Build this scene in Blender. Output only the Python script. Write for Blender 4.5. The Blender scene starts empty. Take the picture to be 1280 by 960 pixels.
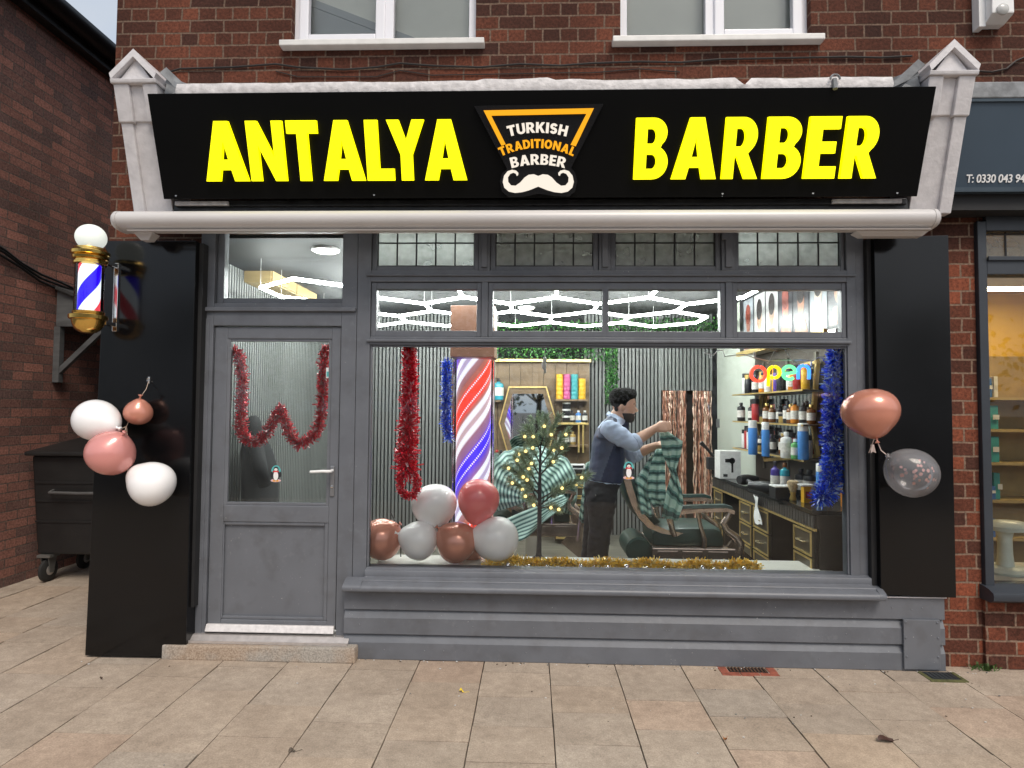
import bpy, bmesh, math, random
import mathutils
from mathutils import Vector, Matrix, noise
from mathutils.geometry import tessellate_polygon
R_ = math.radians
PI = math.pi
random.seed(7)
scn = bpy.context.scene
COL = scn.collection

# ------------------------------------------------------------------ camera
CAMP = Vector((0.0, -3.9, 1.535))
YAW, PITCH, ROLL, FPX = 0.0332475, 0.0409061, -0.0076884, 780.0
fwd = Vector((-math.sin(YAW)*math.cos(PITCH), math.cos(YAW)*math.cos(PITCH), math.sin(PITCH)))
rgt = Vector((math.cos(YAW), math.sin(YAW), 0)); dwn = fwd.cross(rgt)
_c, _s = math.cos(ROLL), math.sin(ROLL)
RT = _c*rgt + _s*dwn; DN = -_s*rgt + _c*dwn
cam_d = bpy.data.cameras.new('camera'); cam = bpy.data.objects.new('camera', cam_d); COL.objects.link(cam)
cam_d.sensor_fit = 'HORIZONTAL'; cam_d.sensor_width = 36.0; cam_d.lens = FPX/1280*36
cam_d.clip_start = 0.05; cam_d.clip_end = 2000
m = Matrix.Identity(4)
for i in range(3):
    m[i][0] = RT[i]; m[i][1] = -DN[i]; m[i][2] = -fwd[i]; m[i][3] = CAMP[i]
cam.matrix_world = m
scn.camera = cam

# ------------------------------------------------------------------ world, sun, exposure
SUN_EL, SUN_AZ = R_(52), R_(158)      # azimuth measured clockwise from +Y (north)
w = bpy.data.worlds.new('World'); scn.world = w; w.use_nodes = True
nt = w.node_tree; bg = nt.nodes['Background']
sky = nt.nodes.new('ShaderNodeTexSky'); sky.sky_type = 'NISHITA'; sky.sun_disc = False
sky.sun_elevation = SUN_EL; sky.sun_rotation = SUN_AZ; sky.air_density = 1.0; sky.dust_density = 5.0; sky.ozone_density = 1.0
hs = nt.nodes.new('ShaderNodeHueSaturation'); hs.inputs['Saturation'].default_value = 0.55
nt.links.new(sky.outputs[0], hs.inputs['Color']); ovc = nt.nodes.new('ShaderNodeMix'); ovc.data_type = 'RGBA'; ovc.inputs[0].default_value = 0.5      # high thin overcast veil over the blue
wtc = nt.nodes.new('ShaderNodeTexCoord'); cn = nt.nodes.new('ShaderNodeTexNoise'); cn.inputs['Scale'].default_value = 2.2; cn.inputs['Detail'].default_value = 6
nt.links.new(wtc.outputs['Generated'], cn.inputs['Vector'])
cr_ = nt.nodes.new('ShaderNodeValToRGB'); cr_.color_ramp.elements[0].position = 0.35; cr_.color_ramp.elements[1].position = 0.65
cr_.color_ramp.elements[0].color = (0.52, 0.70, 0.95, 1); cr_.color_ramp.elements[1].color = (0.92, 0.95, 0.98, 1)
cm = nt.nodes.new('ShaderNodeMix'); cm.data_type = 'RGBA'; cm.blend_type = 'MULTIPLY'; cm.inputs[0].default_value = 1; cm.inputs[7].default_value = (7.5, 7.5, 7.5, 1)
nt.links.new(cn.outputs[0], cr_.inputs[0]); nt.links.new(cr_.outputs[0], cm.inputs[6]); nt.links.new(hs.outputs[0], ovc.inputs[6]); nt.links.new(cm.outputs[2], ovc.inputs[7])
nt.links.new(ovc.outputs[2], bg.inputs[0])
bg.inputs[1].default_value = 0.10
sd = bpy.data.lights.new('sun', 'SUN'); sd.energy = 1.35; sd.angle = R_(25); sd.color = (1.0, 0.89, 0.76)
so = bpy.data.objects.new('sun', sd); COL.objects.link(so)
sdir = Vector((math.sin(SUN_AZ)*math.cos(SUN_EL), math.cos(SUN_AZ)*math.cos(SUN_EL), math.sin(SUN_EL)))
so.rotation_euler = sdir.to_track_quat('Z', 'Y').to_euler(); so.location = sdir*30
scn.view_settings.view_transform = 'Standard'; scn.view_settings.look = 'None'
scn.view_settings.exposure = 0.58; scn.view_settings.gamma = 1.0; scn.view_settings.use_curve_mapping = False
scn.cycles.max_bounces = 8; scn.cycles.transparent_max_bounces = 24; scn.cycles.caustics_reflective = False; scn.cycles.caustics_refractive = False
scn.cycles.sample_clamp_indirect = 4.0

# ------------------------------------------------------------------ helpers
def ray(px, py):
    return RT*(px-640) + DN*(py-480) + fwd*FPX
def at(px, py, Y=None, Z=None, X=None):
    d = ray(px, py)
    if Z is not None: t = (Z-CAMP.z)/d.z
    elif X is not None: t = (X-CAMP.x)/d.x
    else: t = (Y-CAMP.y)/d.y
    return CAMP + d*t
def at_plane(px, py, p0, n):
    d = ray(px, py); t = (Vector(p0)-CAMP).dot(n)/d.dot(n); return CAMP + d*t

ORG = {}
def tag(o, label=None, cat=None, group=None, kind=None):
    if label: o['label'] = label
    if cat: o['category'] = cat
    if group: o['group'] = group
    if kind: o['kind'] = kind
    return o
def thing(name, loc, label, cat, group=None):
    o = bpy.data.objects.new(name, None); COL.objects.link(o); o.location = loc; o.empty_display_size = 0.1
    ORG[o.name] = Vector(loc)
    return tag(o, label, cat, group)
def copy_tree(o, parent=None, loc=None):
    c = o.copy(); COL.objects.link(c); c.parent = parent
    if loc is not None: c.location = loc; ORG[c.name] = Vector(loc)
    for ch in list(o.children): copy_tree(ch, c)
    return c

class MB:
    """collects geometry, linked by build() as one mesh object"""
    def __init__(s): s.bm = bmesh.new(); s.mi = 0
    def _f(s, vs):
        try:
            f = s.bm.faces.new(vs); f.material_index = s.mi; return f
        except ValueError: return None
    def quad(s, a, b, c, d): return s._f([s.bm.verts.new(p) for p in (a, b, c, d)])
    def poly(s, pts): return s._f([s.bm.verts.new(p) for p in pts])
    def box(s, x0, x1, y0, y1, z0, z1, bev=0.0):
        return s.hexa([(x0,y0,z0),(x1,y0,z0),(x1,y1,z0),(x0,y1,z0)], [(x0,y0,z1),(x1,y0,z1),(x1,y1,z1),(x0,y1,z1)], bev)
    def hexa(s, bot, top, bev=0.0):
        n = len(bot)
        vb = [s.bm.verts.new(p) for p in bot]; vt = [s.bm.verts.new(p) for p in top]
        fs = [s._f(vb[::-1]), s._f(vt)] + [s._f([vb[i], vb[(i+1)%n], vt[(i+1)%n], vt[i]]) for i in range(n)]
        if bev > 0:
            es = list({e for f in fs if f for e in f.edges})
            bmesh.ops.bevel(s.bm, geom=es, offset=bev, segments=2, profile=0.6, affect='EDGES', material=-1)
        return fs
    def bar(s, p, q, wx, wy, up=(0,0,1), bev=0.0):
        p = Vector(p); q = Vector(q); d = (q-p).normalized(); u = Vector(up)
        if abs(d.dot(u)) > 0.98: u = Vector((1,0,0))
        a = d.cross(u).normalized()*wx/2; b = a.cross(d).normalized()*wy/2
        s.hexa([p-a-b, p+a-b, p+a+b, p-a+b], [q-a-b, q+a-b, q+a+b, q-a+b], bev)
    def tube(s, pts, r, n=8, caps=True, closed=False):
        pts = [Vector(p) for p in pts]; N = len(pts)
        rs = r if isinstance(r, (list, tuple)) else [r]*N
        rings = []; ref = None
        for i in range(N):
            if closed: d = pts[(i+1)%N]-pts[i-1]
            else: d = pts[min(i+1,N-1)]-pts[max(i-1,0)]
            if d.length < 1e-9: d = Vector((0,0,1))
            d.normalize()
            if ref is None:
                ref = Vector((0,0,1)) if abs(d.z) < 0.9 else Vector((1,0,0))
            a = d.cross(ref)
            if a.length < 1e-5: a = d.cross(Vector((0,1,0)))
            a.normalize(); b = d.cross(a).normalized(); ref = b.cross(d) if False else ref
            rings.append([s.bm.verts.new(pts[i]+(a*math.cos(2*PI*k/n)+b*math.sin(2*PI*k/n))*rs[i]) for k in range(n)])
        M_ = N if closed else N-1
        for i in range(M_):
            A, B = rings[i], rings[(i+1)%N]
            for k in range(n): s._f([A[k], B[k], B[(k+1)%n], A[(k+1)%n]])
        if caps and not closed:
            s._f(rings[0]); s._f(rings[-1][::-1])
    def lathe(s, prof, c, axis='Z', n=24, caps=True, sx=1.0, sy=1.0):
        c = Vector(c); rings = []
        for r, h in prof:
            ring = []
            for k in range(n):
                a = 2*PI*k/n; u, v = r*math.cos(a)*sx, r*math.sin(a)*sy
                p = {'Z': (u, v, h), 'Y': (u, h, v), 'X': (h, u, v)}[axis]
                ring.append(s.bm.verts.new(c+Vector(p)))
            rings.append(ring)
        for A, B in zip(rings, rings[1:]):
            for k in range(n): s._f([A[k], A[(k+1)%n], B[(k+1)%n], B[k]])
        if caps: s._f(rings[0][::-1]); s._f(rings[-1])
    def loft(s, rings, caps=True):
        R0 = [[s.bm.verts.new(p) for p in r] for r in rings]; n = len(R0[0])
        for A, B in zip(R0, R0[1:]):
            for k in range(n): s._f([A[k], A[(k+1)%n], B[(k+1)%n], B[k]])
        if caps: s._f(R0[0][::-1]); s._f(R0[-1])
    def ell(s, c, rx, ry, rz, n=16, m_=10, rot=None):
        c = Vector(c); rings = []
        for i in range(1, m_):
            t = -PI/2 + PI*i/m_
            ring = []
            for k in range(n):
                a = 2*PI*k/n
                v = Vector((rx*math.cos(t)*math.cos(a), ry*math.cos(t)*math.sin(a), rz*math.sin(t)))
                if rot: v = rot @ v
                ring.append(s.bm.verts.new(c+v))
            rings.append(ring)
        b = Vector((0,0,-rz)); t_ = Vector((0,0,rz))
        if rot: b = rot @ b; t_ = rot @ t_
        vb = s.bm.verts.new(c+b); vt = s.bm.verts.new(c+t_)
        for A, B in zip(rings, rings[1:]):
            for k in range(n): s._f([A[k], A[(k+1)%n], B[(k+1)%n], B[k]])
        for k in range(n):
            s._f([vb, rings[0][(k+1)%n], rings[0][k]]); s._f([vt, rings[-1][k], rings[-1][(k+1)%n]])
    def prism(s, outer, holes, fn, depth_vec):
        """outer/holes 2D loops, fn maps (u,v)->3D front point, extruded by depth_vec"""
        loops = [list(outer)] + [list(h) for h in holes]
        flat = [p for l in loops for p in l]
        tris = tessellate_polygon([[Vector((p[0], p[1], 0)) for p in l] for l in loops])
        F = [s.bm.verts.new(fn(*p)) for p in flat]; B = [s.bm.verts.new(fn(*p)+Vector(depth_vec)) for p in flat]
        for t in tris:
            s._f([F[i] for i in t]); s._f([B[i] for i in reversed(t)])
        o = 0
        for l in loops:
            k = len(l)
            for i in range(k): s._f([F[o+i], F[o+(i+1)%k], B[o+(i+1)%k], B[o+i]])
            o += k
    def build(s, name, mats, parent=None, smooth=False, fix=True):
        if fix: bmesh.ops.recalc_face_normals(s.bm, faces=s.bm.faces[:])
        me = bpy.data.meshes.new(name)
        o = bpy.data.objects.new(name, me); COL.objects.link(o)
        org = Vector((0,0,0))
        if parent is not None:
            org = ORG.get(parent.name, Vector((0,0,0))); o.parent = parent
        ORG[o.name] = org
        if org.length > 0:
            for v in s.bm.verts: v.co -= org
        s.bm.to_mesh(me); s.bm.free()
        for mm in (mats if isinstance(mats, (list, tuple)) else [mats]): me.materials.append(mm)
        if smooth:
            me.polygons.foreach_set('use_smooth', [True]*len(me.polygons))
            if smooth != 'all':
                try: me.set_sharp_from_angle(angle=R_(40))
                except Exception: pass
        return o
def single(mb, name, mats, label, cat, group=None, smooth=False, kind=None):
    """a thing that is one mesh, with its origin at the foot of its bounds"""
    vs = [v.co for v in mb.bm.verts]
    lo = Vector((min(v.x for v in vs), min(v.y for v in vs), min(v.z for v in vs))); hi = Vector((max(v.x for v in vs), max(v.y for v in vs), 0))
    c = Vector(((lo.x+hi.x)/2, (lo.y+hi.y)/2, lo.z))
    for v in mb.bm.verts: v.co -= c
    o = mb.build(name, mats, None, smooth); o.location = c; ORG[o.name] = c
    return tag(o, label, cat, group, kind)
def remesh(o, voxel, smooth_it=4):
    """fuse the overlapping lofts of a body or cloth into one continuous skin"""
    md = o.modifiers.new('r', 'REMESH'); md.mode = 'VOXEL'; md.voxel_size = voxel; md.use_smooth_shade = True
    if smooth_it:
        ms = o.modifiers.new('s', 'SMOOTH'); ms.factor = 0.5; ms.iterations = smooth_it
    dg = bpy.context.evaluated_depsgraph_get(); dg.update()
    me = bpy.data.meshes.new_from_object(o.evaluated_get(dg))
    o.modifiers.clear(); old = o.data; mats = [mm for mm in old.materials]; o.data = me
    if not len(me.materials):
        for mm in mats: me.materials.append(mm)
    me.polygons.foreach_set('use_smooth', [True]*len(me.polygons))
    return o

# ------------------------------------------------------------------ materials
def newmat(name):
    mt = bpy.data.materials.new(name); mt.use_nodes = True
    return mt, mt.node_tree, mt.node_tree.nodes['Principled BSDF']
def P(name, col, rough=0.6, metal=0.0, var=0.12, scale=8.0, bump=0.0, bscale=60.0, spec=0.5, emit=None, estr=0.0, coat=0.0, stretch=None, rvar=0.0, chips=0.0):
    mt, t, b = newmat(name)
    b.inputs['Roughness'].default_value = rough; b.inputs['Metallic'].default_value = metal
    b.inputs['Specular IOR Level'].default_value = spec; b.inputs['Coat Weight'].default_value = coat
    b.inputs['Base Color'].default_value = (*col, 1)
    tc = t.nodes.new('ShaderNodeTexCoord'); src = tc.outputs['Object']
    if stretch:
        mp = t.nodes.new('ShaderNodeMapping'); mp.inputs['Scale'].default_value = stretch; t.links.new(src, mp.inputs[0]); src = mp.outputs[0]
    if var > 0:
        nz = t.nodes.new('ShaderNodeTexNoise'); nz.inputs['Scale'].default_value = scale; nz.inputs['Detail'].default_value = 5
        t.links.new(src, nz.inputs['Vector'])
        rp = t.nodes.new('ShaderNodeValToRGB')
        rp.color_ramp.elements[0].position = 0.3; rp.color_ramp.elements[1].position = 0.7
        rp.color_ramp.elements[0].color = (*[c*(1-var) for c in col], 1); rp.color_ramp.elements[1].color = (*[min(1, c*(1+var)) for c in col], 1)
        t.links.new(nz.outputs[0], rp.inputs[0]); t.links.new(rp.outputs[0], b.inputs['Base Color'])
        if rvar > 0:
            mr = t.nodes.new('ShaderNodeMapRange'); mr.inputs['To Min'].default_value = max(0, rough-rvar); mr.inputs['To Max'].default_value = rough+rvar
            t.links.new(nz.outputs[0], mr.inputs[0]); t.links.new(mr.outputs[0], b.inputs['Roughness'])
    if chips > 0 and var > 0:
        def nzz(scl, det, w_=0.0):
            q = t.nodes.new('ShaderNodeTexNoise'); q.noise_dimensions = '4D'; q.inputs['W'].default_value = w_; q.inputs['Scale'].default_value = scl; q.inputs['Detail'].default_value = det; t.links.new(src, q.inputs['Vector']); return q.outputs[0]
        def ramp(x, a, b_):
            q = t.nodes.new('ShaderNodeMapRange'); q.inputs['From Min'].default_value = a; q.inputs['From Max'].default_value = b_; t.links.new(x, q.inputs[0]); return q.outputs[0]
        def mulm(x, y):
            q = t.nodes.new('ShaderNodeMath'); q.operation = 'MULTIPLY'; t.links.new(x, q.inputs[0])
            if isinstance(y, float): q.inputs[1].default_value = y
            else: t.links.new(y, q.inputs[1])
            return q.outputs[0]
        chip = mulm(ramp(nzz(95, 3, 1.0), 0.70, 0.715), ramp(nzz(6, 3, 2.0), 0.50, 0.60))
        scuff = mulm(mulm(ramp(nzz(24, 8, 3.0), 0.56, 0.72), ramp(nzz(3.1, 4, 4.0), 0.45, 0.62)), 0.30)
        grime = mulm(mulm(ramp(nzz(9, 8, 5.0), 0.52, 0.75), 1.0), 0.35)
        prev = rp.outputs[0]
        for fac, colr in ((grime, (0.06,0.055,0.05,1)), (scuff, (0.22,0.23,0.25,1)), (chip, (0.46,0.44,0.42,1))):
            q = t.nodes.new('ShaderNodeMix'); q.data_type = 'RGBA'; t.links.new(fac, q.inputs[0]); t.links.new(prev, q.inputs[6]); q.inputs[7].default_value = colr; prev = q.outputs[2]
        t.links.new(prev, b.inputs['Base Color'])
    if bump > 0:
        n2 = t.nodes.new('ShaderNodeTexNoise'); n2.inputs['Scale'].default_value = bscale; n2.inputs['Detail'].default_value = 4
        t.links.new(src, n2.inputs['Vector'])
        bp = t.nodes.new('ShaderNodeBump'); bp.inputs['Strength'].default_value = bump; bp.inputs['Distance'].default_value = 0.01
        t.links.new(n2.outputs[0], bp.inputs['Height']); t.links.new(bp.outputs[0], b.inputs['Normal'])
    if emit:
        b.inputs['Emission Color'].default_value = (*emit, 1); b.inputs['Emission Strength'].default_value = estr
    return mt
def E_(name, col, st):
    return P(name, tuple(c*0.15 for c in col), 0.5, var=0, emit=col, estr=st)
def glass(name, tint=(1,1,1), rough=0.0, dirt=0.0, ior=1.5):  # dirt: share of diffuse veil mixed over the pane, also used as painted haze
    mt = bpy.data.materials.new(name); mt.use_nodes = True; t = mt.node_tree; t.nodes.clear()
    out = t.nodes.new('ShaderNodeOutputMaterial'); tr = t.nodes.new('ShaderNodeBsdfTransparent'); gl = t.nodes.new('ShaderNodeBsdfGlossy')
    tr.inputs[0].default_value = (*tint, 1); gl.inputs['Roughness'].default_value = rough
    fr = t.nodes.new('ShaderNodeFresnel'); fr.inputs[0].default_value = ior
    mx = t.nodes.new('ShaderNodeMixShader'); t.links.new(fr.outputs[0], mx.inputs[0]); t.links.new(tr.outputs[0], mx.inputs[1]); t.links.new(gl.outputs[0], mx.inputs[2])
    last = mx
    if dirt > 0:
        df = t.nodes.new('ShaderNodeBsdfDiffuse'); df.inputs[0].default_value = (0.55, 0.56, 0.54, 1)
        tl = t.nodes.new('ShaderNodeBsdfTranslucent'); tl.inputs[0].default_value = (0.6, 0.62, 0.6, 1)
        ad = t.nodes.new('ShaderNodeMixShader'); ad.inputs[0].default_value = 0.5
        t.links.new(df.outputs[0], ad.inputs[1]); t.links.new(tl.outputs[0], ad.inputs[2])
        nz = t.nodes.new('ShaderNodeTexNoise'); nz.inputs['Scale'].default_value = 9; nz.inputs['Detail'].default_value = 6
        mr = t.nodes.new('ShaderNodeMapRange'); mr.inputs['From Min'].default_value = 0.3; mr.inputs['From Max'].default_value = 0.75
        mr.inputs['To Min'].default_value = dirt*0.5; mr.inputs['To Max'].default_value = dirt*1.4
        tc = t.nodes.new('ShaderNodeTexCoord'); t.links.new(tc.outputs['Object'], nz.inputs['Vector'])
        t.links.new(nz.outputs[0], mr.inputs[0])
        m2 = t.nodes.new('ShaderNodeMixShader'); t.links.new(mr.outputs[0], m2.inputs[0]); t.links.new(mx.outputs[0], m2.inputs[1]); t.links.new(ad.outputs[0], m2.inputs[2]); last = m2
    t.links.new(last.outputs[0], out.inputs[0])
    return mt
def brick(name, plane, c1, c2, mortar, bw, rh, ms, dark=0.0, squash=0.5, contrast=1.0):
    mt, t, b = newmat(name)
    tc = t.nodes.new('ShaderNodeTexCoord'); sp = t.nodes.new('ShaderNodeSeparateXYZ'); cb = t.nodes.new('ShaderNodeCombineXYZ')
    t.links.new(tc.outputs['Object'], sp.inputs[0])
    # faces that look along X take their courses from Y
    ge = t.nodes.new('ShaderNodeNewGeometry'); sn = t.nodes.new('ShaderNodeSeparateXYZ'); t.links.new(ge.outputs['True Normal'], sn.inputs[0])
    ab = t.nodes.new('ShaderNodeMath'); ab.operation = 'ABSOLUTE'; t.links.new(sn.outputs[0], ab.inputs[0])
    gt = t.nodes.new('ShaderNodeMath'); gt.operation = 'GREATER_THAN'; gt.inputs[1].default_value = 0.7; t.links.new(ab.outputs[0], gt.inputs[0])
    mi = t.nodes.new('ShaderNodeMix'); mi.data_type = 'FLOAT'; t.links.new(gt.outputs[0], mi.inputs[0]); t.links.new(sp.outputs[0], mi.inputs[2]); t.links.new(sp.outputs[1], mi.inputs[3])
    # wobble so that no joint is ruler-straight
    nw = t.nodes.new('ShaderNodeTexNoise'); nw.inputs['Scale'].default_value = 14; nw.inputs['Detail'].default_value = 3; t.links.new(tc.outputs['Object'], nw.inputs['Vector'])
    wx = t.nodes.new('ShaderNodeMath'); wx.operation = 'MULTIPLY_ADD'; wx.inputs[1].default_value = 0.012; t.links.new(nw.outputs[0], wx.inputs[0]); t.links.new(mi.outputs[0], wx.inputs[2])
    nw2 = t.nodes.new('ShaderNodeTexNoise'); nw2.inputs['Scale'].default_value = 11; nw2.inputs['Detail'].default_value = 3; nw2.noise_dimensions = '4D'; nw2.inputs['W'].default_value = 5; t.links.new(tc.outputs['Object'], nw2.inputs['Vector'])
    wz = t.nodes.new('ShaderNodeMath'); wz.operation = 'MULTIPLY_ADD'; wz.inputs[1].default_value = 0.010; t.links.new(nw2.outputs[0], wz.inputs[0]); t.links.new(sp.outputs[2], wz.inputs[2])
    t.links.new(wx.outputs[0], cb.inputs[0]); t.links.new(wz.outputs[0], cb.inputs[1])
    br = t.nodes.new('ShaderNodeTexBrick'); br.offset = 0.5; br.offset_frequency = 2; br.squash = squash; br.squash_frequency = 2
    br.inputs['Scale'].default_value = 1.0; br.inputs['Brick Width'].default_value = bw; br.inputs['Row Height'].default_value = rh
    br.inputs['Mortar Size'].default_value = ms; br.inputs['Mortar Smooth'].default_value = 0.25; br.inputs['Bias'].default_value = 0.0
    br.inputs['Color1'].default_value = (0,0,0,1); br.inputs['Color2'].default_value = (1,1,1,1); br.inputs['Mortar'].default_value = (0.5,0.5,0.5,1)
    t.links.new(cb.outputs[0], br.inputs['Vector'])
    rp = t.nodes.new('ShaderNodeValToRGB'); el = rp.color_ramp.elements
    el[0].position = 0.0; el[0].color = (*c1, 1); el[1].position = 1.0; el[1].color = (*c2, 1)
    e = el.new(0.45); e.color = (*[(a+b_)/2*0.85 for a, b_ in zip(c1, c2)], 1)
    t.links.new(br.outputs['Color'], rp.inputs[0])
    # scars and soot
    n3 = t.nodes.new('ShaderNodeTexNoise'); n3.inputs['Scale'].default_value = 55; n3.inputs['Detail'].default_value = 8; n3.inputs['Roughness'].default_value = 0.7; t.links.new(tc.outputs['Object'], n3.inputs['Vector'])
    r3 = t.nodes.new('ShaderNodeMapRange'); r3.inputs['From Min'].default_value = 0.3; r3.inputs['From Max'].default_value = 0.7; r3.inputs['To Min'].default_value = 0.40; r3.inputs['To Max'].default_value = 1.55; t.links.new(n3.outputs[0], r3.inputs[0])
    n4 = t.nodes.new('ShaderNodeTexNoise'); n4.inputs['Scale'].default_value = 1.6; n4.inputs['Detail'].default_value = 4; t.links.new(tc.outputs['Object'], n4.inputs['Vector'])
    r4 = t.nodes.new('ShaderNodeMapRange'); r4.inputs['From Min'].default_value = 0.35; r4.inputs['From Max'].default_value = 0.65; r4.inputs['To Min'].default_value = 0.75; r4.inputs['To Max'].default_value = 1.2; t.links.new(n4.outputs[0], r4.inputs[0])
    mm = t.nodes.new('ShaderNodeMath'); mm.operation = 'MULTIPLY'; t.links.new(r3.outputs[0], mm.inputs[0]); t.links.new(r4.outputs[0], mm.inputs[1])
    mc = t.nodes.new('ShaderNodeMix'); mc.data_type = 'RGBA'; mc.blend_type = 'MULTIPLY'; mc.inputs[0].default_value = 1
    t.links.new(rp.outputs[0], mc.inputs[6]); t.links.new(mm.outputs[0], mc.inputs[7])
    mo = t.nodes.new('ShaderNodeMix'); mo.data_type = 'RGBA'; mo.blend_type = 'MULTIPLY'; mo.inputs[0].default_value = 1; mo.inputs[6].default_value = (*mortar, 1); t.links.new(r3.outputs[0], mo.inputs[7])
    fx = t.nodes.new('ShaderNodeMix'); fx.data_type = 'RGBA'; t.links.new(br.outputs['Fac'], fx.inputs[0]); t.links.new(mc.outputs[2], fx.inputs[6]); t.links.new(mo.outputs[2], fx.inputs[7])
    t.links.new(fx.outputs[2], b.inputs['Base Color'])
    b.inputs['Roughness'].default_value = 0.9; b.inputs['Specular IOR Level'].default_value = 0.25
    hh = t.nodes.new('ShaderNodeMath'); hh.operation = 'MULTIPLY_ADD'; hh.inputs[1].default_value = -1.0; t.links.new(br.outputs['Fac'], hh.inputs[0]); 
    h2 = t.nodes.new('ShaderNodeMath'); h2.operation = 'MULTIPLY'; h2.inputs[1].default_value = 0.7; t.links.new(n3.outputs[0], h2.inputs[0]); t.links.new(h2.outputs[0], hh.inputs[2])
    bp = t.nodes.new('ShaderNodeBump'); bp.inputs['Strength'].default_value = 0.7; bp.inputs['Distance'].default_value = 0.008; t.links.new(hh.outputs[0], bp.inputs['Height']); t.links.new(bp.outputs[0], b.inputs['Normal'])
    return mt

GREY = P('grey shopfront paint', (0.122, 0.130, 0.147), 0.42, var=0.10, scale=5, bump=0.09, bscale=35, rvar=0.10, chips=1.0)
GREYD = P('grey door paint', (0.130, 0.138, 0.155), 0.38, var=0.06, scale=4, bump=0.03, bscale=90, rvar=0.08, chips=1.0)
BLACKG = P('black gloss panel', (0.004, 0.004, 0.0045), 0.15, var=0.1, scale=3, spec=0.36, rvar=0.05)
BLACKM = P('black sign face', (0.003, 0.003, 0.003), 0.4, var=0.1, scale=3, spec=0.12)
DARK = P('dark recess', (0.012, 0.012, 0.013), 0.7, var=0.2)
WHITEP = P('old white gloss paint', (0.63, 0.61, 0.62), 0.45, var=0.10, scale=18, bump=0.25, bscale=45)
LEADW = P('white painted lead', (0.58, 0.56, 0.56), 0.55, var=0.22, scale=22, bump=0.7, bscale=30)
UPVC = P('white upvc', (0.78, 0.78, 0.82), 0.3, var=0.03, scale=4)
UPVCS = P('cream sill', (0.70, 0.69, 0.66), 0.4, var=0.08, scale=12)
AWN = P('awning white metal', (0.57, 0.55, 0.54), 0.3, var=0.04, scale=2)
LEAD = P('grey lead', (0.20, 0.21, 0.22), 0.55, var=0.3, scale=16, bump=0.4, bscale=25)
GLASS = glass('window glass', (0.975, 0.985, 0.98), 0.0, 0.002, 1.36)
DGLASS = glass('door glass', (0.93, 0.95, 0.94), 0.0, 0.028, 1.5)  # diffuse share paints a pale haze for sky reflected in the door
LGLASS = glass('textured leaded glass', (0.80, 0.84, 0.82), 0.15, 0.50)
LGLASS2 = glass('blind backed leaded glass', (0.62, 0.60, 0.58), 0.15, 0.42)
BRICK = brick('front brick', 'XZ', (0.050, 0.020, 0.014), (0.140, 0.045, 0.025), (0.155, 0.103, 0.074), 0.226, 0.085, 0.0062)
BRICKL = brick('pier brick', 'XZ', (0.065, 0.026, 0.018), (0.23, 0.066, 0.034), (0.21, 0.140, 0.100), 0.226, 0.085, 0.0065)
BRICKS = brick('alley brick', 'YZ', (0.16, 0.10, 0.088), (0.36, 0.165, 0.125), (0.13, 0.105, 0.09), 0.226, 0.080, 0.0050, squash=1.0)
GOLD = P('polished gold', (0.80, 0.52, 0.14), 0.16, 1.0, var=0.08, scale=20)
BRASS = P('brushed gold trim', (0.80, 0.60, 0.24), 0.36, 0.75, var=0.1, scale=20)
CHROME = P('chrome', (0.72, 0.70, 0.68), 0.14, 1.0, var=0.05)
ALU = P('worn aluminium', (0.62, 0.58, 0.56), 0.4, 0.7, var=0.12, scale=25)
STONE = P('stone step', (0.33, 0.27, 0.21), 0.9, var=0.35, scale=14, bump=0.8, bscale=90)
RUBBER = P('black rubber', (0.018, 0.018, 0.018), 0.7, var=0.2)
PLASTB = P('black bin plastic', (0.012, 0.012, 0.012), 0.5, var=0.25, scale=6, bump=0.1)
WHITE = P('white plastic', (0.78, 0.78, 0.77), 0.35, var=0.03)
YEL = E_('yellow lit acrylic', (1.0, 0.93, 0.0), 1.15)
ORG_E = E_('amber lit acrylic', (1.0, 0.42, 0.005), 0.68)
WRM_E = E_('warm white lit acrylic', (1.0, 0.90, 0.77), 0.60)
LEDW = E_('white led tube', (0.95, 1.0, 0.97), 42.0)

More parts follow.
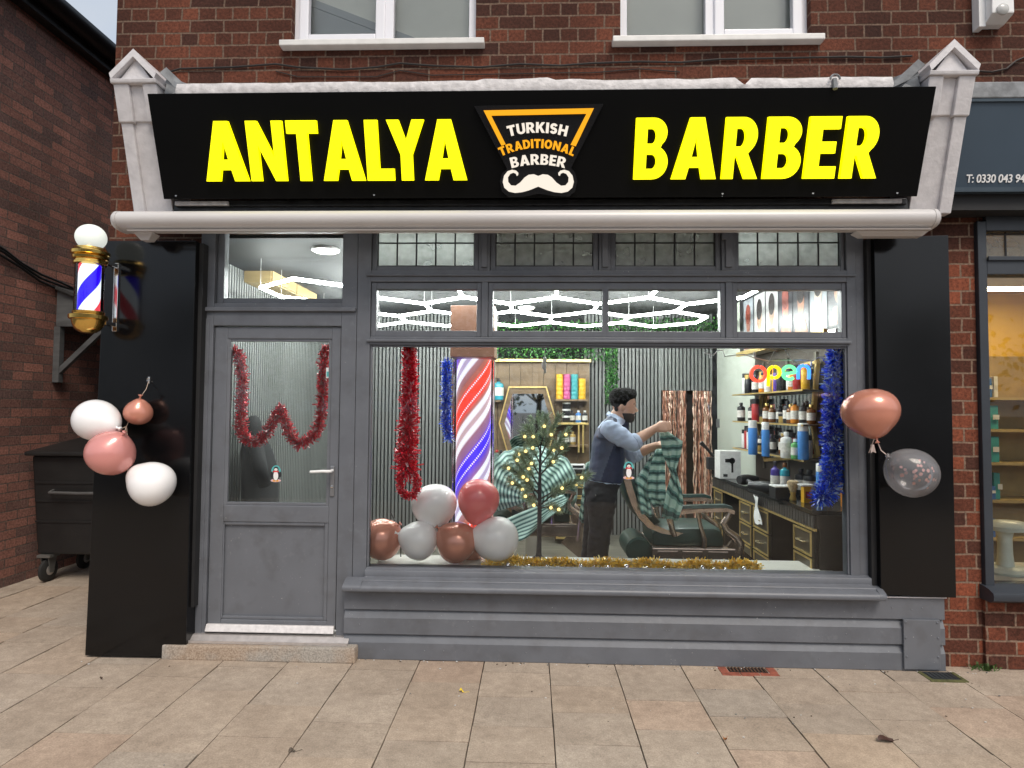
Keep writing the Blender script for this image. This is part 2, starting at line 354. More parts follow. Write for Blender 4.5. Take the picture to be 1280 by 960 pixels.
# ------------------------------------------------------------------ ground
def slab_mat():
    mt, t, b = newmat('concrete slabs')
    at_ = t.nodes.new('ShaderNodeAttribute'); at_.attribute_name = 'tint'
    tc = t.nodes.new('ShaderNodeTexCoord')
    n1 = t.nodes.new('ShaderNodeTexNoise'); n1.inputs['Scale'].default_value = 3.5; n1.inputs['Detail'].default_value = 7; n1.inputs['Roughness'].default_value = 0.65
    n2 = t.nodes.new('ShaderNodeTexNoise'); n2.inputs['Scale'].default_value = 140; n2.inputs['Detail'].default_value = 4
    n5 = t.nodes.new('ShaderNodeTexNoise'); n5.inputs['Scale'].default_value = 17; n5.inputs['Detail'].default_value = 8; n5.inputs['Roughness'].default_value = 0.75
    for n in (n1, n2, n5): t.links.new(tc.outputs['Object'], n.inputs['Vector'])
    r1 = t.nodes.new('ShaderNodeValToRGB'); r1.color_ramp.elements[0].position = 0.3; r1.color_ramp.elements[1].position = 0.72
    r1.color_ramp.elements[0].color = (0.335, 0.268, 0.208, 1); r1.color_ramp.elements[1].color = (0.45, 0.368, 0.290, 1)
    t.links.new(n1.outputs[0], r1.inputs[0])
    mx = t.nodes.new('ShaderNodeMix'); mx.data_type = 'RGBA'; mx.blend_type = 'MULTIPLY'; mx.inputs[0].default_value = 1
    t.links.new(r1.outputs[0], mx.inputs[6]); t.links.new(at_.outputs['Color'], mx.inputs[7])
    mr = t.nodes.new('ShaderNodeMapRange'); mr.inputs['From Min'].default_value = 0.25; mr.inputs['From Max'].default_value = 0.75; mr.inputs['To Min'].default_value = 0.74; mr.inputs['To Max'].default_value = 1.22
    t.links.new(n2.outputs[0], mr.inputs[0])
    m5 = t.nodes.new('ShaderNodeMapRange'); m5.inputs['From Min'].default_value = 0.35; m5.inputs['From Max'].default_value = 0.65; m5.inputs['To Min'].default_value = 0.82; m5.inputs['To Max'].default_value = 1.10
    t.links.new(n5.outputs[0], m5.inputs[0])
    mu = t.nodes.new('ShaderNodeMath'); mu.operation = 'MULTIPLY'; t.links.new(mr.outputs[0], mu.inputs[0]); t.links.new(m5.outputs[0], mu.inputs[1])
    m2 = t.nodes.new('ShaderNodeMix'); m2.data_type = 'RGBA'; m2.blend_type = 'MULTIPLY'; m2.inputs[0].default_value = 1
    t.links.new(mx.outputs[2], m2.inputs[6]); t.links.new(mu.outputs[0], m2.inputs[7]); 
    # spilled gum and lichen specks
    vo = t.nodes.new('ShaderNodeTexVoronoi'); vo.inputs['Scale'].default_value = 9; t.links.new(tc.outputs['Object'], vo.inputs['Vector'])
    vr = t.nodes.new('ShaderNodeMapRange'); vr.inputs['From Min'].default_value = 0.05; vr.inputs['From Max'].default_value = 0.075; vr.inputs['To Min'].default_value = 0.35; vr.inputs['To Max'].default_value = 0.0; t.links.new(vo.outputs['Distance'], vr.inputs[0])
    m3 = t.nodes.new('ShaderNodeMix'); m3.data_type = 'RGBA'; t.links.new(vr.outputs[0], m3.inputs[0]); t.links.new(m2.outputs[2], m3.inputs[6]); m3.inputs[7].default_value = (0.15, 0.125, 0.10, 1)
    t.links.new(m3.outputs[2], b.inputs['Base Color'])
    b.inputs['Roughness'].default_value = 0.85; b.inputs['Specular IOR Level'].default_value = 0.3
    bp = t.nodes.new('ShaderNodeBump'); bp.inputs['Strength'].default_value = 0.35; bp.inputs['Distance'].default_value = 0.004; t.links.new(n2.outputs[0], bp.inputs['Height']); t.links.new(bp.outputs[0], b.inputs['Normal'])
    return mt
SLAB = slab_mat()
mb = MB(); tints = []
rs = random.Random(3)
WX, WY = 0.394, 0.31
skip_grate = (1.12, 1.44); 
for k in range(-21, 22):
    x0 = 0.11 + WX*k
    off = -0.035 if k % 2 == 0 else -0.19
    for j in range(-24, 20):
        y1 = off + WY*j; y0 = y1 - WY
        if y1 < -6.3 or y0 > 4.6: continue
        if y0 > 0.05 and x0 > -2.9: continue
        gy0 = 0.0006 + rs.random()*0.0018; gx = 0.0018 + rs.random()*0.0026
        dz = rs.uniform(-0.0025, 0.0015); tx, ty = rs.uniform(-0.002, 0.002), rs.uniform(-0.002, 0.002)
        a, b_, c_, d_ = x0+gx, x0+WX-gx, y0+gy0, y1-gy0
        n0 = len(mb.bm.faces)
        mb.hexa([(a,c_,-0.04),(b_,c_,-0.04),(b_,d_,-0.04),(a,d_,-0.04)], [(a,c_,dz-tx-ty),(b_,c_,dz+tx-ty),(b_,d_,dz+tx+ty),(a,d_,dz-tx+ty)], 0.0)
        g = rs.gauss(1.0, 0.035); wrm = rs.gauss(0, 0.018)
        t_ = (g*(1+wrm), g, g*(1-wrm))
        if rs.random() < 0.08: t_ = (g*1.04, g*0.97, g*0.94)
        tints += [t_]*(len(mb.bm.faces)-n0)
o = mb.build('pavement', SLAB); tag(o, kind='structure')
ca = o.data.color_attributes.new('tint', 'FLOAT_COLOR', 'CORNER')
vals = []
for p_ in o.data.polygons:
    t_ = tints[p_.index]
    for _ in p_.loop_indices: vals += [*t_, 1.0]
ca.data.foreach_set('color', vals)
mb = MB(); mb.quad((-12,-6.3,-0.012),(12,-6.3,-0.012),(12,12,-0.012),(-12,12,-0.012))
tag(mb.build('pavement_bed', P('sandy joint dirt', (0.075, 0.06, 0.045), 0.95, var=0.5, scale=12)), kind='structure')
mb = MB(); mb.quad((-300,-300,-0.13),(300,-300,-0.13),(300,300,-0.13),(-300,300,-0.13))
tag(mb.build('ground', P('asphalt', (0.05, 0.05, 0.052), 0.9, var=0.2, scale=2)), kind='structure')
mb = MB(); mb.box(-12, 12, -6.45, -6.3, -0.125, 0.0, 0.01)
tag(mb.build('kerb', P('kerb concrete', (0.28, 0.27, 0.25), 0.9, var=0.2, scale=20)), kind='structure')

# ------------------------------------------------------------------ brick building
bld = thing('brick_building', (0, 0.03, 0), 'dark red brick building above and around the barber shopfront', 'building')
mb = MB()
YW0, YW1 = 0.03, 0.28
def wbox(x0, x1, z0, z1): mb.box(x0, x1, YW0, YW1, z0, z1)
wbox(-2.76, -2.135, 0, 2.72)
wbox(-2.76, 6.5, 2.72, 3.88)                       # band under the upper windows
U = [(-1.59, -0.383), (0.548, 1.753)]
wbox(-2.76, U[0][0], 3.88, 5.4); wbox(U[0][1], U[1][0], 3.88, 5.4); wbox(U[1][1], 6.5, 3.88, 5.4)
wbox(U[0][0], U[0][1], 5.05, 5.4); wbox(U[1][0], U[1][1], 5.05, 5.4)
mb.box(-2.76, -2.50, YW1, 9.0, 0, 5.4)             # side wall to the alley
mb.build('wall', BRICK, bld)
mb = MB(); mb.box(2.05, 2.735, YW0+0.001, YW1, 0, 2.72); mb.build('pier', BRICKL, bld)
mb = MB(); mb.box(-2.9, 6.6, -0.25, 9.2, 5.4, 5.55); mb.build('roof', P('roof slate', (0.05,0.05,0.055), 0.8), bld)  # unseen roof, set low so more sky light reaches the alley
CREAM = P('cream window board', (0.80, 0.80, 0.72), 0.8, var=0.06, scale=3)
BLIND = P('grey blind', (0.44, 0.46, 0.46), 0.8, var=0.05, scale=3)
for wi, (x0, x1) in enumerate(U):
    z0, z1 = 3.905, 5.05
    mu = -0.964 if wi == 0 else 1.136
    fr = MB()
    fy0, fy1 = 0.085, 0.15
    fr.box(x0, x0+0.05, fy0, fy1, z0, z1, 0.004); fr.box(x1-0.05, x1, fy0, fy1, z0, z1, 0.004)
    fr.box(mu-0.032, mu+0.032, fy0, fy1, z0, z1, 0.004); fr.box(x0+0.05, mu-0.032, fy0, fy1, z0, z0+0.04, 0.004); fr.box(mu+0.032, x1-0.05, fy0, fy1, z0, z0+0.04, 0.004)
    fr.box(x0, x1, fy0, fy1, z1-0.001, z1+0.02)
    win = fr.build('window', UPVC, bld)
    # opening casement on the outer light
    a, b_ = (x0+0.035, mu-0.022) if wi == 0 else (mu+0.022, x1-0.035)
    cs = MB(); t_ = 0.062
    cs.box(a, a+t_, 0.066, 0.12, z0+0.03, z1-0.02, 0.008); cs.box(b_-t_, b_, 0.066, 0.12, z0+0.03, z1-0.02, 0.008)
    cs.box(a+t_-0.001, b_-t_+0.001, 0.068, 0.12, z0+0.03, z0+0.03+t_, 0.008)
    cs.build('casement', UPVC, win)
    g = MB(); g.box(x0+0.03, x1-0.03, 0.125, 0.131, z0+0.02, z1-0.01); g.build('pane', GLASS, win)
    s_ = MB(); s_.box(x0-0.055, x1+0.06, -0.035, 0.10, z0-0.042, z0-0.004, 0.006); s_.build('sill', UPVCS, win)
    ins = MB(); ins.box(x0+0.01, x1-0.01, 0.20, 0.21, 3.9, 5.04); ins.build('cream_board', CREAM, win)  # cream board close behind the glass stands for pale sky mirrored in it
    bl = MB()
    if wi == 0:
        bl.bar((-1.545, 0.19, 4.30), (-0.60, 0.19, 3.925), 0.012, 0.05); bl.poly([(-1.56,0.188,4.28),(-0.72,0.188,3.95),(-0.76,0.188,3.93),(-1.56,0.188,3.93)])
    else:
        bl.box(mu+0.04, x1-0.06, 0.185, 0.19, 3.92, 5.03)
    bl.build('blind', [BLIND, CREAM][wi], win)
# rendered seal and drips where the wall meets the sills
cab = MB()
pts = [(205,92),(225,86),(290,84),(345,80),(372,84),(430,87),(470,84),(500,79),(540,82),(600,84),(650,80),(700,82),(740,79),(800,77),(850,78),(900,74),(960,73),(1010,72),(1060,71),(1100,72),(1140,70)]
cab.tube([at(x, y, Y=0.018) for x, y in pts], 0.006, 6)
cab.tube([at(x, y+9 if i % 2 else y+12, Y=0.022) for i, (x, y) in enumerate(pts)][3:15], 0.0035, 5)
single(cab, 'cable', P('black cable', (0.02,0.018,0.016), 0.6), 'sagging dark cable clipped along the brick above the shop sign', 'cable')
mb = MB()
mb.tube([at(x, y, Y=0.018) for x, y in [(1212,84),(1225,89),(1240,90),(1258,86),(1270,76),(1285,70)]], 0.006, 6)
single(mb, 'cable', P('dark cable', (0.03,0.02,0.016), 0.6), 'short cable looped on brick right of the right white console', 'cable')

# alarm box at the top right
a = at(1249, 26, Y=-0.03)
al = thing('alarm_box', (a.x, 0.03, a.z), 'white metal bracket box with round lamp fixed high on brick at top right', 'wall fitting')
mb = MB(); p0 = at(1232, 26, Y=-0.06); p1 = at(1262, -40, Y=-0.06)
mb.box(p0.x-0.02, p0.x+0.02, -0.035, 0.029, p0.z-0.02, p1.z, 0.004); mb.box(p0.x+0.02, p1.x, -0.09, 0.028, p0.z+0.03, p1.z, 0.008)
mb.hexa([(p0.x+0.02,-0.02,p0.z),(p1.x-0.01,-0.02,p0.z),(p1.x-0.01,0.028,p0.z),(p0.x+0.02,0.028,p0.z)], [(p0.x+0.02,-0.085,p0.z+0.029),(p1.x,-0.085,p0.z+0.029),(p1.x,0.028,p0.z+0.029),(p0.x+0.02,0.028,p0.z+0.029)])
mb.build('housing', WHITE, al)
c_ = at(1254, 11, Y=-0.1); mb = MB(); mb.lathe([(0.035,0),(0.035,-0.012),(0.026,-0.02),(0.01,-0.024)], (c_.x, -0.09, c_.z), 'Y', 20); mb.build('lamp', P('lamp lens', (0.55,0.55,0.53), 0.15, var=0.1), al, smooth=True)

# ------------------------------------------------------------------ left neighbour across the alley
nb = thing('brick_building', (-4.463, 3, 0), 'weathered brick side wall of the building left of the alley', 'building')
mb = MB(); mb.box(-8.5, -4.463, 0.0, 12, 0, 4.98); mb.build('wall', BRICKS, nb)
mb = MB(); mb.box(-8.5, -4.36, -0.3, 12.2, 4.98, 5.14, 0.01); mb.build('eaves', P('black fascia', (0.012,0.012,0.012), 0.5, var=0.2), nb)
mb = MB()
prof = [(-4.36+0.11*math.cos(t_)*1.0+0.0, 5.2-0.06+0.09*math.sin(t_)) for t_ in [PI+PI*i/10 for i in range(11)]]
mb.loft([[(x+0.055, y, z) for x, z in prof] + [(-4.36+0.165+0.0, y, 5.16), (-4.36-0.055, y, 5.16)] for y in (-0.3, 12.2)])
mb.build('gutter', P('black gutter', (0.008,0.008,0.01), 0.35), nb, smooth=True)
mb = MB(); mb.hexa([(-8.5,-0.3,5.141),(-4.42,-0.3,5.141),(-4.42,12.2,5.141),(-8.5,12.2,5.141)], [(-8.5,-0.3,7.2),(-8.4,-0.3,7.2),(-8.4,12.2,7.2),(-8.5,12.2,7.2)]); mb.build('roof', P('dark slates', (0.05,0.048,0.05), 0.8), nb)
# lean-to bracket
GTB = P('weathered grey timber', (0.085, 0.088, 0.09), 0.7, var=0.35, scale=3, stretch=(1,1,5), bump=0.2)
p0 = at(50, 361, Y=1.75); p1 = at(50, 408, Y=1.75); 
lt = thing('porch_canopy', (-4.46, 1.75, p1.z-0.5), 'grey timber lean-to canopy with strut on the alley brick wall', 'canopy')
mb = MB(); xr = -3.72
zt = at(50,361,Y=1.75).z; ztr = zt - (xr+4.44)*0.43; zb = p1.z
mb.hexa([(-4.44,1.74,zb),(xr,1.74,zb),(xr,1.77,zb),(-4.44,1.77,zb)], [(-4.44,1.74,zt),(xr,1.74,max(zb+0.03,ztr)),(xr,1.77,max(zb+0.03,ztr)),(-4.44,1.77,zt)])
mb.build('end_board', GTB, lt)
mb = MB(); mb.hexa([(-4.46,1.70,zt+0.002),(xr+0.05,1.70,zb+0.04),(xr+0.05,3.6,zb+0.04),(-4.46,3.6,zt+0.002)], [(-4.46,1.70,zt+0.03),(xr+0.05,1.70,zb+0.07),(xr+0.05,3.6,zb+0.07),(-4.46,3.6,zt+0.03)]); mb.build('roof', P('felt roof', (0.03,0.03,0.03), 0.9), lt)
mb = MB(); q0 = at(52, 409, Y=1.76); q1 = at(52, 478, Y=1.76); mb.box(-4.46, -4.40, 1.74, 1.80, q1.z, zb-0.002, 0.004); mb.build('post', GTB, lt)
mb = MB(); mb.bar((-4.41,1.77,at(55,464,Y=1.77).z), (-3.98, 1.77, zb+0.0), 0.045, 0.045, up=(0,1,0)); mb.build('strut', GTB, lt)
# cables on the alley wall
mb = MB()
for k, dz in enumerate((0, 0.03, 0.055)):
    mb.tube([(at(x, y, X=-4.44) + Vector((0.004*k, 0, dz+0.012*math.sin(x*0.08+k)))) for x, y in ((-20,306),(5,322),(25,335),(50,350),(75,362),(100,371),(130,379))], 0.011, 6)
single(mb, 'cable', P('black wires', (0.012,0.012,0.012), 0.6), 'bundle of black wires sagging along the alley brick wall', 'cable')

# wheeled bin in the alley
bn = thing('wheelie_bin', (-3.7, 1.6, 0), 'large black four wheeled bin parked in the alley', 'bin')
bx0, bx1, by0, by1 = -4.36, -3.15, 1.42, 2.05
mb = MB(); mb.hexa([(bx0+0.04,by0+0.05,0.24),(bx1-0.04,by0+0.05,0.24),(bx1-0.04,by1-0.03,0.24),(bx0+0.04,by1-0.03,0.24)], [(bx0,by0,1.10),(bx1,by0,1.10),(bx1,by1,1.10),(bx0,by1,1.10)], 0.02)
for z_, t_ in ((0.52,0.006),(0.70,0.006),(0.86,0.006)):
    yy = by0+0.05-(z_-0.24)/0.86*0.05; mb.box(bx0+0.03, bx1-0.03, yy-0.008, yy+0.02, z_, z_+0.016)
mb.build('body', PLASTB, bn)
mb = MB(); mb.hexa([(bx0-0.03,by0-0.05,1.10+0.003),(bx1+0.03,by0-0.05,1.103),(bx1+0.03,by1+0.03,1.103),(bx0-0.03,by1+0.03,1.103)], [(bx0-0.03,by0-0.05,1.14),(bx1+0.03,by0-0.05,1.14),(bx1+0.02,by1,1.24),(bx0-0.02,by1,1.24)], 0.012); mb.build('lid', PLASTB, bn)
mb = MB(); yy = by0-0.01
mb.tube([(-4.17,yy+0.03,0.80),(-4.16,yy-0.03,0.79),(-3.9,yy-0.035,0.785),(-3.64,yy-0.03,0.79),(-3.63,yy+0.03,0.80)], 0.013, 8); mb.build('handle', P('worn handle', (0.09,0.09,0.09), 0.4), bn, smooth=True)
for (wx_, wy_) in ((-4.24,1.50),(-3.25,1.50),(-4.24,1.95),(-3.25,1.95)):
    mb = MB(); mb.lathe([(0.03,-0.022),(0.085,-0.022),(0.1,-0.012),(0.1,0.012),(0.085,0.022),(0.03,0.022)], (wx_,wy_,0.1), 'X', 22); wh = mb.build('wheel', RUBBER, bn, smooth=True)
    mb = MB(); mb.lathe([(0.012,-0.026),(0.045,-0.024),(0.045,0.024),(0.012,0.026)], (wx_,wy_,0.1), 'X', 18); mb.build('hub', ALU, wh, smooth=True)
    mb = MB()
    for sx in (-0.034, 0.034): mb.hexa([(wx_+sx-0.004,wy_-0.02,0.08),(wx_+sx+0.004,wy_-0.02,0.08),(wx_+sx+0.004,wy_+0.02,0.08),(wx_+sx-0.004,wy_+0.02,0.08)], [(wx_+sx-0.004,wy_-0.045,0.215),(wx_+sx+0.004,wy_-0.045,0.215),(wx_+sx+0.004,wy_+0.05,0.215),(wx_+sx-0.004,wy_+0.05,0.215)])
    mb.box(wx_-0.06, wx_+0.06, wy_-0.06, wy_+0.06, 0.2155, 0.238); mb.build('fork', P('steel fork', (0.2,0.2,0.19), 0.45, 0.6), wh)

# ------------------------------------------------------------------ shopfront
sf = thing('shopfront', (0, 0, 0), 'grey painted timber shopfront with door, display window and black side panels', 'shopfront')
f = MB(); B_ = 0.004
def fb(x0, x1, z0, z1, y0=0.0, y1=0.10, bev=B_): f.box(x0, x1, y0, y1, z0, z1, bev)
fb(-2.133, -2.040, 0.09, 2.75)
fb(-2.118, -2.062, 0.10, 2.10, -0.006, 0.0, 0.002)
fb(-1.215, -1.118, 0.0, 2.75); fb(-1.115, -1.030, 0.0, 2.75, -0.004, 0.10)
f.box(-1.120, -1.112, 0.02, 0.1, 0.0, 2.75)
fb(-2.040, -1.215, 2.056, 2.172, 0.0, 0.10)
f.box(-2.133, -1.12, -0.022, -0.001, 2.146, 2.172, 0.005)
fb(-2.040, -1.215, 2.172, 2.2005, 0.003, 0.1)
fb(-1.030, 1.938, 1.938, 1.990, -0.004, 0.10)                # rail over the display pane
f.box(-1.05, 1.955, -0.02, -0.0045, 1.955, 1.972, 0.004)
fb(-1.030, 1.938, 2.338, 2.412, -0.003, 0.10)                # transom rail
f.box(-1.06, 1.99, -0.018, -0.0035, 2.372, 2.384, 0.004)
fb(1.938, 1.992, 0.54, 2.75, -0.002, 0.10); fb(1.994, 2.047, 0.54, 2.75, 0.006, 0.10)
for a, b_ in ((-0.327, -0.285), (1.198, 1.240)): fb(a, b_, 1.990, 2.338)
fb(0.440, 0.466, 1.990, 2.338, 0.012, 0.06, 0.002)
for a, b_ in ((-0.345, -0.275), (0.412, 0.483), (1.175, 1.255)): fb(a, b_, 2.412, 2.75)
f.box(-0.328, -0.292, -0.015, -0.001, 2.43, 2.75, 0.003); f.box(0.430, 0.466, -0.015, -0.001, 2.43, 2.75, 0.003); f.box(1.195, 1.235, -0.015, -0.001, 2.43, 2.75, 0.003)
f.box(1.17, 1.20, -0.03, -0.016, 2.60, 2.75, 0.003)
fb(-2.133, 2.047, 2.75, 2.83, -0.002, 0.10)
f.build('frame', GREY, sf)
# sashes of the two transom rows, each its own window
def sash(x0, x1, z0, z1, fw, pm, lead=False, y0=0.008, outer=None):
    ox0, ox1, oz0, oz1 = outer or (x0-fw, x1+fw, z0-fw, z1+fw)
    s_ = MB(); y1 = y0+0.06
    s_.box(ox0, x0, y0, y1, oz0, oz1, 0.005); s_.box(x1, ox1, y0, y1, oz0, oz1, 0.005)
    s_.box(x0-0.0005, x1+0.0005, y0+0.002, y1, oz0, z0, 0.004); s_.box(x0-0.0005, x1+0.0005, y0+0.002, y1, z1, oz1, 0.004)
    w_ = s_.build('window', GREY, sf)
    g = MB(); g.box(x0-0.004, x1+0.004, y0+0.028, y0+0.034, z0-0.004, z1+0.004); g.build('pane', pm, w_)
    if lead:
        l = MB()
        for i in range(6): 
            xx = x0+(x1-x0)*i/5; l.tube([(xx, y0+0.026, z0), (xx, y0+0.026, z1)], 0.0055, 6)
        for zz in (z0+0.005, z0+0.155, z0+0.31): l.tube([(x0, y0+0.0255, zz), (x1, y0+0.0255, zz)], 0.0055, 6)
        l.build('leading', P('lead came', (0.02,0.02,0.021), 0.6), w_, smooth=True)
    return w_
for (a, b_, oa, ob) in ((-0.995, -0.357, -1.030, -0.327), (-0.254, 0.438, -0.285, 0.440), (0.468, 1.166, 0.466, 1.198), (1.271, 1.910, 1.240, 1.938)):
    sash(a, b_, 2.030, 2.293, 0.03, GLASS, outer=(oa+0.001, ob-0.001, 1.991, 2.337))
for i, (a, b_, oa, ob) in enumerate(((-1.0, -0.378, -1.030, -0.345), (-0.242, 0.377, -0.275, 0.412), (0.517, 1.143, 0.483, 1.175), (1.286, 1.914, 1.255, 1.938))):
    sash(a, b_, 2.443, 2.748, 0.03, LGLASS2 if i in (1, 2) else LGLASS, True, outer=(oa+0.001, ob-0.001, 2.413, 2.749), y0=0.02)
sash(-1.995, -1.203, 2.238, 2.748, 0.03, GLASS, outer=(-2.039, -1.216+0.0, 2.201, 2.749), y0=0.03)
# blind boards behind the two middle leaded lights
mb = MB(); mb.box(-0.30, 1.20, 0.115, 0.125, 2.38, 2.80); mb.build('blind_board', glass('pinkish paper blind', (0.9,0.85,0.83), 0.3, 2.0), sf)
# display pane
mb = MB(); mb.box(-1.034, 1.942, 0.035, 0.043, 0.54, 1.942); mb.build('display_pane', glass('display glass', (0.98, 0.988, 0.985), 0.0, 0.0, 1.35), sf)
mb = MB()
for zz0, zz1, xx0, xx1 in ((0.545,1.938,-1.029,-1.018),(0.545,1.938,1.925,1.937)): mb.box(xx0, xx1, 0.008, 0.034, zz0, zz1, 0.003)
mb.box(-1.018, 1.925, 0.008, 0.034, 1.926, 1.937, 0.003); mb.build('glazing_bead', GREY, sf)
# sill of the display window
mb = MB()
def ext(prof, x0, x1, bev=0):   # profile in (y,z), clockwise from the back
    mb.loft([[(x0, y, z) for y, z in prof], [(x1, y, z) for y, z in prof]])
ext([(0.10,0.412),(0.10,0.545),(0.0,0.545),(-0.004,0.541),(-0.030,0.536),(-0.033,0.531),(-0.033,0.500),(-0.037,0.497),(-0.075,0.490),(-0.078,0.486),(-0.078,0.480),(-0.115,0.468),(-0.126,0.460),(-0.130,0.447),(-0.126,0.434),(-0.115,0.428),(-0.10,0.424),(-0.04,0.424)], -1.03, 2.045)
nose = [(-0.03,0.494),(-0.078,0.4855),(-0.115,0.470),(-0.126,0.462),(-0.130,0.447),(-0.126,0.434),(-0.115,0.428),(-0.03,0.424)]
mb.loft([[(-1.115, y*0.9, z*0.9+0.045) for y, z in nose], [(-1.141, y, z) for y, z in nose], [(-1.0305, y, z) for y, z in nose]])
mb.loft([[(2.0455, y, z) for y, z in nose], [(2.080, y, z) for y, z in nose], [(2.088, y*0.92, z*0.94+0.028) for y, z in nose]])
mb.build('window_sill', GREY, sf, smooth=True)
# stallriser boards
mb = MB()
x0, x1 = -1.150, 2.462
for za, zb, zc in ((0.300, 0.430, None), (0.152, 0.250, 0.297), (0.0, 0.102, 0.149)):
    if zc is None: ext([(0.05,za),(0.05,zb),(-0.045,zb),(-0.045,za+0.004),(-0.042,za)], x0, x1)
    else: ext([(0.05,za),(0.05,zc),(-0.022,zc),(-0.045,zb),(-0.046,za+0.004),(-0.043,za)], x0, x1)
mb.mi = 1; rs2 = random.Random(5)
for i in range(34):
    xx = rs2.uniform(-1.1, 2.45); zz = rs2.choice((0.06, 0.21, 0.36, 0.37)); mb.lathe([(0.004,0),(0.002,-0.002)], (xx, -0.0465, zz), 'Y', 8)
mb.build('stallriser', [GREY, P('painted nail heads', (0.16,0.165,0.18), 0.4)], sf)
mb = MB(); mb.box(2.212, 2.425, -0.062, -0.047, 0.015, 0.305, 0.003)
for sx in (2.226, 2.411):
    for sz in (0.29, 0.20, 0.09):
        mb.lathe([(0.007,0),(0.006,-0.003),(0.002,-0.004)], (sx+random.uniform(-.004,.004), -0.062, sz), 'Y', 10)
mb.build('access_panel', GREYD, sf)
mb = MB(); mb.box(2.05, 2.47, -0.055, 0.029, 0.431, 0.437); mb.build('trim', WHITEP, sf)
# door
dr = MB(); D0, D1 = 0.016, 0.075
dx0, dx1, dz0, dz1 = -2.036, -1.222, 0.150, 2.050
gx0, gx1, gz0, gz1 = -1.952, -1.279, 0.918, 1.974
lx0, lx1, lz0, lz1 = -1.965, -1.284, 0.205, 0.812
dr.box(dx0, gx0, D0, D1, dz0, dz1, 0.006); dr.box(gx1, dx1, D0, D1, dz0, dz1, 0.006)
dr.box(gx0-0.001, gx1+0.001, D0+0.001, D1, gz1, dz1-0.002, 0.006); dr.box(gx0-0.001, gx1+0.001, D0+0.001, D1, lz1, gz0, 0.006); dr.box(gx0-0.001, gx1+0.001, D0+0.001, D1, dz0+0.002, lz0, 0.006)
door = dr.build('door', GREYD, sf)
mb = MB()
for (a, b_, c_, d_) in ((gx0, gx0+0.018, gz0, gz1), (gx1-0.018, gx1, gz0, gz1)): mb.hexa([(a,D0+0.004,c_),(b_,D0+0.012,c_),(b_,D0+0.03,c_),(a,D0+0.03,c_)], [(a,D0+0.004,d_),(b_,D0+0.012,d_),(b_,D0+0.03,d_),(a,D0+0.03,d_)])
mb.box(gx0+0.018, gx1-0.018, D0+0.008, D0+0.03, gz0, gz0+0.018, 0.003); mb.box(gx0+0.018, gx1-0.018, D0+0.008, D0+0.03, gz1-0.016, gz1, 0.003)
mb.build('glazing_bead', GREYD, door)
mb = MB(); mb.box(gx0, gx1, 0.048, 0.054, gz0, gz1); mb.build('pane', DGLASS, door)
mb = MB(); mb.box(lx0+0.001, lx1-0.001, 0.040, 0.06, lz0, lz1)
for (a, b_, c_, d_) in ((lx0, lx1, lz0, lz0+0.02), (lx0, lx1, lz1-0.02, lz1)): mb.box(a+0.02, b_-0.02, 0.022, 0.039, c_, d_, 0.006)
mb.box(lx0-0.004, lx0+0.02, 0.022, 0.039, lz0, lz1, 0.006); mb.box(lx1-0.02, lx1+0.004, 0.022, 0.039, lz0, lz1, 0.006)
mb.build('lower_panel', GREYD, door)
hp = at(404, 589, Y=-0.03)
mb = MB(); mb.box(-1.270, -1.244, 0.006, 0.0155, hp.z-0.16, hp.z+0.03, 0.004); hd = mb.build('handle_plate', P('satin plate', (0.30,0.30,0.31), 0.35, 0.8), door)
mb = MB(); mb.tube([(-1.257,0.006,hp.z),(-1.257,-0.035,hp.z),(-1.270,-0.045,hp.z),(-1.300,-0.047,hp.z+0.001),(-1.380,-0.044,hp.z-0.004)], [0.010,0.010,0.010,0.0095,0.009], 10); mb.build('handle', WHITE, door, smooth=True)
mb = MB(); mb.lathe([(0.009,0),(0.008,-0.006),(0.003,-0.007)], (-1.257,0.006,hp.z-0.10), 'Y', 12); mb.build('lock', CHROME, door, smooth=True)
mb = MB(); mb.hexa([(dx0+0.002,-0.020,0.138),(dx1-0.002,-0.020,0.138),(dx1-0.002,0.016,0.138),(dx0+0.002,0.016,0.138)], [(dx0+0.004,-0.006,0.180),(dx1-0.004,-0.006,0.180),(dx1-0.004,0.014,0.180),(dx0+0.004,0.014,0.180)], 0.004); mb.build('weather_bar', P('chipped white bar', (0.70,0.67,0.66), 0.45, 0.2, var=0.12, scale=40), door)
mb = MB(); mb.hexa([(-2.190,-0.075,0.092),(-1.12,-0.075,0.092),(-1.12,0.1,0.092),(-2.133,0.1,0.092)], [(-2.135,-0.03,0.125),(-1.12,-0.03,0.125),(-1.12,0.1,0.125),(-2.133,0.1,0.125)], 0.003); mb.box(-2.17, -1.12, -0.082, -0.0755, 0.090, 0.105); mb.build('threshold', ALU, sf)
# black panels on the pilasters
mb = MB(); mb.hexa([(-2.728,-0.105,0.012),(-2.100,-0.105,0.012),(-2.100,0.029,0.012),(-2.728,0.029,0.012)], [(-2.690,-0.105,2.575),(-2.112,-0.105,2.575),(-2.112,0.029,2.575),(-2.690,0.029,2.575)], 0.003)
pl = mb.build('pilaster_panel', BLACKG, sf); 
mb = MB(); mb.box(-2.111, -2.085, -0.06, 0.028, 0.30, 2.57); mb.build('reveal', DARK, sf)
mb = MB(); mb.hexa([(2.080,-0.07,0.452),(2.516,-0.07,0.440),(2.516,0.028,0.440),(2.080,0.028,0.452)], [(2.072,-0.07,2.60),(2.514,-0.07,2.612),(2.514,0.028,2.612),(2.072,0.028,2.60)], 0.003); mb.build('pilaster_panel', BLACKG, sf)
mb = MB(); mb.box(2.048, 2.079, -0.03, 0.028, 0.44, 2.60); mb.build('reveal', DARK, sf)
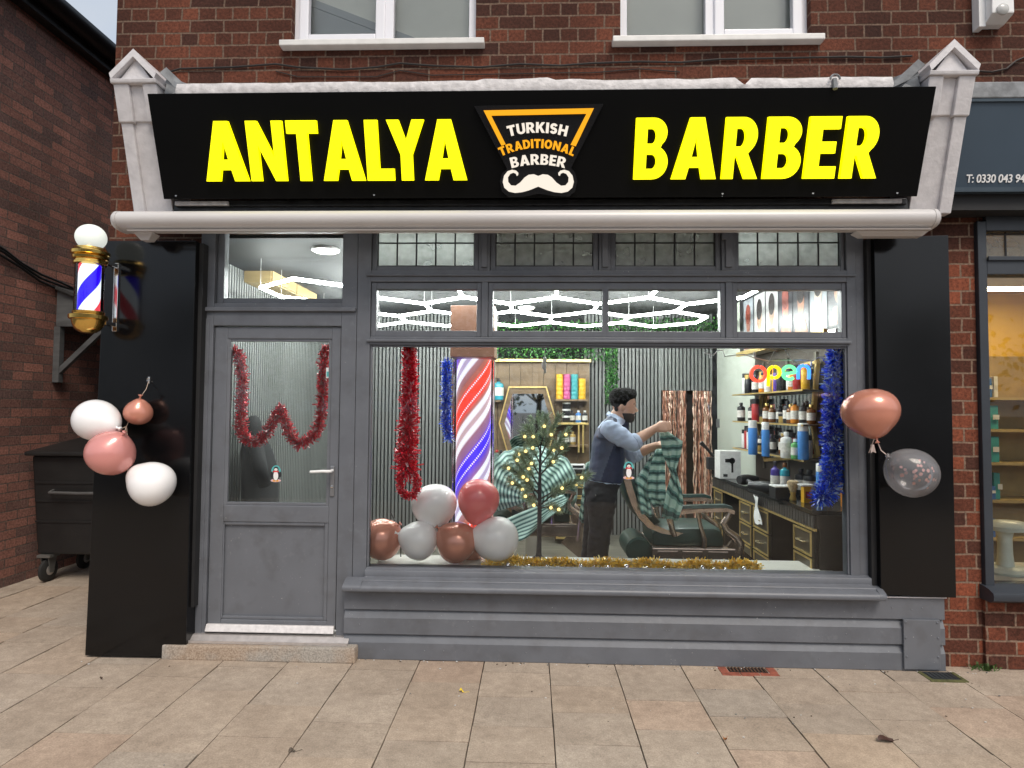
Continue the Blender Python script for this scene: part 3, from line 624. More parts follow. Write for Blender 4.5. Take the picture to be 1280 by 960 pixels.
# consoles
def console(sx, label):
    # profile along the slope: top at Y=-.52, foot at Y=-.20
    xi, xo = (2.225, 2.462)
    mb = MB()
    def X(v): return sx*v
    zb, zm, zt = 2.72, 3.22, 3.42
    def yz(z): return -0.165 - (z-zb)/(3.45-zb)*0.215
    def slab(xa, xb, z0, z1, proud, back=0.029):
        a, b_ = sorted((X(xa), X(xb)))
        mb.hexa([(a,yz(z0)-proud,z0),(b_,yz(z0)-proud,z0),(b_,back,z0),(a,back,z0)], [(a,yz(z1)-proud,z1),(b_,yz(z1)-proud,z1),(b_,back,z1),(a,back,z1)], 0.006)
    slab(xi, xo, zb, zt, 0.0)
    slab(xo-0.075, xo-0.004, zb-0.01, zm, 0.022, -0.12)
    slab(xi-0.015, xi+0.066, zm, zt, 0.034, -0.12); slab(xo-0.088, xo+0.002, zm, zt, 0.034, -0.12)
    slab(xi+0.065, xo-0.087, zm+0.01, zt, 0.012, -0.12)
    slab(xi-0.022, xo+0.012, zt, zt+0.024, 0.045)
    c = mb.build('console', WHITEP, sf)
    mb = MB(); xm = (xi+xo)/2; y0 = yz(zt)-0.045
    hw = (xo-xi)/2+0.010; zz = zt+0.025
    mb.hexa([(X(xm-hw+0.03),y0+0.03,zz),(X(xm+hw-0.03),y0+0.03,zz),(X(xm),y0+0.03,zz+0.135)], [(X(xm-hw+0.03),0.02,zz),(X(xm+hw-0.03),0.02,zz),(X(xm),0.02,zz+0.125)])
    for s_ in (-1, 1):
        mb.hexa([(X(xm+s_*hw),y0,zz),(X(xm+s_*hw),0.025,zz),(X(xm+s_*(hw+0.012)),0.025,zz+0.034),(X(xm+s_*(hw+0.012)),y0,zz+0.034)],
                [(X(xm),y0,zz+0.132),(X(xm),0.025,zz+0.132),(X(xm),0.025,zz+0.178),(X(xm),y0,zz+0.178)])
    mb.build('pediment', WHITEP, c)
console(-1, 'left'); console(1, 'right')
# lead flashing between the console heads and the wall
for sx in (-1, 1):
    mb = MB()
    mb.hexa([(sx*2.19,-0.36,3.36),(sx*2.05,-0.36,3.335),(sx*2.04,0.0,3.345),(sx*2.20,0.0,3.40)], [(sx*2.20,-0.30,3.52),(sx*2.13,-0.22,3.50),(sx*1.95,0.029,3.52),(sx*2.20,0.029,3.55)])
    mb.bar((sx*2.17,-0.40,3.50), (sx*2.02,-0.36,3.36), 0.012, 0.05)
    mb.bar((sx*2.16,-0.38,3.45), (sx*1.99,-0.40,3.365), 0.01, 0.03)
    mb.build('flashing', LEAD, sf)
# white lead gutter lip above the sign
mb = MB(); rings = []
rr = random.Random(11)
for i in range(90):
    x = -2.07 + 4.06*i/89
    t_ = 3.402 + 0.007*noise.noise((x*3.1, 0, 0)) + 0.005*noise.noise((x*11, 1, 0)) + (0.012 if -0.3 < x < 0.1 else 0) - (0.05 if abs(x-1.165) < 0.02 else 0)
    wv = 0.008*noise.noise((x*6, 4, 0))
    rings.append([(x,-0.435+wv,3.325),(x,-0.445+wv,3.36),(x,-0.432+wv,t_),(x,-0.30,t_+0.004),(x,0.029,3.46),(x,0.029,3.325)])
mb.loft(rings); mb.build('lead_gutter', LEADW, sf, smooth=True)
mb = MB(); c0 = at(1044, 100, Y=-0.46); mb.tube([c0+Vector((0.026*math.cos(a),0,0.026*math.sin(a)+0.005)) for a in [PI*i/8 for i in range(9)]], 0.006, 6); mb.tube([c0+Vector((0,0.01,0.01)), c0+Vector((0,0.0,-0.05))], 0.013, 8); mb.build('pipe_end', LEAD, sf)
# dark soffit band between sign and awning
mb = MB(); mb.box(-2.22, 2.22, -0.17, 0.029, 2.69, 2.80, 0.004); mb.box(-2.2,2.2,-0.19,-0.171,2.765,2.80,0.003); mb.box(-2.2,2.2,-0.18,-0.171,2.70,2.725,0.003); mb.build('soffit', P('flaking black paint', (0.016,0.016,0.017), 0.4, var=0.5, scale=14, bump=0.4, bscale=22), sf)
for a, b_ in ((-2.19,-1.86),(1.76,2.16)):
    mb = MB(); mb.box(a, b_, -0.212, -0.192, 2.765, 2.789, 0.003); mb.build('trim', LEADW, sf)

# ------------------------------------------------------------------ sign
SP0 = Vector((0, -0.262, 2.785)); SP1 = Vector((0, -0.452, 3.335)); SV = (SP1-SP0).normalized(); SL = (SP1-SP0).length
SN = Vector((0, SV.z, -SV.y)); 
if SN.y > 0: SN = -SN            # towards the street
sg = thing('shop_sign', (0, -0.262, 2.785), 'wide black canted shop sign with yellow lit lettering over the shopfront', 'sign')
def S3(u, v, off=0.0): return SP0 + Vector((u, 0, 0)) + SV*v + SN*off
mb = MB(); mb.hexa([S3(-2.228,0,-0.035),S3(2.216,0,-0.035),S3(2.216,0),S3(-2.228,0)], [S3(-2.228,SL,-0.035),S3(2.216,SL,-0.035),S3(2.216,SL),S3(-2.228,SL)], 0.003)
mb.mi = 1
for u in (-2.15, -0.95, -0.05, 1.1, 1.62, 2.1):
    for v in (0.02,): mb.lathe([(0.006,0.0),(0.004,0.004)], S3(u, v, 0.001), 'Y', 8)
mb.box(1.1-0.001,1.1+0.001,-0.2645,-0.2635,2.786,2.80); mb.build('board', [BLACKM, P('screw steel', (0.3,0.3,0.3), 0.4, 0.8)], sg)
def arc(cx, cy, rx, ry, a0, a1, n=14): return [(cx+rx*math.cos(R_(a0+(a1-a0)*i/n)), cy+ry*math.sin(R_(a0+(a1-a0)*i/n))) for i in range(n+1)]
def glyph(ch):
    if ch == 'A': return 0.74, [(0,0),(.235,0),(.278,.19),(.462,.19),(.505,0),(.74,0),(.485,1),(.255,1)], [[(.312,.365),(.428,.365),(.37,.67)]]
    if ch == 'N': return 0.70, [(0,0),(.2,0),(.2,.60),(.49,0),(.70,0),(.70,1),(.50,1),(.50,.40),(.21,1),(0,1)], []
    if ch == 'T': return 0.62, [(.2,0),(.42,0),(.42,.79),(.62,.79),(.62,1),(0,1),(0,.79),(.2,.79)], []
    if ch == 'L': return 0.47, [(0,0),(.47,0),(.47,.2),(.22,.2),(.22,1),(0,1)], []
    if ch == 'Y': return 0.70, [(.24,0),(.46,0),(.46,.43),(.70,1),(.475,1),(.35,.66),(.225,1),(0,1),(.24,.43)], []
    if ch == 'E': return 0.50, [(0,0),(.50,0),(.50,.2),(.22,.2),(.22,.41),(.46,.41),(.46,.60),(.22,.60),(.22,.80),(.50,.80),(.50,1),(0,1)], []
    if ch == 'B': return 0.60, [(0,0)]+arc(.33,.275,.27,.275,-90,62)+arc(.31,.755,.255,.245,-48,90)+[(0,1)], [[(.21,.175)]+arc(.31,.292,.085,.117,-90,90)+[(.21,.41)], [(.21,.585)]+arc(.295,.705,.075,.12,-90,90)+[(.21,.825)]]
    if ch == 'R': return 0.66, [(0,0),(.21,0),(.21,.37),(.245,.37),(.43,0),(.67,0)]+[(.455,.415)]+arc(.32,.70,.285,.30,-52,90)+[(0,1)], [[(.21,.53),]+arc(.30,.675,.085,.145,-90,90)+[(.21,.82)]]
    if ch == 'U': return 0.66, [(0,1)]+arc(.33,.33,.33,.34,180,360)+[(.66,1),(.45,1)]+arc(.33,.33,.12,.15,360,180)+[(.21,1)], []
    if ch == 'K': return 0.70, [(0,0),(.21,0),(.21,.36),(.27,.43),(.455,0),(.70,0),(.42,.56),(.68,1),(.44,1),(.21,.62),(.21,1),(0,1)], []
    if ch == 'I': return 0.22, [(0,0),(.22,0),(.22,1),(0,1)], []
    if ch == 'H': return 0.68, [(0,0),(.21,0),(.21,.40),(.47,.40),(.47,0),(.68,0),(.68,1),(.47,1),(.47,.60),(.21,.60),(.21,1),(0,1)], []
    if ch == 'D': return 0.68, [(0,0)]+arc(.28,.5,.40,.5,-90,90,20)+[(0,1)], [[(.21,.19)]+arc(.27,.5,.19,.31,-90,90,16)+[(.21,.81)]]
    if ch == 'O': return 0.74, arc(.37,.5,.37,.51,0,345,23), [arc(.37,.5,.155,.30,0,345,23)]
    if ch == 'S':
        cl = arc(.30,.72,.18,.18,20,270,12)+arc(.30,.36-.0,.18,.18,90,-160,12)
        th = 0.10; L_, R2 = [], []
        for i, p_ in enumerate(cl):
            a = cl[max(i-1,0)]; b_ = cl[min(i+1,len(cl)-1)]; dx, dy = b_[0]-a[0], b_[1]-a[1]; l = math.hypot(dx,dy) or 1
            L_.append((p_[0]-dy/l*th, p_[1]+dx/l*th)); R2.append((p_[0]+dy/l*th, p_[1]-dx/l*th))
        return 0.60, [(x, (y-.08)*1.087) for x, y in L_+R2[::-1]], []
def letter(ch, fn, mat, parent, depth, name='letter'):
    w_, o_, h_ = glyph(ch); mb = MB(); mb.prism(o_, h_, fn, depth)
    return mb.build(name, mat, parent)
SIGNL = [('A',251.7,306.7),('N',309,355),('T',359,398),('A',400.5,454.5),('L',456.3,491.5),('Y',483.5,531.5),('A',528.7,583.5),
         ('B',793.5,836.5),('A',841,899),('R',905,950.5),('B',957,1004),('E',1009,1049),('R',1055.5,1101.5)]
for ch, xa, xb in SIGNL:
    fx = lambda x, y: at_plane(x, y, SP0+SN*0.03, SN)
    k = (xa-251)/850; yt = 146.8 - 6.0*k; yb = 224.5 - 3.2*k
    pa, pb = fx(xa, (yt+yb)/2), fx(xb, (yt+yb)/2); vt = (fx(xa, yt)-SP0).dot(SV); vb = (fx(xa, yb)-SP0).dot(SV)
    w_ = glyph(ch)[0]; wd_ = pb.x-pa.x; u0, sc = pa.x+wd_*0.015, wd_*0.97/w_; vb, vt = 0.100, 0.430
    letter(ch, lambda u, v, u0=u0, sc=sc, vb=vb, vt=vt: S3(u0+u*sc, vb+v*(vt-vb), 0.03), YEL, sg, -SN*0.028)
# emblem
def EM(zx, zy, off):   # emblem drawing coordinates -> sign plane
    return at_plane(580+zx/7.111, 120+zy/7.111, SP0, SN) + SN*off
mb = MB(); out = [(92,92),(1238,74),(950,640),(985,680),(1005,760),(985,850),(930,895),(800,890),(665,868),(530,895),(400,900),(340,850),(320,760),(340,690),(385,650)]
mb.prism(out, [], lambda x, y: EM(x, y, 0.022), -SN*0.021); em = mb.build('emblem', P('black acrylic', (0.01,0.01,0.011), 0.2, var=0), sg)
mb = MB(); mb.prism([(178,135),(1150,115),(990,450),(945,437),(1085,163),(245,180),(372,432),(335,445)], [], lambda x, y: EM(x, y, 0.034), -SN*0.011); mb.build('border', ORG_E, em)
def word(txt, mat, xc, x0, x1, ybase, sag, cap):
    gap = 0.05; ws = [glyph(c)[0] for c in txt]; tot = sum(ws)+gap*(len(txt)-1); sc = (x1-x0)/tot; half = (x1-x0)/2
    x = x0; g = MB()
    for c, w_ in zip(txt, ws):
        cx = x+w_*sc/2; d = (cx-xc)/half; ang = math.atan(2*sag*d/half); yb = ybase+sag*d*d
        _, o_, h_ = glyph(c)
        def fn(u, v, cx=cx, w_=w_, ang=ang, yb=yb):
            a = (u-w_/2)*sc; b_ = v*cap
            return EM(cx+a*math.cos(ang)+b_*math.sin(ang), yb+a*math.sin(ang)-b_*math.cos(ang), 0.034)
        g.prism(o_, h_, fn, -SN*0.011); x += (w_+gap)*sc
    g.build('word', mat, em)
word('TURKISH', WRM_E, 655, 398, 908, 330, 35, 92)
word('TRADITIONAL', ORG_E, 650, 330, 968, 465, 75, 78)
word('BARBER', WRM_E, 660, 425, 895, 612, 32, 92)
half = [(660,712),(700,697),(745,702),(780,725),(820,770),(860,798),(900,795),(925,765),(928,725),(908,694),(880,683),(858,692),(850,712),(838,705),(836,685),(855,665),(890,657),(930,670),(962,710),(973,765),(960,815),(920,850),(865,862),(800,855),(740,838),(690,818),(660,806)]
mus = half + [(1320-x, y) for x, y in half[::-1][1:-1]]
mb = MB(); mb.prism(mus, [], lambda x, y: EM(x, y, 0.034), -SN*0.011); mb.build('moustache', WRM_E, em)

# ------------------------------------------------------------------ awning
aw = thing('awning', (0, -0.28, 2.57), 'closed white roller awning cassette running across under the sign', 'awning')
prof = [(-0.225,2.695),(-0.27,2.702),(-0.31,2.700),(-0.335,2.690),(-0.352,2.668),(-0.357,2.645),(-0.352,2.622),(-0.338,2.600),(-0.31,2.586),(-0.27,2.580),(-0.225,2.580)]
prof = [(y, 2.641+(z-2.641)*0.92) for y, z in prof]
mb = MB(); mb.loft([[(x,y,z) for y, z in prof] for x in (-2.46,-1.2,0.05,1.2,2.262)]); 
mb.build('cassette', AWN, aw, smooth=True)
def cap(xs, s_):
    mb = MB(); rings = []
    for d, k in ((0,1.03),(0.012,1.03),(0.024,0.98),(0.034,0.86),(0.040,0.6)):
        rings.append([(xs+s_*d, -0.285+(y+0.285)*k, 2.641+(z-2.641)*k) for y, z in prof])
    mb.loft(rings); mb.build('end_cap', AWN, aw, smooth=True)
cap(-2.461, -1); cap(2.263, 1)
mb = MB(); mb.loft([[(x,-0.30,2.579),(x,-0.335,2.5795),(x,-0.33,2.572),(x,-0.30,2.570)] for x in (-2.40, 2.25)]); mb.build('front_bar', AWN, aw)
for a, b_, z0 in ((-2.40,-2.28,2.535),(1.86,2.27,2.552)):
    mb = MB(); mb.hexa([(a+0.04,-0.265,z0),(b_-.03,-0.265,z0),(b_-.03,-0.21,z0),(a+0.04,-0.21,z0)], [(a,-0.28,2.579),(b_,-0.28,2.579),(b_,-0.20,2.579),(a,-0.20,2.579)], 0.003); mb.build('bracket', AWN, aw)

# ------------------------------------------------------------------ step
mb = MB(); mb.box(-2.245, -1.062, -0.115, -0.001, 0.0, 0.088, 0.009)
for v in mb.bm.verts: v.co += Vector((0.006*noise.noise(v.co*9), 0.006*noise.noise(v.co*7+Vector((3,0,0))), 0.003*noise.noise(v.co*8)))
def step_mat():
    mt, t, b = newmat('weathered stone step'); tc = t.nodes.new('ShaderNodeTexCoord')
    n1 = t.nodes.new('ShaderNodeTexNoise'); n1.inputs['Scale'].default_value = 110; n1.inputs['Detail'].default_value = 3
    n2 = t.nodes.new('ShaderNodeTexNoise'); n2.inputs['Scale'].default_value = 4; n2.inputs['Detail'].default_value = 6
    for n in (n1, n2): t.links.new(tc.outputs['Object'], n.inputs['Vector'])
    r1 = t.nodes.new('ShaderNodeValToRGB'); r1.color_ramp.elements[0].position = .35; r1.color_ramp.elements[1].position = .62
    r1.color_ramp.elements[0].color = (.12,.11,.10,1); r1.color_ramp.elements[1].color = (.42,.38,.33,1); t.links.new(n1.outputs[0], r1.inputs[0])
    r2 = t.nodes.new('ShaderNodeValToRGB'); r2.color_ramp.elements[0].position = .42; r2.color_ramp.elements[1].position = .6
    r2.color_ramp.elements[0].color = (.40,.27,.17,1); r2.color_ramp.elements[1].color = (.36,.33,.29,1); t.links.new(n2.outputs[0], r2.inputs[0])
    mx = t.nodes.new('ShaderNodeMix'); mx.data_type = 'RGBA'; mx.inputs[0].default_value = .5; t.links.new(r1.outputs[0], mx.inputs[6]); t.links.new(r2.outputs[0], mx.inputs[7])
    t.links.new(mx.outputs[2], b.inputs['Base Color']); b.inputs['Roughness'].default_value = .9
    bp = t.nodes.new('ShaderNodeBump'); bp.inputs['Strength'].default_value = .6; bp.inputs['Distance'].default_value = .004; t.links.new(n1.outputs[0], bp.inputs['Height']); t.links.new(bp.outputs[0], b.inputs['Normal'])
    return mt
single(mb, 'door_step', step_mat(), 'rough stone doorstep below the grey door', 'step')

# ------------------------------------------------------------------ right neighbour shop
ns = thing('shopfront', (3.6, 0, 0), 'dark blue framed neighbouring shopfront with blue fascia at the right edge', 'shopfront')
NAVY = P('dark blue frame paint', (0.028, 0.034, 0.044), 0.45, var=0.12, scale=5, bump=0.05)
BLUEG = P('blue grey fascia', (0.040, 0.062, 0.088), 0.4, var=0.08, scale=2)
def zz(x, y, Y=0.0): return at(x, y, Y=Y).z
mb = MB(); XR = 6.4
mb.box(2.737, 2.790, 0.0, 0.10, 0.44, 2.72, 0.005); 
ztr0, ztr1 = zz(1240, 343), zz(1240, 322)
mb.box(2.790, XR, 0.0, 0.10, ztr0, ztr1, 0.005); mb.box(2.790, XR, -0.015, -0.001, ztr1-0.02, ztr1+0.006, 0.003)
mb.box(2.790, XR, 0.0, 0.10, 2.66, 2.75, 0.004)
for x_ in (3.9, 5.0): mb.box(x_, x_+0.06, 0.0, 0.1, 0.5, ztr0, 0.004); mb.box(x_, x_+0.06, 0.0, 0.1, ztr1, 2.66, 0.004)
mb.build('frame', NAVY, ns)
mb = MB(); zs = zz(1255, 745, -0.06)
mb.loft([[(x,0.10,zs-0.04),(x,0.10,zs+0.05),(x,0.0,zs+0.045),(x,-0.05,zs+0.035),(x,-0.085,zs+0.02),(x,-0.09,zs),(x,-0.085,zs-0.025),(x,-0.06,zs-0.04)] for x in (2.72, XR)])
mb.build('window_sill', NAVY, ns, smooth=True)
mb = MB(); mb.box(2.7355, XR, 0.01, 0.2, 0.0, zs-0.041); mb.build('stallriser', BRICKL, ns)
mb = MB(); mb.box(2.787, XR, 0.04, 0.047, zs+0.05, ztr0+0.002); mb.build('display_pane', GLASS, ns)
mb = MB(); mb.box(2.787, XR, 0.04, 0.047, ztr1-0.002, 2.662); tp = mb.build('transom_pane', glass('warm textured glass', (0.80,0.78,0.70), 0.1, 0.35), ns)
mb = MB()
for i in range(24):
    x_ = 2.93+i*0.148; mb.tube([(x_,0.037,ztr1),(x_,0.037,2.66)], 0.0055, 6)
mb.tube([(2.79,0.0365,ztr1+0.155),(XR,0.0365,ztr1+0.155)], 0.0055, 6); mb.build('leading', P('dark came', (0.02,0.02,0.022), 0.6), ns)
# fascia
f0 = at(1197, 240, Y=-0.16); f1 = at(1208, 124, Y=-0.27)
fz0, fz1 = f0.z, f1.z
mb = MB(); x_ = 2.455
mb.hexa([(x_,-0.16,fz0),(XR,-0.16,fz0),(XR,0.028,fz0),(x_,0.028,fz0)], [(x_,-0.27,fz1),(XR,-0.27,fz1),(XR,0.028,fz1),(x_,0.028,fz1)], 0.004); fs = mb.build('fascia', BLUEG, ns)
mb = MB(); nrm = Vector((0,-(fz1-fz0),-0.11)).normalized()
def F3(x, v, off): return Vector((x, -0.16-0.11*v, fz0+(fz1-fz0)*v)) + nrm*off
for (xa, xb, va, vb) in ((x_, XR, 0.0, 0.05), (x_, x_+0.03, 0.05, 0.97), (x_, XR, 0.97, 1.0)):
    mb.hexa([F3(xa,va,0.001),F3(xb,va,0.001),F3(xb,va,0.012),F3(xa,va,0.012)], [F3(xa,vb,0.001),F3(xb,vb,0.001),F3(xb,vb,0.012),F3(xa,vb,0.012)])
mb.build('fascia_edge', P('blue grey edge trim', (0.06,0.085,0.11), 0.35), fs)
cu = bpy.data.curves.new('phone_number', 'FONT'); cu.body = 'T: 0330 043 94'; cu.size = 0.085; cu.extrude = 0.002; cu.offset = 0.0012; cu.space_character = 0.96
to = bpy.data.objects.new('phone_number', cu); COL.objects.link(to)
dg = bpy.context.evaluated_depsgraph_get(); tm = bpy.data.meshes.new_from_object(to.evaluated_get(dg)); bpy.data.objects.remove(to)
po = bpy.data.objects.new('lettering', tm); COL.objects.link(po); tm.materials.append(P('white vinyl', (0.8,0.8,0.8), 0.4, var=0)); po.parent = fs
tp0 = at(1207, 228, Y=-0.175); bx_ = Vector((1,0,0)); by_ = (F3(0,1,0)-F3(0,0,0)).normalized()
vv = (tp0.z-fz0)/(fz1-fz0); o3 = F3(tp0.x, vv, 0.003)
mw = Matrix.Identity(4)
wmax = max(v.co.x for v in tm.vertices); k_ = 0.72*0.5/ wmax * 1.0
k_ = (at(1291,228,Y=-0.175).x-tp0.x)/wmax*0.86
for v in tm.vertices: v.co = (o3 + bx_*v.co.x*k_*1.02 + by_*v.co.y*k_*1.15 + nrm*v.co.z) - ORG['shopfront.001']
mb = MB(); mb.box(2.44, XR, -0.285, 0.029, fz1+0.001, fz1+0.095, 0.006); mb.build('lead_flashing', LEAD, ns)
mb = MB(); mb.box(2.47, XR, -0.12, 0.029, 2.75, fz0-0.001); mb.build('soffit', DARK, ns)
# its lit room
YW = P('warm cream shop wall', (0.58, 0.36, 0.06), 0.7, var=0.05, scale=2)
rm = thing('shop_room', (4.6, 2, 0), 'warm yellow lit interior of the neighbouring shop behind its window', 'room')
mb = MB(); mb.box(2.75, 6.4, 3.4, 3.5, 0.0, 2.9); mb.box(6.4, 6.5, 0.2, 3.5, 0.0, 2.9); mb.box(2.74, 2.80, 0.2, 3.4, 0.0, 2.9); mb.build('wall', YW, rm)
mb = MB(); mb.box(2.74, 6.5, 0.12, 3.5, 2.9, 2.95); mb.build('ceiling', P('warm ceiling', (0.5,0.34,0.08), 0.8), rm)
mb = MB(); mb.box(2.74, 6.5, 0.12, 3.5, 0.0, 0.05); mb.build('floor', P('brown floor', (0.12,0.09,0.06), 0.5), rm)
for k, (x_, y_) in enumerate(((4.3,1.4),(4.9,2.6))):
    tl = thing('ceiling_light', (x_, y_, 2.80), ['fluorescent ceiling light nearest the neighbouring shop window', 'second fluorescent ceiling light deeper inside the neighbouring shop'][k], 'light', 'strip lights in the neighbouring shop')
    mb = MB(); mb.box(x_-0.7, x_+0.7, y_-0.1, y_+0.1, 2.81, 2.895); mb.build('housing', WHITE, tl)
    mb = MB(); mb.box(x_-0.68, x_+0.68, y_-0.08, y_+0.08, 2.80, 2.809); mb.build('diffuser', E_('strip diffuser', (1,0.80,0.45), 24), tl)
ST = [P('book red', (0.45,0.04,0.03), 0.5), P('book yellow', (0.6,0.42,0.05), 0.5), P('book white', (0.65,0.63,0.58), 0.5), P('book blue', (0.05,0.14,0.35), 0.5), P('book orange', (0.55,0.2,0.03), 0.5), P('book teal', (0.04,0.28,0.27), 0.5)]
bc = thing('bookcase', (4.2, 2.4, 0.05), 'cream bookcase of boxes and books inside the neighbouring shop', 'shelf')
mb = MB()
for x_ in (3.2, 5.4): mb.box(x_, x_+0.04, 2.1, 2.45, 0.05, 2.1)
mb.box(3.24, 5.4, 2.44, 2.45, 0.05, 2.1); mb.build('side_panel', P('pale wood', (0.36,0.25,0.09), 0.5), bc)
SHZ = [0.35, 0.7, 1.05, 1.36, 1.66]
for z_ in SHZ:
    mb = MB(); mb.box(3.24, 5.4, 2.1, 2.44, z_, z_+0.025); mb.build('shelf', P('pale shelf wood', (0.42,0.30,0.12), 0.5), bc)
kk = 0
rb = random.Random(21)
for zi, z_ in enumerate(SHZ):
    x_ = 3.27
    while x_ < 4.35:
        w_ = rb.uniform(0.035, 0.10); h_ = rb.uniform(0.12, 0.26); mb = MB(); mb.box(x_, x_+w_, 2.12+rb.uniform(0,.04), 2.3, z_+0.026, z_+0.026+h_, 0.003)
        mb.mi = 1; mb.box(x_+0.008, x_+w_-0.008, 2.1185, 2.1195, z_+0.05+h_*.3, z_+0.05+h_*.5)
        single(mb, 'box', [rb.choice(ST), ST[2]], ['box on the lowest shelf of the neighbouring shop bookcase','box on the second lowest shelf of the neighbouring bookcase','box on the middle shelf of the neighbouring shop bookcase','box on the second highest shelf of the neighbouring bookcase','box on the top shelf of the neighbouring shop bookcase'][zi], 'box', 'boxes on the neighbouring shop shelves')
        x_ += w_+rb.uniform(0.004, 0.03); kk += 1
# pale weighing scale by its window
p0 = at(1254, 722, Y=0.28)
sc = thing('weighing_scale', (p0.x, 0.3, zs+0.05), 'pale green stand with round base by the neighbouring shop window', 'scale')
PG = P('pale green enamel', (0.5,0.56,0.5), 0.35)
mb = MB(); mb.lathe([(0.12,0),(0.13,0.015),(0.11,0.035),(0.05,0.045)], (p0.x+.04,0.3,zs+0.05), 'Z', 24, sx=1.2); mb.build('base', PG, sc, smooth=True)
mb = MB(); mb.lathe([(0.05,0.04),(0.042,0.12),(0.04,0.22),(0.05,0.27)], (p0.x+.03,0.3,zs+0.05), 'Z', 20); mb.build('stem', PG, sc, smooth=True)
mb = MB(); mb.lathe([(0.03,0.265),(0.09,0.272),(0.1,0.30),(0.07,0.33),(0.03,0.335)], (p0.x+.05,0.3,zs+0.05), 'Z', 24, sx=1.3); mb.build('head', PG, sc, smooth=True)
mb = MB(); mb.box(2.79, 6.3, 0.11, 0.6, zs-0.0, zs+0.048); single(mb, 'window_ledge', P('ledge cream', (0.5,0.5,0.46), 0.5), 'pale ledge behind the neighbouring shop display pane', 'ledge')

# ------------------------------------------------------------------ drain covers, leaf, small litter on the pavement
gr = thing('drain_grating', (1.28, -0.105, 0.0), 'rusty drain grating in a red brick surround below the shopfront', 'drain')
mb = MB()
for i in range(3): mb.box(1.115+i*0.112, 1.222+i*0.112, -0.165, -0.125, -0.01, 0.004, 0.003)
for y_ in (-0.120, -0.085): mb.box(1.115, 1.165, y_, y_+0.034, -0.01, 0.004, 0.003); mb.box(1.40, 1.45, y_, y_+0.034, -0.01, 0.004, 0.003)
mb.build('surround', P('red brick', (0.26,0.075,0.045), 0.85, var=0.3, scale=20, bump=0.4), gr)
mb = MB(); mb.box(1.17, 1.395, -0.12, -0.055, -0.01, 0.0022); mb.mi = 1
for i in range(11): mb.box(1.175+i*0.0203, 1.184+i*0.0203, -0.118, -0.057, 0.003, 0.007)
mb.build('grate', [DARK, P('rusty iron', (0.12,0.06,0.035), 0.8, 0.3, var=0.4, scale=60)], gr)
mh = thing('drain_cover', (2.40, -0.12, 0.0), 'small mossy square drain cover at the foot of the brick pier', 'drain')
mb = MB(); mb.box(2.285,2.50,-0.19,-0.165,-0.01,0.005,0.003); mb.box(2.285,2.31,-0.164,-0.06,-0.01,0.005,0.003); mb.box(2.475,2.50,-0.164,-0.06,-0.01,0.005,0.003); mb.build('frame', P('mossy iron', (0.085,0.085,0.03), 0.9, var=0.4, scale=40), mh)
mb = MB(); mb.box(2.312,2.473,-0.163,-0.062,-0.01,0.004,0.003); mb.mi=1
for i in range(6): mb.box(2.32+i*0.025, 2.335+i*0.025, -0.155,-0.07,0.0045,0.0065)
mb.build('lid', [P('cast iron', (0.04,0.045,0.05), 0.6, 0.5, var=0.3), P('cast ribs', (0.05,0.055,0.06), 0.6, 0.5)], mh)
def leaf(px, py, L, W, ang, mat, label):
    c = at(px, py, Z=0.004); mb = MB(); n = 8; top = []
    ca_, sa_ = math.cos(ang), math.sin(ang)
    for i in range(n+1):
        t_ = i/n; hw = W*math.sin(PI*min(1, t_*0.95+0.02))**0.8; x = (t_-0.5)*L; zc = 0.006+0.008*math.sin(t_*5)
        row = []
        for s_ in (-1, 0, 1):
            yy = s_*hw; z_ = zc + (0.010 if s_ else 0.0)*(1 if s_ > 0 else 0.5)
            row.append(Vector((c.x+x*ca_-yy*sa_, c.y+x*sa_+yy*ca_, max(0.002, z_))))
        top.append(row)
    for A, B in zip(top, top[1:]):
        mb.quad(A[0], B[0], B[1], A[1]); mb.quad(A[1], B[1], B[2], A[2])
    bmesh.ops.remove_doubles(mb.bm, verts=mb.bm.verts[:], dist=1e-5)
    tip = top[0][1]; mb.tube([top[-1][1], top[-1][1]+Vector((ca_*0.03, sa_*0.03, 0.001))], 0.0012, 5)
    single(mb, 'leaf', mat, label, 'leaf')
leaf(1107, 926, 0.085, 0.022, 0.25, P('dark dead leaf', (0.05,0.018,0.010), 0.6), 'dark curled dead leaf lying on the slabs at right')
leaf(906, 925, 0.026, 0.010, 1.0, P('orange leaf', (0.35,0.13,0.03), 0.7), 'small orange leaf scrap on a slab joint')
leaf(577, 865, 0.022, 0.010, 0.2, P('yellow petal', (0.75,0.55,0.03), 0.6), 'tiny yellow petal on the slab under the window')
leaf(127, 849, 0.024, 0.006, 2.4, P('brown scrap', (0.07,0.045,0.03), 0.7), 'tiny brown twig leaf on the slab below the left black panel')
leaf(365, 940, 0.03, 0.009, 0.6, P('grey brown scrap', (0.10,0.08,0.06), 0.7), 'grey brown leaf scrap near the bottom edge of the pavement')
# weeds at the foot of the pier
mb = MB(); rw = random.Random(4); base = at(1220, 832, Z=0.0)
for i in range(60):
    p_ = Vector((base.x+rw.gauss(0,.035), 0.0+rw.uniform(-.03,.02), 0.0)); d_ = Vector((rw.gauss(0,.5), rw.gauss(-.3,.4), 1)).normalized()*rw.uniform(.012,.05); s_ = Vector((rw.gauss(0,1),rw.gauss(0,1),0)).normalized()*0.006
    mb.quad(p_-s_*.5, p_+s_*.5, p_+d_+s_, p_+d_-s_)
single(mb, 'weed', P('weed green', (0.06,0.11,0.025), 0.7, var=.3), 'small green weed growing at the foot of the right brick pier', 'plant')

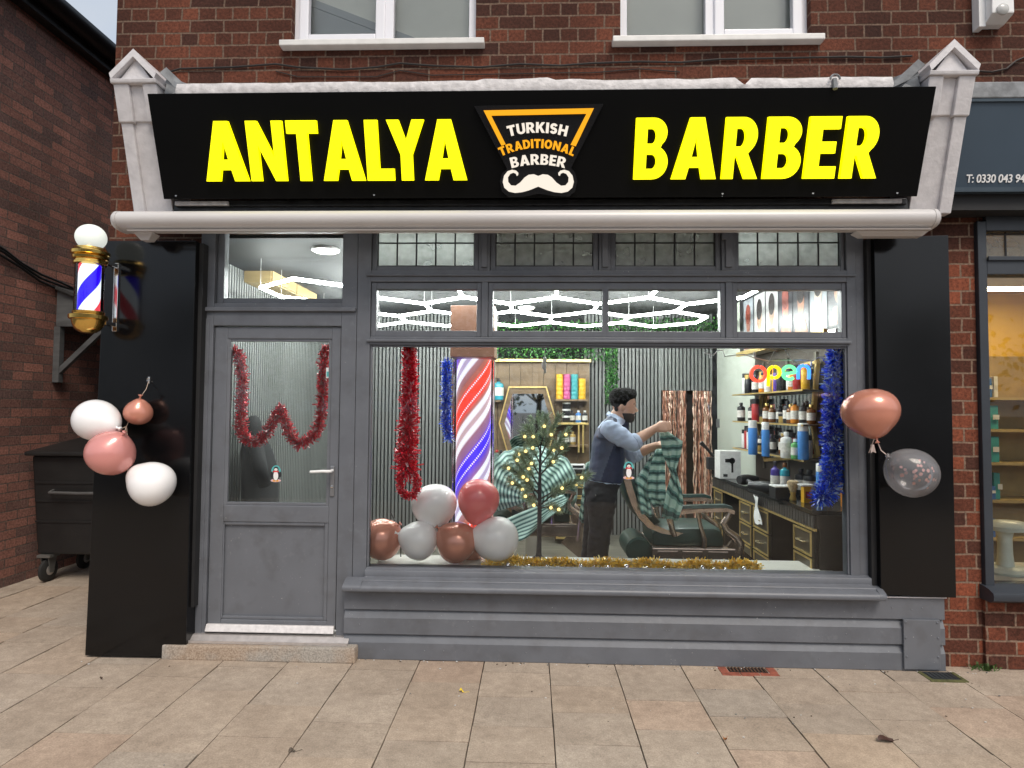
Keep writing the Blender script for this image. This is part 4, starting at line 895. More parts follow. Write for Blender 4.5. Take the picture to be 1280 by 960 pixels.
# ------------------------------------------------------------------ barber pole
by = -0.285; zd = 3.9+by
pc = at(112, 350, Y=by)
bp_ = thing('barber_pole', (pc.x, by, pc.z-0.3), 'lit barber pole with gold caps and white globe on left black panel', 'barber pole')
def pz(y): return at(112, y, Y=by).z
gc = at(112.5, 297, Y=by)
mb = MB(); mb.ell((pc.x, by, gc.z), 0.083, 0.083, 0.078, 28, 18); mb.build('globe', P('lit opal globe', (0.5,0.52,0.48), 0.2, var=0, emit=(0.95,1.0,0.92), estr=0.42), bp_, smooth='all')
def pole_mat():
    mt, t, b = newmat('lit spiral stripes'); tc = t.nodes.new('ShaderNodeTexCoord'); sp = t.nodes.new('ShaderNodeSeparateXYZ'); t.links.new(tc.outputs['Object'], sp.inputs[0])
    an = t.nodes.new('ShaderNodeMath'); an.operation = 'ARCTAN2'; t.links.new(sp.outputs[1], an.inputs[0]); t.links.new(sp.outputs[0], an.inputs[1])
    a1 = t.nodes.new('ShaderNodeMath'); a1.operation = 'MULTIPLY'; a1.inputs[1].default_value = -1/(2*PI)*1.0; t.links.new(an.outputs[0], a1.inputs[0])
    z1 = t.nodes.new('ShaderNodeMath'); z1.operation = 'MULTIPLY_ADD'; z1.inputs[1].default_value = 2.05; t.links.new(sp.outputs[2], z1.inputs[0]); t.links.new(a1.outputs[0], z1.inputs[2])
    ad = t.nodes.new('ShaderNodeMath'); ad.operation = 'ADD'; ad.inputs[1].default_value = POLE_PH; t.links.new(z1.outputs[0], ad.inputs[0])
    fr = t.nodes.new('ShaderNodeMath'); fr.operation = 'FRACT'; t.links.new(ad.outputs[0], fr.inputs[0])
    rp = t.nodes.new('ShaderNodeValToRGB'); rp.color_ramp.interpolation = 'CONSTANT'; el = rp.color_ramp.elements
    el[0].position = 0; el[0].color = (0.75,0.06,0.08,1); el[1].position = .25; el[1].color = (.85,.95,1,1)
    e = el.new(.5); e.color = (0.02,0.0,0.75,1); e = el.new(.75); e.color = (.85,.95,1,1)
    t.links.new(fr.outputs[0], rp.inputs[0]); t.links.new(rp.outputs[0], b.inputs['Base Color']); t.links.new(rp.outputs[0], b.inputs['Emission Color']); b.inputs['Emission Strength'].default_value = 0.75; b.inputs['Roughness'].default_value = .4
    return mt
POLE_PH = 0.94
zt_, zb_ = pz(331), pz(391); st = bpy.data.objects
mb = MB(); mb.lathe([(0.058, zb_-pc.z+0.3-0.03),(0.058, zt_-pc.z+0.3+0.02)], (pc.x, by, pc.z-0.3), 'Z', 32); mb.build('striped_cylinder', pole_mat(), bp_, smooth=True)
mb = MB(); mb.lathe([(0.076, zb_-0.02),(0.076, zt_+0.01)], (pc.x, by, 0), 'Z', 32, caps=False); mb.build('glass_tube', glass('pole glass', (0.97,0.98,1), 0.02), bp_, smooth=True)
z0 = pz(331)
mb = MB(); mb.lathe([(0.079,z0-0.004),(0.088,z0),(0.088,z0+0.012),(0.079,z0+0.016),(0.079,z0+0.024),(0.092,z0+0.03),(0.095,z0+0.045),(0.085,z0+0.05),(0.100,z0+0.058),(0.102,z0+0.075),(0.090,z0+0.085),(0.084,z0+0.098),(0.06,z0+0.105)], (pc.x,by,0), 'Z', 32); mb.build('top_cap', GOLD, bp_, smooth=True)
z0 = pz(391)
mb = MB(); mb.lathe([(0.02,z0-0.123),(0.045,z0-0.116),(0.066,z0-0.100),(0.080,z0-0.075),(0.086,z0-0.05),(0.087,z0-0.045),(0.100,z0-0.04),(0.102,z0-0.018),(0.088,z0-0.010),(0.080,z0-0.008),(0.084,z0+0.004),(0.079,z0+0.008)], (pc.x,by,0), 'Z', 32); mb.build('bottom_cap', GOLD, bp_, smooth=True)
mb = MB(); mb.box(pc.x+0.03, pc.x+0.06, -0.118, -0.1055, zb_-0.09, zt_+0.05, 0.003)
for z_ in (zb_-0.05, zt_+0.03): mb.box(pc.x+0.032, pc.x+0.058, -0.21, -0.1185, z_-0.012, z_+0.012, 0.003)
mb.build('bracket', CHROME, bp_)

# ------------------------------------------------------------------ balloons
def bmat(name, col, rough=0.25, metal=0.0, emit=0.0):
    m_ = P(name, col, rough, metal, var=0.05, scale=3, coat=0.3)
    m_.node_tree.nodes['Principled BSDF'].inputs['Subsurface Weight'].default_value = 0.0 if metal > 0.2 else 0.35
    m_.node_tree.nodes['Principled BSDF'].inputs['Subsurface Radius'].default_value = (0.08,0.08,0.08)
    return m_
BW = bmat('white latex', (0.90,0.89,0.89)); BC = bmat('copper latex', (0.60,0.25,0.175), 0.22, 0.25); BR = bmat('rose latex', (0.70,0.30,0.27), 0.22, 0.2); BPK = bmat('hot pink latex', (0.85,0.20,0.20), 0.22, 0.0)
STRG = P('balloon string', (0.5,0.38,0.30), 0.6)
def balloon(px, py, rx, ry, Y, mat, label, group, kang=-90.0, tilt=0.0):
    """kang: picture direction of the knot in degrees (0 right, 90 up)"""
    c = at(px, py, Y=Y); k = (Y+3.9)/FPX; r = rx*k; h = ry*k
    b = thing('balloon', (c.x, Y, c.z-min(r,h)), label, 'balloon', group)
    mb = MB(); prof = []
    n = 22
    a_ = R_(kang); ax = Vector((math.cos(a_), -0.25+tilt, math.sin(a_))).normalized()   # towards knot
    # work along the knot axis: semi axis along it = la, across = lc
    la = math.hypot(math.cos(a_)*r, math.sin(a_)*h); lc = math.hypot(math.sin(a_)*r, math.cos(a_)*h)*1.03
    for i in range(n+1):
        t_ = PI*i/n; q = -math.cos(t_); rad = math.sin(t_)*(1-0.10*q)
        s_ = q*la
        if q > 0.80: s_ += (q-0.80)*0.55*la
        prof.append((max(rad*lc, 0.0035), s_))
    e1 = ax.cross(Vector((0,1,0.3))).normalized(); e2 = ax.cross(e1).normalized(); rings = []
    for rad, s_ in prof: rings.append([c+ax*s_+(e1*math.cos(2*PI*j/28)+e2*math.sin(2*PI*j/28))*rad for j in range(28)])
    mb.loft(rings); mb.build('body', mat, b, smooth='all')
    e = c+ax*prof[-1][1]; mb = MB(); rr = [(0.0045,0.0),(0.008,0.004),(0.006,0.009),(0.004,0.012),(0.010,0.022),(0.014,0.028)]
    mb.loft([[e+ax*(h_-0.002)+(e1*math.cos(2*PI*j/12)+e2*math.sin(2*PI*j/12))*q for j in range(12)] for q, h_ in rr]); mb.build('knot', mat, b, smooth='all')
    return b, e+ax*0.01
g1 = 'balloons tied to the left black panel'
_, k1 = balloon(122, 526, 30, 25, -0.30, BW, 'white balloon highest on left, beside the small copper balloon', g1, -15)
_, k2 = balloon(173, 515, 16.5, 16, -0.19, BC, 'small copper balloon tied high against the left black panel', g1, 75)
_, k3 = balloon(139, 565.5, 30, 25, -0.36, BR, 'shiny rose pink balloon between the two white ones on the left panel', g1, 50)
_, k4 = balloon(189, 604, 29, 26, -0.28, BW, 'white balloon lowest in the cluster on the left black panel', g1, 145)
hub = at(158, 533, Y=-0.22); hook = at(186, 476, Y=-0.112)
def strand(name_pts, label, r=0.0022):
    mb = MB(); mb.tube(name_pts, r, 6); return mb
mb = MB()
for k_ in (k1, k3): mb.tube([k_, (k_+hub)/2+Vector((0,0,-0.006)), hub], 0.0025, 6)
mb.tube([hub, (hub+k4)/2+Vector((0.008,0,0.01)), k4], 0.0022, 6); mb.tube([hub, (hub+k2)/2, k2, (k2+hook)/2+Vector((0.01,0,0)), hook], 0.0018, 6)
single(mb, 'string', STRG, 'thin string tying the four balloons on the left black panel', 'string')
hk = at(185, 475, Y=-0.12); mb = MB(); mb.box(hk.x-0.007, hk.x+0.007, -0.112, -0.1055, hk.z-0.02, hk.z+0.02, 0.002); mb.tube([(hk.x,-0.112,hk.z+0.012),(hk.x,-0.128,hk.z+0.008),(hk.x,-0.130,hk.z-0.006),(hk.x,-0.118,hk.z-0.01)], 0.003, 6)
single(mb, 'hook', CHROME, 'small metal hook stuck on the left black panel above the balloons', 'hook')
g2 = 'balloons tied by the right black panel'
_, k5 = balloon(1088, 516, 32, 29, -0.24, BC, 'large copper balloon overlapping the right edge of the window', g2, -85)
def confetti_mat():
    mt = glass('clear confetti latex', (0.90,0.90,0.91), 0.08, 0.0); t = mt.node_tree
    out = [n for n in t.nodes if n.type == 'OUTPUT_MATERIAL'][0]; lastn = out.inputs[0].links[0].from_node
    df = t.nodes.new('ShaderNodeBsdfDiffuse'); df.inputs[0].default_value = (0.62,0.61,0.63,1); m0 = t.nodes.new('ShaderNodeMixShader'); m0.inputs[0].default_value = 0.17
    t.links.new(lastn.outputs[0], m0.inputs[1]); t.links.new(df.outputs[0], m0.inputs[2]); t.links.new(m0.outputs[0], out.inputs[0]); return mt
cb_, k6 = balloon(1138, 590, 32.5, 26.5, -0.26, confetti_mat(), 'clear balloon with pink confetti hanging beside the right black panel', g2, 148)
mb = MB(); rc = random.Random(8); cc = at(1138, 590, Y=-0.26); kx = 3.64/FPX
for i in range(30):
    a = rc.uniform(0, 2*PI); q = rc.random()**.5*0.8; x_, z_ = q*math.cos(a)*30*kx, q*math.sin(a)*23*kx-0.012; dep = math.sqrt(max(0, 1-q*q))
    p_ = Vector((cc.x+x_, -0.26-dep*0.10, cc.z+z_)); nn = Vector((x_*2, -dep*.3-.05, z_*2)).normalized(); u_ = nn.cross(Vector((0,0,1))).normalized(); v_ = nn.cross(u_); rr = rc.uniform(.006,.011)
    mb.poly([p_+(u_*math.cos(2*PI*j/9)+v_*math.sin(2*PI*j/9))*rr for j in range(9)])
mb.build('confetti', P('rose confetti foil', (0.85,0.42,0.36), 0.3, 0.4, var=0.2), cb_, fix=False)
mb = MB(); kk = at(1093, 548, Y=-0.13); mb.tube([k5, (k5+k6)/2+Vector((0,0.02,-0.012)), k6], 0.0028, 6); mb.tube([k5, kk, at(1086,566,Y=-0.075)], 0.003, 6)
q_ = at(1091, 562, Y=-0.085); mb.poly([q_+Vector((-.012,0,.03)), q_+Vector((.008,0,.03)), q_+Vector((.014,-.01,-.02)), q_+Vector((0,.0,-.012)), q_+Vector((-.016,-.008,-.022))])
single(mb, 'string', P('pale ribbon', (0.62,0.5,0.45), 0.5), 'pale ribbon joining the copper and confetti balloons on the right', 'string')
gw = 'balloons heaped on the window ledge'
WB = []
for (px, py, rx, ry, Y, mt_, lb, ka) in (
  (478, 673, 23, 27, 0.235, BC, 'copper balloon at the far left end of the window ledge', 40),
  (543, 632, 27.5, 26.5, 0.30, BW, 'white balloon on top of the left heap in the window', -80),
  (523, 675, 23.5, 23.5, 0.205, BW, 'smaller white balloon low between two copper ones in the window', 160),
  (598, 626, 25, 27, 0.27, BPK, 'shiny hot pink balloon in front of the lit column', -100),
  (570, 677, 24, 25.5, 0.205, BC, 'copper balloon low in the middle of the window heap', 140),
  (590, 680, 20, 20, 0.38, BC, 'copper balloon half hidden behind the rightmost white one in the window', 30),
  (619, 674, 29, 27, 0.235, BW, 'white balloon at the right end of the window heap', 170)):
    balloon(px, py, rx, ry, Y, mt_, lb, gw, ka)

# ------------------------------------------------------------------ tinsel
def tmat(name, col, rough=0.35): return P(name, col, rough, 0.18, var=0.0, spec=0.9)  # dark and pale copies of each foil colour paint its shade and glints
TR = [tmat('red foil', (0.95,0.025,0.06)), tmat('red foil shade', (0.70,0.010,0.03)), tmat('red foil glint', (1.0,0.70,0.72), 0.2)]
TB = [tmat('blue foil', (0.01,0.10,0.85)), tmat('blue foil shade', (0.008,0.03,0.42)), tmat('blue foil glint', (0.55,0.72,0.98), 0.2)]
TG = [tmat('gold foil', (0.95,0.62,0.05)), tmat('gold foil shade', (0.60,0.36,0.02)), tmat('gold foil glint', (1.0,0.85,0.40), 0.2)]
def tinsel(path, rad, n, mats, seed, mix=(0.55,0.25), flat=1.0, ln=1.0, wd=0.0032):
    rt = random.Random(seed); mb = MB(); P_ = [Vector(p) for p in path]
    seg = [(b-a).length for a, b in zip(P_, P_[1:])]; tot = sum(seg)
    mb.mi = 1; mb.tube(P_, rad[0]*0.25 if isinstance(rad, (list,tuple)) else rad*0.25, 6)
    for i in range(n):
        s_ = rt.random()*tot; k = 0; f_ = s_/tot
        while k < len(seg)-1 and s_ > seg[k]: s_ -= seg[k]; k += 1
        p_ = P_[k].lerp(P_[k+1], min(1, s_/max(seg[k],1e-6)))
        r_ = (rad[0]+(rad[1]-rad[0])*f_) if isinstance(rad, (list,tuple)) else rad
        d_ = Vector((rt.gauss(0,1), rt.gauss(0,1)*flat, rt.gauss(0,1))).normalized()
        a_ = p_+d_*r_*rt.uniform(0.15,0.5); e_ = p_+d_*r_*rt.uniform(0.75,1.12)*ln+Vector((rt.gauss(0,1),rt.gauss(0,1)*flat,rt.gauss(0,1)))*r_*0.22
        sd_ = d_.cross(Vector((rt.gauss(0,1), rt.gauss(0,1), rt.gauss(0,1)))).normalized()*rt.uniform(0.6,1.3)*wd
        u = rt.random(); mb.mi = 0 if u < mix[0] else (1 if u < mix[0]+mix[1] else 2)
        mb.quad(a_-sd_, a_+sd_, e_+sd_, e_-sd_)
    return mb
def zpath(pts, ox, oy, k, Y): return [at(ox+x/k, oy+y/k, Y=Y) for x, y in pts]
w_path = zpath([(72,112),(100,120),(120,160),(130,250),(132,330),(126,420),(122,490),(140,545),(180,572),(220,560),(262,515),(300,440),(322,400),(345,470),(372,530),(408,580),(445,568),(480,550),(515,490),(532,400),(535,300),(538,200),(546,120),(562,98)], 270, 410, 4.0, 0.085)
single(tinsel(w_path, 0.037, 6500, TR, 1, (0.60,0.18), wd=0.0038), 'tinsel', TR, 'red tinsel garland shaped like a W inside the door glass', 'tinsel')
single(tinsel([at(x,y,Y=0.10) for x, y in ((512,428),(512,470),(511,520),(509,570),(509,590))], (0.040,0.070), 5200, TR, 2, (0.58,0.30), wd=0.0042), 'tinsel', TR, 'thick red tinsel hanging down the left of the display window', 'tinsel')
lp = [(507,585),(500,598),(500,612),(507,620),(516,619),(522,610),(520,598),(513,586)]
single(tinsel([at(x,y,Y=0.10) for x, y in lp], 0.028, 1600, TR, 3, (0.58,0.30), wd=0.0042), 'tinsel', TR, 'looped red tinsel end below the thick red tinsel in the window', 'tinsel')
single(tinsel([at(x,y,Y=0.75) for x, y in ((558,452),(558,490),(557,520),(558,535),(562,548))], 0.040, 2000, TB, 4, (0.55,0.25)), 'tinsel', TB, 'thin blue tinsel hanging left of the lit spiral column', 'tinsel')
single(tinsel([at(x,y,Y=0.10) for x, y in ((1046,440),(1043,480),(1041,520),(1042,560),(1041,590),(1036,612),(1026,624))], (0.058,0.066), 6500, TB, 5, (0.52,0.22), wd=0.0042), 'tinsel', TB, 'thick blue tinsel hanging at the right end of the display window', 'tinsel')
single(tinsel([at(x,y,Y=0.22) for x, y in ((1057,440),(1056,470),(1055,500),(1057,560),(1056,605))], 0.026, 1000, [TG[0],TG[1],TG[2]], 6, (0.5,0.2)), 'tinsel', TG, 'thin gold tinsel behind the thick blue tinsel', 'tinsel')
LZ = at(760, 716, Y=0.06).z
def ledge_pt(px, Y): p_ = at(px, 705, Y=Y); p_.z = LZ+0.028; return p_
gp = [ledge_pt(px, 0.17+0.02*math.sin(px*0.05)) + Vector((0,0,0.010*math.sin(px*0.11))) for px in range(608, 950, 10)]
single(tinsel(gp, 0.034, 6500, TG, 7, (0.55,0.18), wd=0.0036), 'tinsel', TG, 'gold tinsel laid along the front of the window ledge', 'tinsel')
SIL = P('silver bauble', (0.75,0.75,0.76), 0.12, 1.0, var=0)
for i, px in enumerate((635, 661, 684, 726, 742, 760, 783, 808, 830, 878, 893, 907, 930)):
    p_ = ledge_pt(px, 0.125); r_ = 0.014 if i % 3 else 0.019
    bl = thing('bauble', (p_.x, p_.y, LZ+0.001), 'silver bauble lying among the gold tinsel on the window ledge', 'bauble', 'silver baubles in the gold ledge tinsel')
    mb = MB(); mb.ell((p_.x, p_.y, LZ+0.001+r_), r_, r_, r_, 14, 10); mb.build('ball', SIL, bl, smooth='all')
    mb = MB(); mb.lathe([(0.004,r_*2-0.002),(0.004,r_*2+0.004)], (p_.x,p_.y,LZ+0.001), 'Z', 8); mb.build('cap', SIL, bl)

# ------------------------------------------------------------------ penguin stickers (plain generic penguins)
KB = P('sticker black', (0.02,0.02,0.025), 0.4, var=0); KW = P('sticker white', (0.82,0.82,0.82), 0.4, var=0); KR = P('sticker red', (0.7,0.03,0.04), 0.4, var=0); KT = P('sticker teal', (0.10,0.45,0.45), 0.4, var=0); KP = P('sticker pink', (0.75,0.5,0.55), 0.4, var=0); KO = P('sticker orange', (0.8,0.35,0.03), 0.4, var=0)
def sticker(px, py, Y, label, k=1.0):
    c = at(px, py, Y=Y); g = thing('sticker', (c.x, Y, c.z-0.05*k), label, 'sticker', 'penguin window stickers')
    def disc(name, cx, cz, rx, rz, off, mt_):
        mb = MB(); mb.prism([(rx*math.cos(2*PI*j/18), rz*math.sin(2*PI*j/18)) for j in range(18)], [], lambda u, v: Vector((c.x+(cx+u)*k, Y-off, c.z+(cz+v)*k)), (0, 0.0008, 0)); mb.build(name, mt_, g)
    disc('backing', 0, 0.012, 0.032, 0.042, 0.001, KT); disc('backing_foot', 0, -0.045, 0.034, 0.010, 0.001, KP)
    disc('body', 0, -0.008, 0.024, 0.040, 0.002, KB); disc('head', 0, 0.030, 0.017, 0.016, 0.0021, KB)
    disc('belly', 0, -0.014, 0.016, 0.030, 0.003, KW); disc('face', 0, 0.026, 0.011, 0.009, 0.0031, KW); disc('beak', 0, 0.024, 0.004, 0.003, 0.004, KO)
    for s_ in (-1, 1): disc('flipper', s_*0.028, -0.006, 0.007, 0.020, 0.0025, KB); disc('foot', s_*0.011, -0.047, 0.010, 0.005, 0.0026, KO)
    mb = MB(); mb.prism([(-.020,.010),(.020,.010),(.020,.018),(-.020,.018)], [], lambda u, v: Vector((c.x+u*k, Y-0.0042, c.z+v*k)), (0,0.0008,0)); mb.build('scarf', KR, g)
sticker(345, 592, 0.046, 'penguin sticker with red scarf on the door glass', 0.98)
sticker(786, 588, 0.033, 'penguin sticker with red scarf on the display window before the barber', 1.02)
c = at(410, 466, Y=0.047); mb = MB(); mb.box(c.x-0.012, c.x+0.012, 0.0462, 0.0475, c.z-0.033, c.z+0.033); mb.mi = 1; mb.box(c.x-0.009, c.x+0.009, 0.0452, 0.0461, c.z-0.025, c.z+0.008)
single(mb, 'notice', [KW, KT], 'small white and blue notice stuck at the right edge of the door glass', 'notice')

# ------------------------------------------------------------------ interior shell
XL, XRW, YB, ZC = -2.495, 2.2, 3.65, 2.70
FZ = 0.05
mb = MB(); mb.box(XL, 2.72, 0.11, YB+0.3, -0.05, FZ); tag(mb.build('shop_floor', P('grey wood floor', (0.17,0.16,0.13), 0.35, var=0.25, scale=3, stretch=(1,8,1))), kind='structure')
mb = MB(); mb.box(XL, XRW, 0.29, YB, ZC, ZC+0.08); mb.box(XL, XRW, 0.105, 0.289, ZC+0.1, ZC+0.18); tag(mb.build('shop_ceiling', P('charcoal ceiling', (0.012,0.013,0.013), 0.7, var=0.1)), kind='structure')
SLATM = P('grey slat', (0.185,0.192,0.186), 0.55, var=0.18, scale=2, stretch=(1,1,0.1))
SLATB = P('slat backing felt', (0.014,0.015,0.015), 0.9)
def slats_x(mb, x0, x1, z0, z1, y, p=0.0445, w_=0.027, d=0.016):
    n = int((x1-x0)/p)
    for i in range(n+1):
        a = x0+i*p
        if a+w_ <= x1+1e-4: mb.box(a, a+w_, y-d, y, z0, z1)
DXa, DXb, DZ = at(826, 488, Y=YB).x, at(889, 488, Y=YB).x, at(850, 488, Y=YB).z
bw_ = thing('slat_wall', (0, YB, FZ), 'back wall of upright grey slats with a curtained doorway', 'wall')
mb = MB(); mb.box(XL, DXa, YB, YB+0.1, FZ, ZC); mb.box(DXb, XRW+0.15, YB, YB+0.1, FZ, ZC); mb.box(DXa, DXb, YB, YB+0.1, DZ, ZC); mb.build('backing', SLATB, bw_)
mb = MB(); slats_x(mb, XL, -0.42, FZ, ZC, YB-0.001); slats_x(mb, 0.62, DXa, FZ, ZC, YB-0.001); slats_x(mb, DXa, DXb+0.02, DZ, ZC, YB-0.001, d=0.03); mb.build('slats', SLATM, bw_)
lw = thing('slat_wall', (XL, 1.9, FZ), 'left side wall of upright grey slats seen through the door', 'wall')
mb = MB(); mb.box(XL-0.004, XL+0.01, 0.29, YB, FZ, ZC); mb.build('backing', SLATB, lw)
mb = MB(); y_ = 0.3
while y_ < YB-0.05: mb.box(XL+0.0105, XL+0.026, y_, y_+0.027, FZ, ZC); y_ += 0.0445
mb.build('slats', SLATM, lw)
CRW = P('pale sage wall', (0.50,0.54,0.47), 0.7, var=0.05, scale=3)
rw_ = thing('partition_wall', (XRW, 1.9, FZ), 'pale sage plaster wall along the right side of the shop', 'wall')
mb = MB(); mb.box(XRW, XRW+0.1, 2.35, YB-0.03, FZ, ZC); mb.build('plaster', CRW, rw_)
mb = MB(); mb.box(XRW, XRW+0.1, 0.2, 2.349, FZ, ZC); mb.build('dark_panel', P('dark brown panelling', (0.06,0.05,0.04), 0.5, var=0.2, scale=3), rw_)
sw = at(897, 529, X=XRW-0.01); mb = MB(); mb.box(XRW-0.014, XRW-0.001, sw.y-0.05, sw.y+0.05, sw.z-0.05, sw.z+0.05, 0.003); mb.build('switch_plate', P('grey switch', (0.16,0.17,0.17), 0.4), rw_)
fw = MB(); fw.box(XL, -2.30, 0.105, 0.28, FZ, ZC); single(fw, 'wall_return', P('inner grey', (0.2,0.2,0.2), 0.7), 'short inner wall return left of the door', 'wall')
# white ledge behind the display pane
mb = MB(); mb.box(-1.02, 1.93, 0.101, 0.46, LZ-0.03, LZ, 0.004); single(mb, 'window_ledge', P('white ledge', (0.72,0.72,0.66), 0.3, var=0.05), 'white ledge inside the display window carrying balloons and tinsel', 'ledge')
# copper foil curtain
cu_ = MB(); rc = random.Random(31)
for i in range(135):
    x_ = rc.uniform(DXa+0.01, DXb-0.01)
    if abs((x_-DXa)/(DXb-DXa)-0.55) < 0.06: continue
    y0 = YB-0.035+rc.uniform(-.012,.012); zt_ = DZ-0.005; w_ = rc.uniform(.003,.009); z_ = zt_; n = 34; pr = None
    zb2 = FZ+0.25+rc.uniform(-.2,.1); ph = rc.uniform(0,6)
    cu_.mi = rc.choice((0,0,1,2))
    for j in range(n+1):
        z_ = zt_+(zb2-zt_)*j/n; a = ph+rc.gauss(0,1.1)+j*0.5; dx = 0.006*math.sin(j*.9+ph); u = Vector((math.cos(a)*w_, math.sin(a)*w_*.8, 0)); c = Vector((x_+dx, y0, z_))
        if pr: cu_.quad(pr[0], pr[1], c+u, c-u)
        pr = (c-u, c+u)
CT = [tmat('copper foil', (0.50,0.23,0.15), 0.22), tmat('copper foil shade', (0.16,0.07,0.045), 0.3), tmat('copper foil glint', (0.9,0.65,0.5), 0.18)]  # dark and pale copies paint the curtain's dark gaps and glitter highlights
single(cu_, 'foil_curtain', CT, 'shimmering copper foil fringe curtain hanging in the back doorway', 'curtain')
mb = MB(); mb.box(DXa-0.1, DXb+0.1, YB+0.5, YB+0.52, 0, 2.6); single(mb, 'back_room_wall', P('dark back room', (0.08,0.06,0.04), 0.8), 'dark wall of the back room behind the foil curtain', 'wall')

# hexagon ceiling lights
ZL = 2.47
hx = thing('ceiling_light', (0, 1.8, ZL), 'white honeycomb of LED tubes hung under the barber shop ceiling', 'light')
hz = [4.43, 5.16, 5.90, 6.64]; ZIG = 0.33; P0 = 0.185; PX = 0.77
edges = []
def vert(i, near, row): return Vector((P0+PX*i/2, hz[row]-3.9+(0 if near else ZIG), ZL))
def ok(p_): return XL+0.15 < p_.x < XRW-0.12 and 0.35 < p_.y < YB-0.05
for row in range(4):
    off = 1 if row % 2 == 0 else 0
    for i in range(-7, 6):
        a = vert(i, (i+off) % 2 == 0, row); b_ = vert(i+1, (i+1+off) % 2 == 0, row)
        if ok(a) and ok(b_): edges.append((a, b_))
        if row < 3 and (i+off) % 2 == 1:
            q = vert(i, True, row+1)
            if ok(a) and ok(q): edges.append((a, q))
mb = MB()
for a, b_ in edges: mb.tube([a, b_], 0.013, 8)
mb.build('led_tubes', LEDW, hx, smooth=True)
mb = MB()
for k, (a, b_) in enumerate(edges):
    if k % 4 == 0: mb.tube([a, a+Vector((0.0,0.0,ZC-ZL))], 0.002, 4)
mb.build('suspension_wires', P('wire', (0.5,0.5,0.5), 0.4), hx)
for k, (px, py, lb) in enumerate(((407, 313, 'round white downlight seen over the door'), (658, 385, 'round white downlight seen through the second clear transom pane'))):
    p_ = at(px, py, Z=ZC-0.012); d_ = thing('downlight', (p_.x, p_.y, ZC-0.02), lb, 'light', 'round downlights in the barber shop ceiling')
    mb = MB(); mb.lathe([(0.085,0.0),(0.10,0.004),(0.10,0.019)], (p_.x,p_.y,ZC-0.02), 'Z', 24); mb.build('rim', WHITE, d_)
    mb = MB(); mb.lathe([(0.08,-0.004),(0.08,-0.001)], (p_.x,p_.y,ZC-0.02), 'Z', 24); mb.build('lens', E_('downlight lens', (1,0.97,0.85), 4), d_)
a0 = at(353, 302, Y=0.75); a1 = at(415, 310, Y=0.75)
ac = thing('air_conditioner', (a0.x, 0.75, 2.5), 'white ceiling air unit seen at the top of the door transom', 'air conditioner')
mb = MB(); mb.box(a0.x, a1.x, 0.7, 1.0, a1.z-0.01, a0.z+0.06, 0.01); mb.build('body', WHITE, ac)
mb = MB(); mb.box(a0.x+0.02, a1.x-0.02, 0.695, 0.6995, a1.z+0.0, a1.z+0.012); mb.build('vent', DARK, ac)
p_ = at(323, 345, Y=1.7)
WOOD = P('yellowish wood', (0.42,0.31,0.14), 0.45, var=0.15, scale=3, stretch=(1,1,8))
cb2 = thing('wall_cabinet', (XL+0.14, 1.6, p_.z-0.3), 'yellowish wooden wall cabinet seen through the door transom', 'cabinet')
mb = MB(); mb.box(XL+0.028, XL+0.26, 1.3, 2.4, p_.z-0.14, p_.z+0.16, 0.005); mb.build('carcass', WOOD, cb2)
mb = MB(); mb.box(XL+0.261, XL+0.276, 1.31, 1.84, p_.z-0.13, p_.z+0.15, 0.004); mb.build('door', WOOD, cb2)
mb = MB(); mb.box(XL+0.261, XL+0.276, 1.86, 2.39, p_.z-0.13, p_.z+0.15, 0.004); mb.build('door', WOOD, cb2)

# foliage strips
LEAFM = [P('ivy green', (0.035,0.13,0.03), 0.5, var=0.3, scale=10), P('ivy bright', (0.08,0.26,0.05), 0.45, var=0.3), P('ivy dark', (0.015,0.055,0.02), 0.5)]
def foliage(x0, x1, y0, y1, z0, z1, n, seed, s_=0.028):
    rf = random.Random(seed); mb = MB()
    for i in range(n):
        p_ = Vector((rf.uniform(x0,x1), rf.uniform(y0,y1), rf.uniform(z0,z1))); d_ = Vector((rf.gauss(0,1), rf.gauss(-.4,.6), rf.gauss(-.2,1))).normalized(); u = d_.cross(Vector((rf.gauss(0,1),1,rf.gauss(0,1)))).normalized(); l = s_*rf.uniform(.6,1.4)
        mb.mi = rf.choice((0,0,1,2)); m_ = p_+d_*l*.45
        mb.poly([p_, m_+u*l*.38, p_+d_*l, m_-u*l*.38])
    return mb
q0 = at(617, 452, Y=3.5); q1 = at(765, 415, Y=3.5)
single(foliage(q0.x, q1.x, 3.42, 3.6, q0.z+0.01, q1.z+0.12, 2600, 3), 'ivy_garland', LEAFM, 'green ivy garland along the top of the mirror alcove', 'plant')
q0 = at(757, 505, Y=3.6); q1 = at(771, 435, Y=3.6)
single(foliage(q0.x, q1.x, 3.56, 3.632, q0.z, q1.z+0.1, 900, 4), 'ivy_garland', LEAFM, 'narrow upright strip of green ivy on the slatted wall', 'plant')
q0 = at(278, 330, Y=1.2); q1 = at(291, 300, Y=1.2)
single(foliage(max(q0.x, XL+0.03), q1.x+0.04, 1.15, 1.35, q0.z, q1.z, 350, 5), 'ivy_garland', LEAFM, 'small green ivy trailing in the left corner of the door transom', 'plant')
q0 = at(745, 400, Y=3.5); q1 = at(905, 420, Y=3.5)
single(foliage(q0.x+0.2, q1.x, 3.40, 3.56, q1.z+0.02, q1.z+0.2, 1100, 6), 'ivy_garland', LEAFM, 'ivy garland trailing high along the right of the back wall', 'plant')

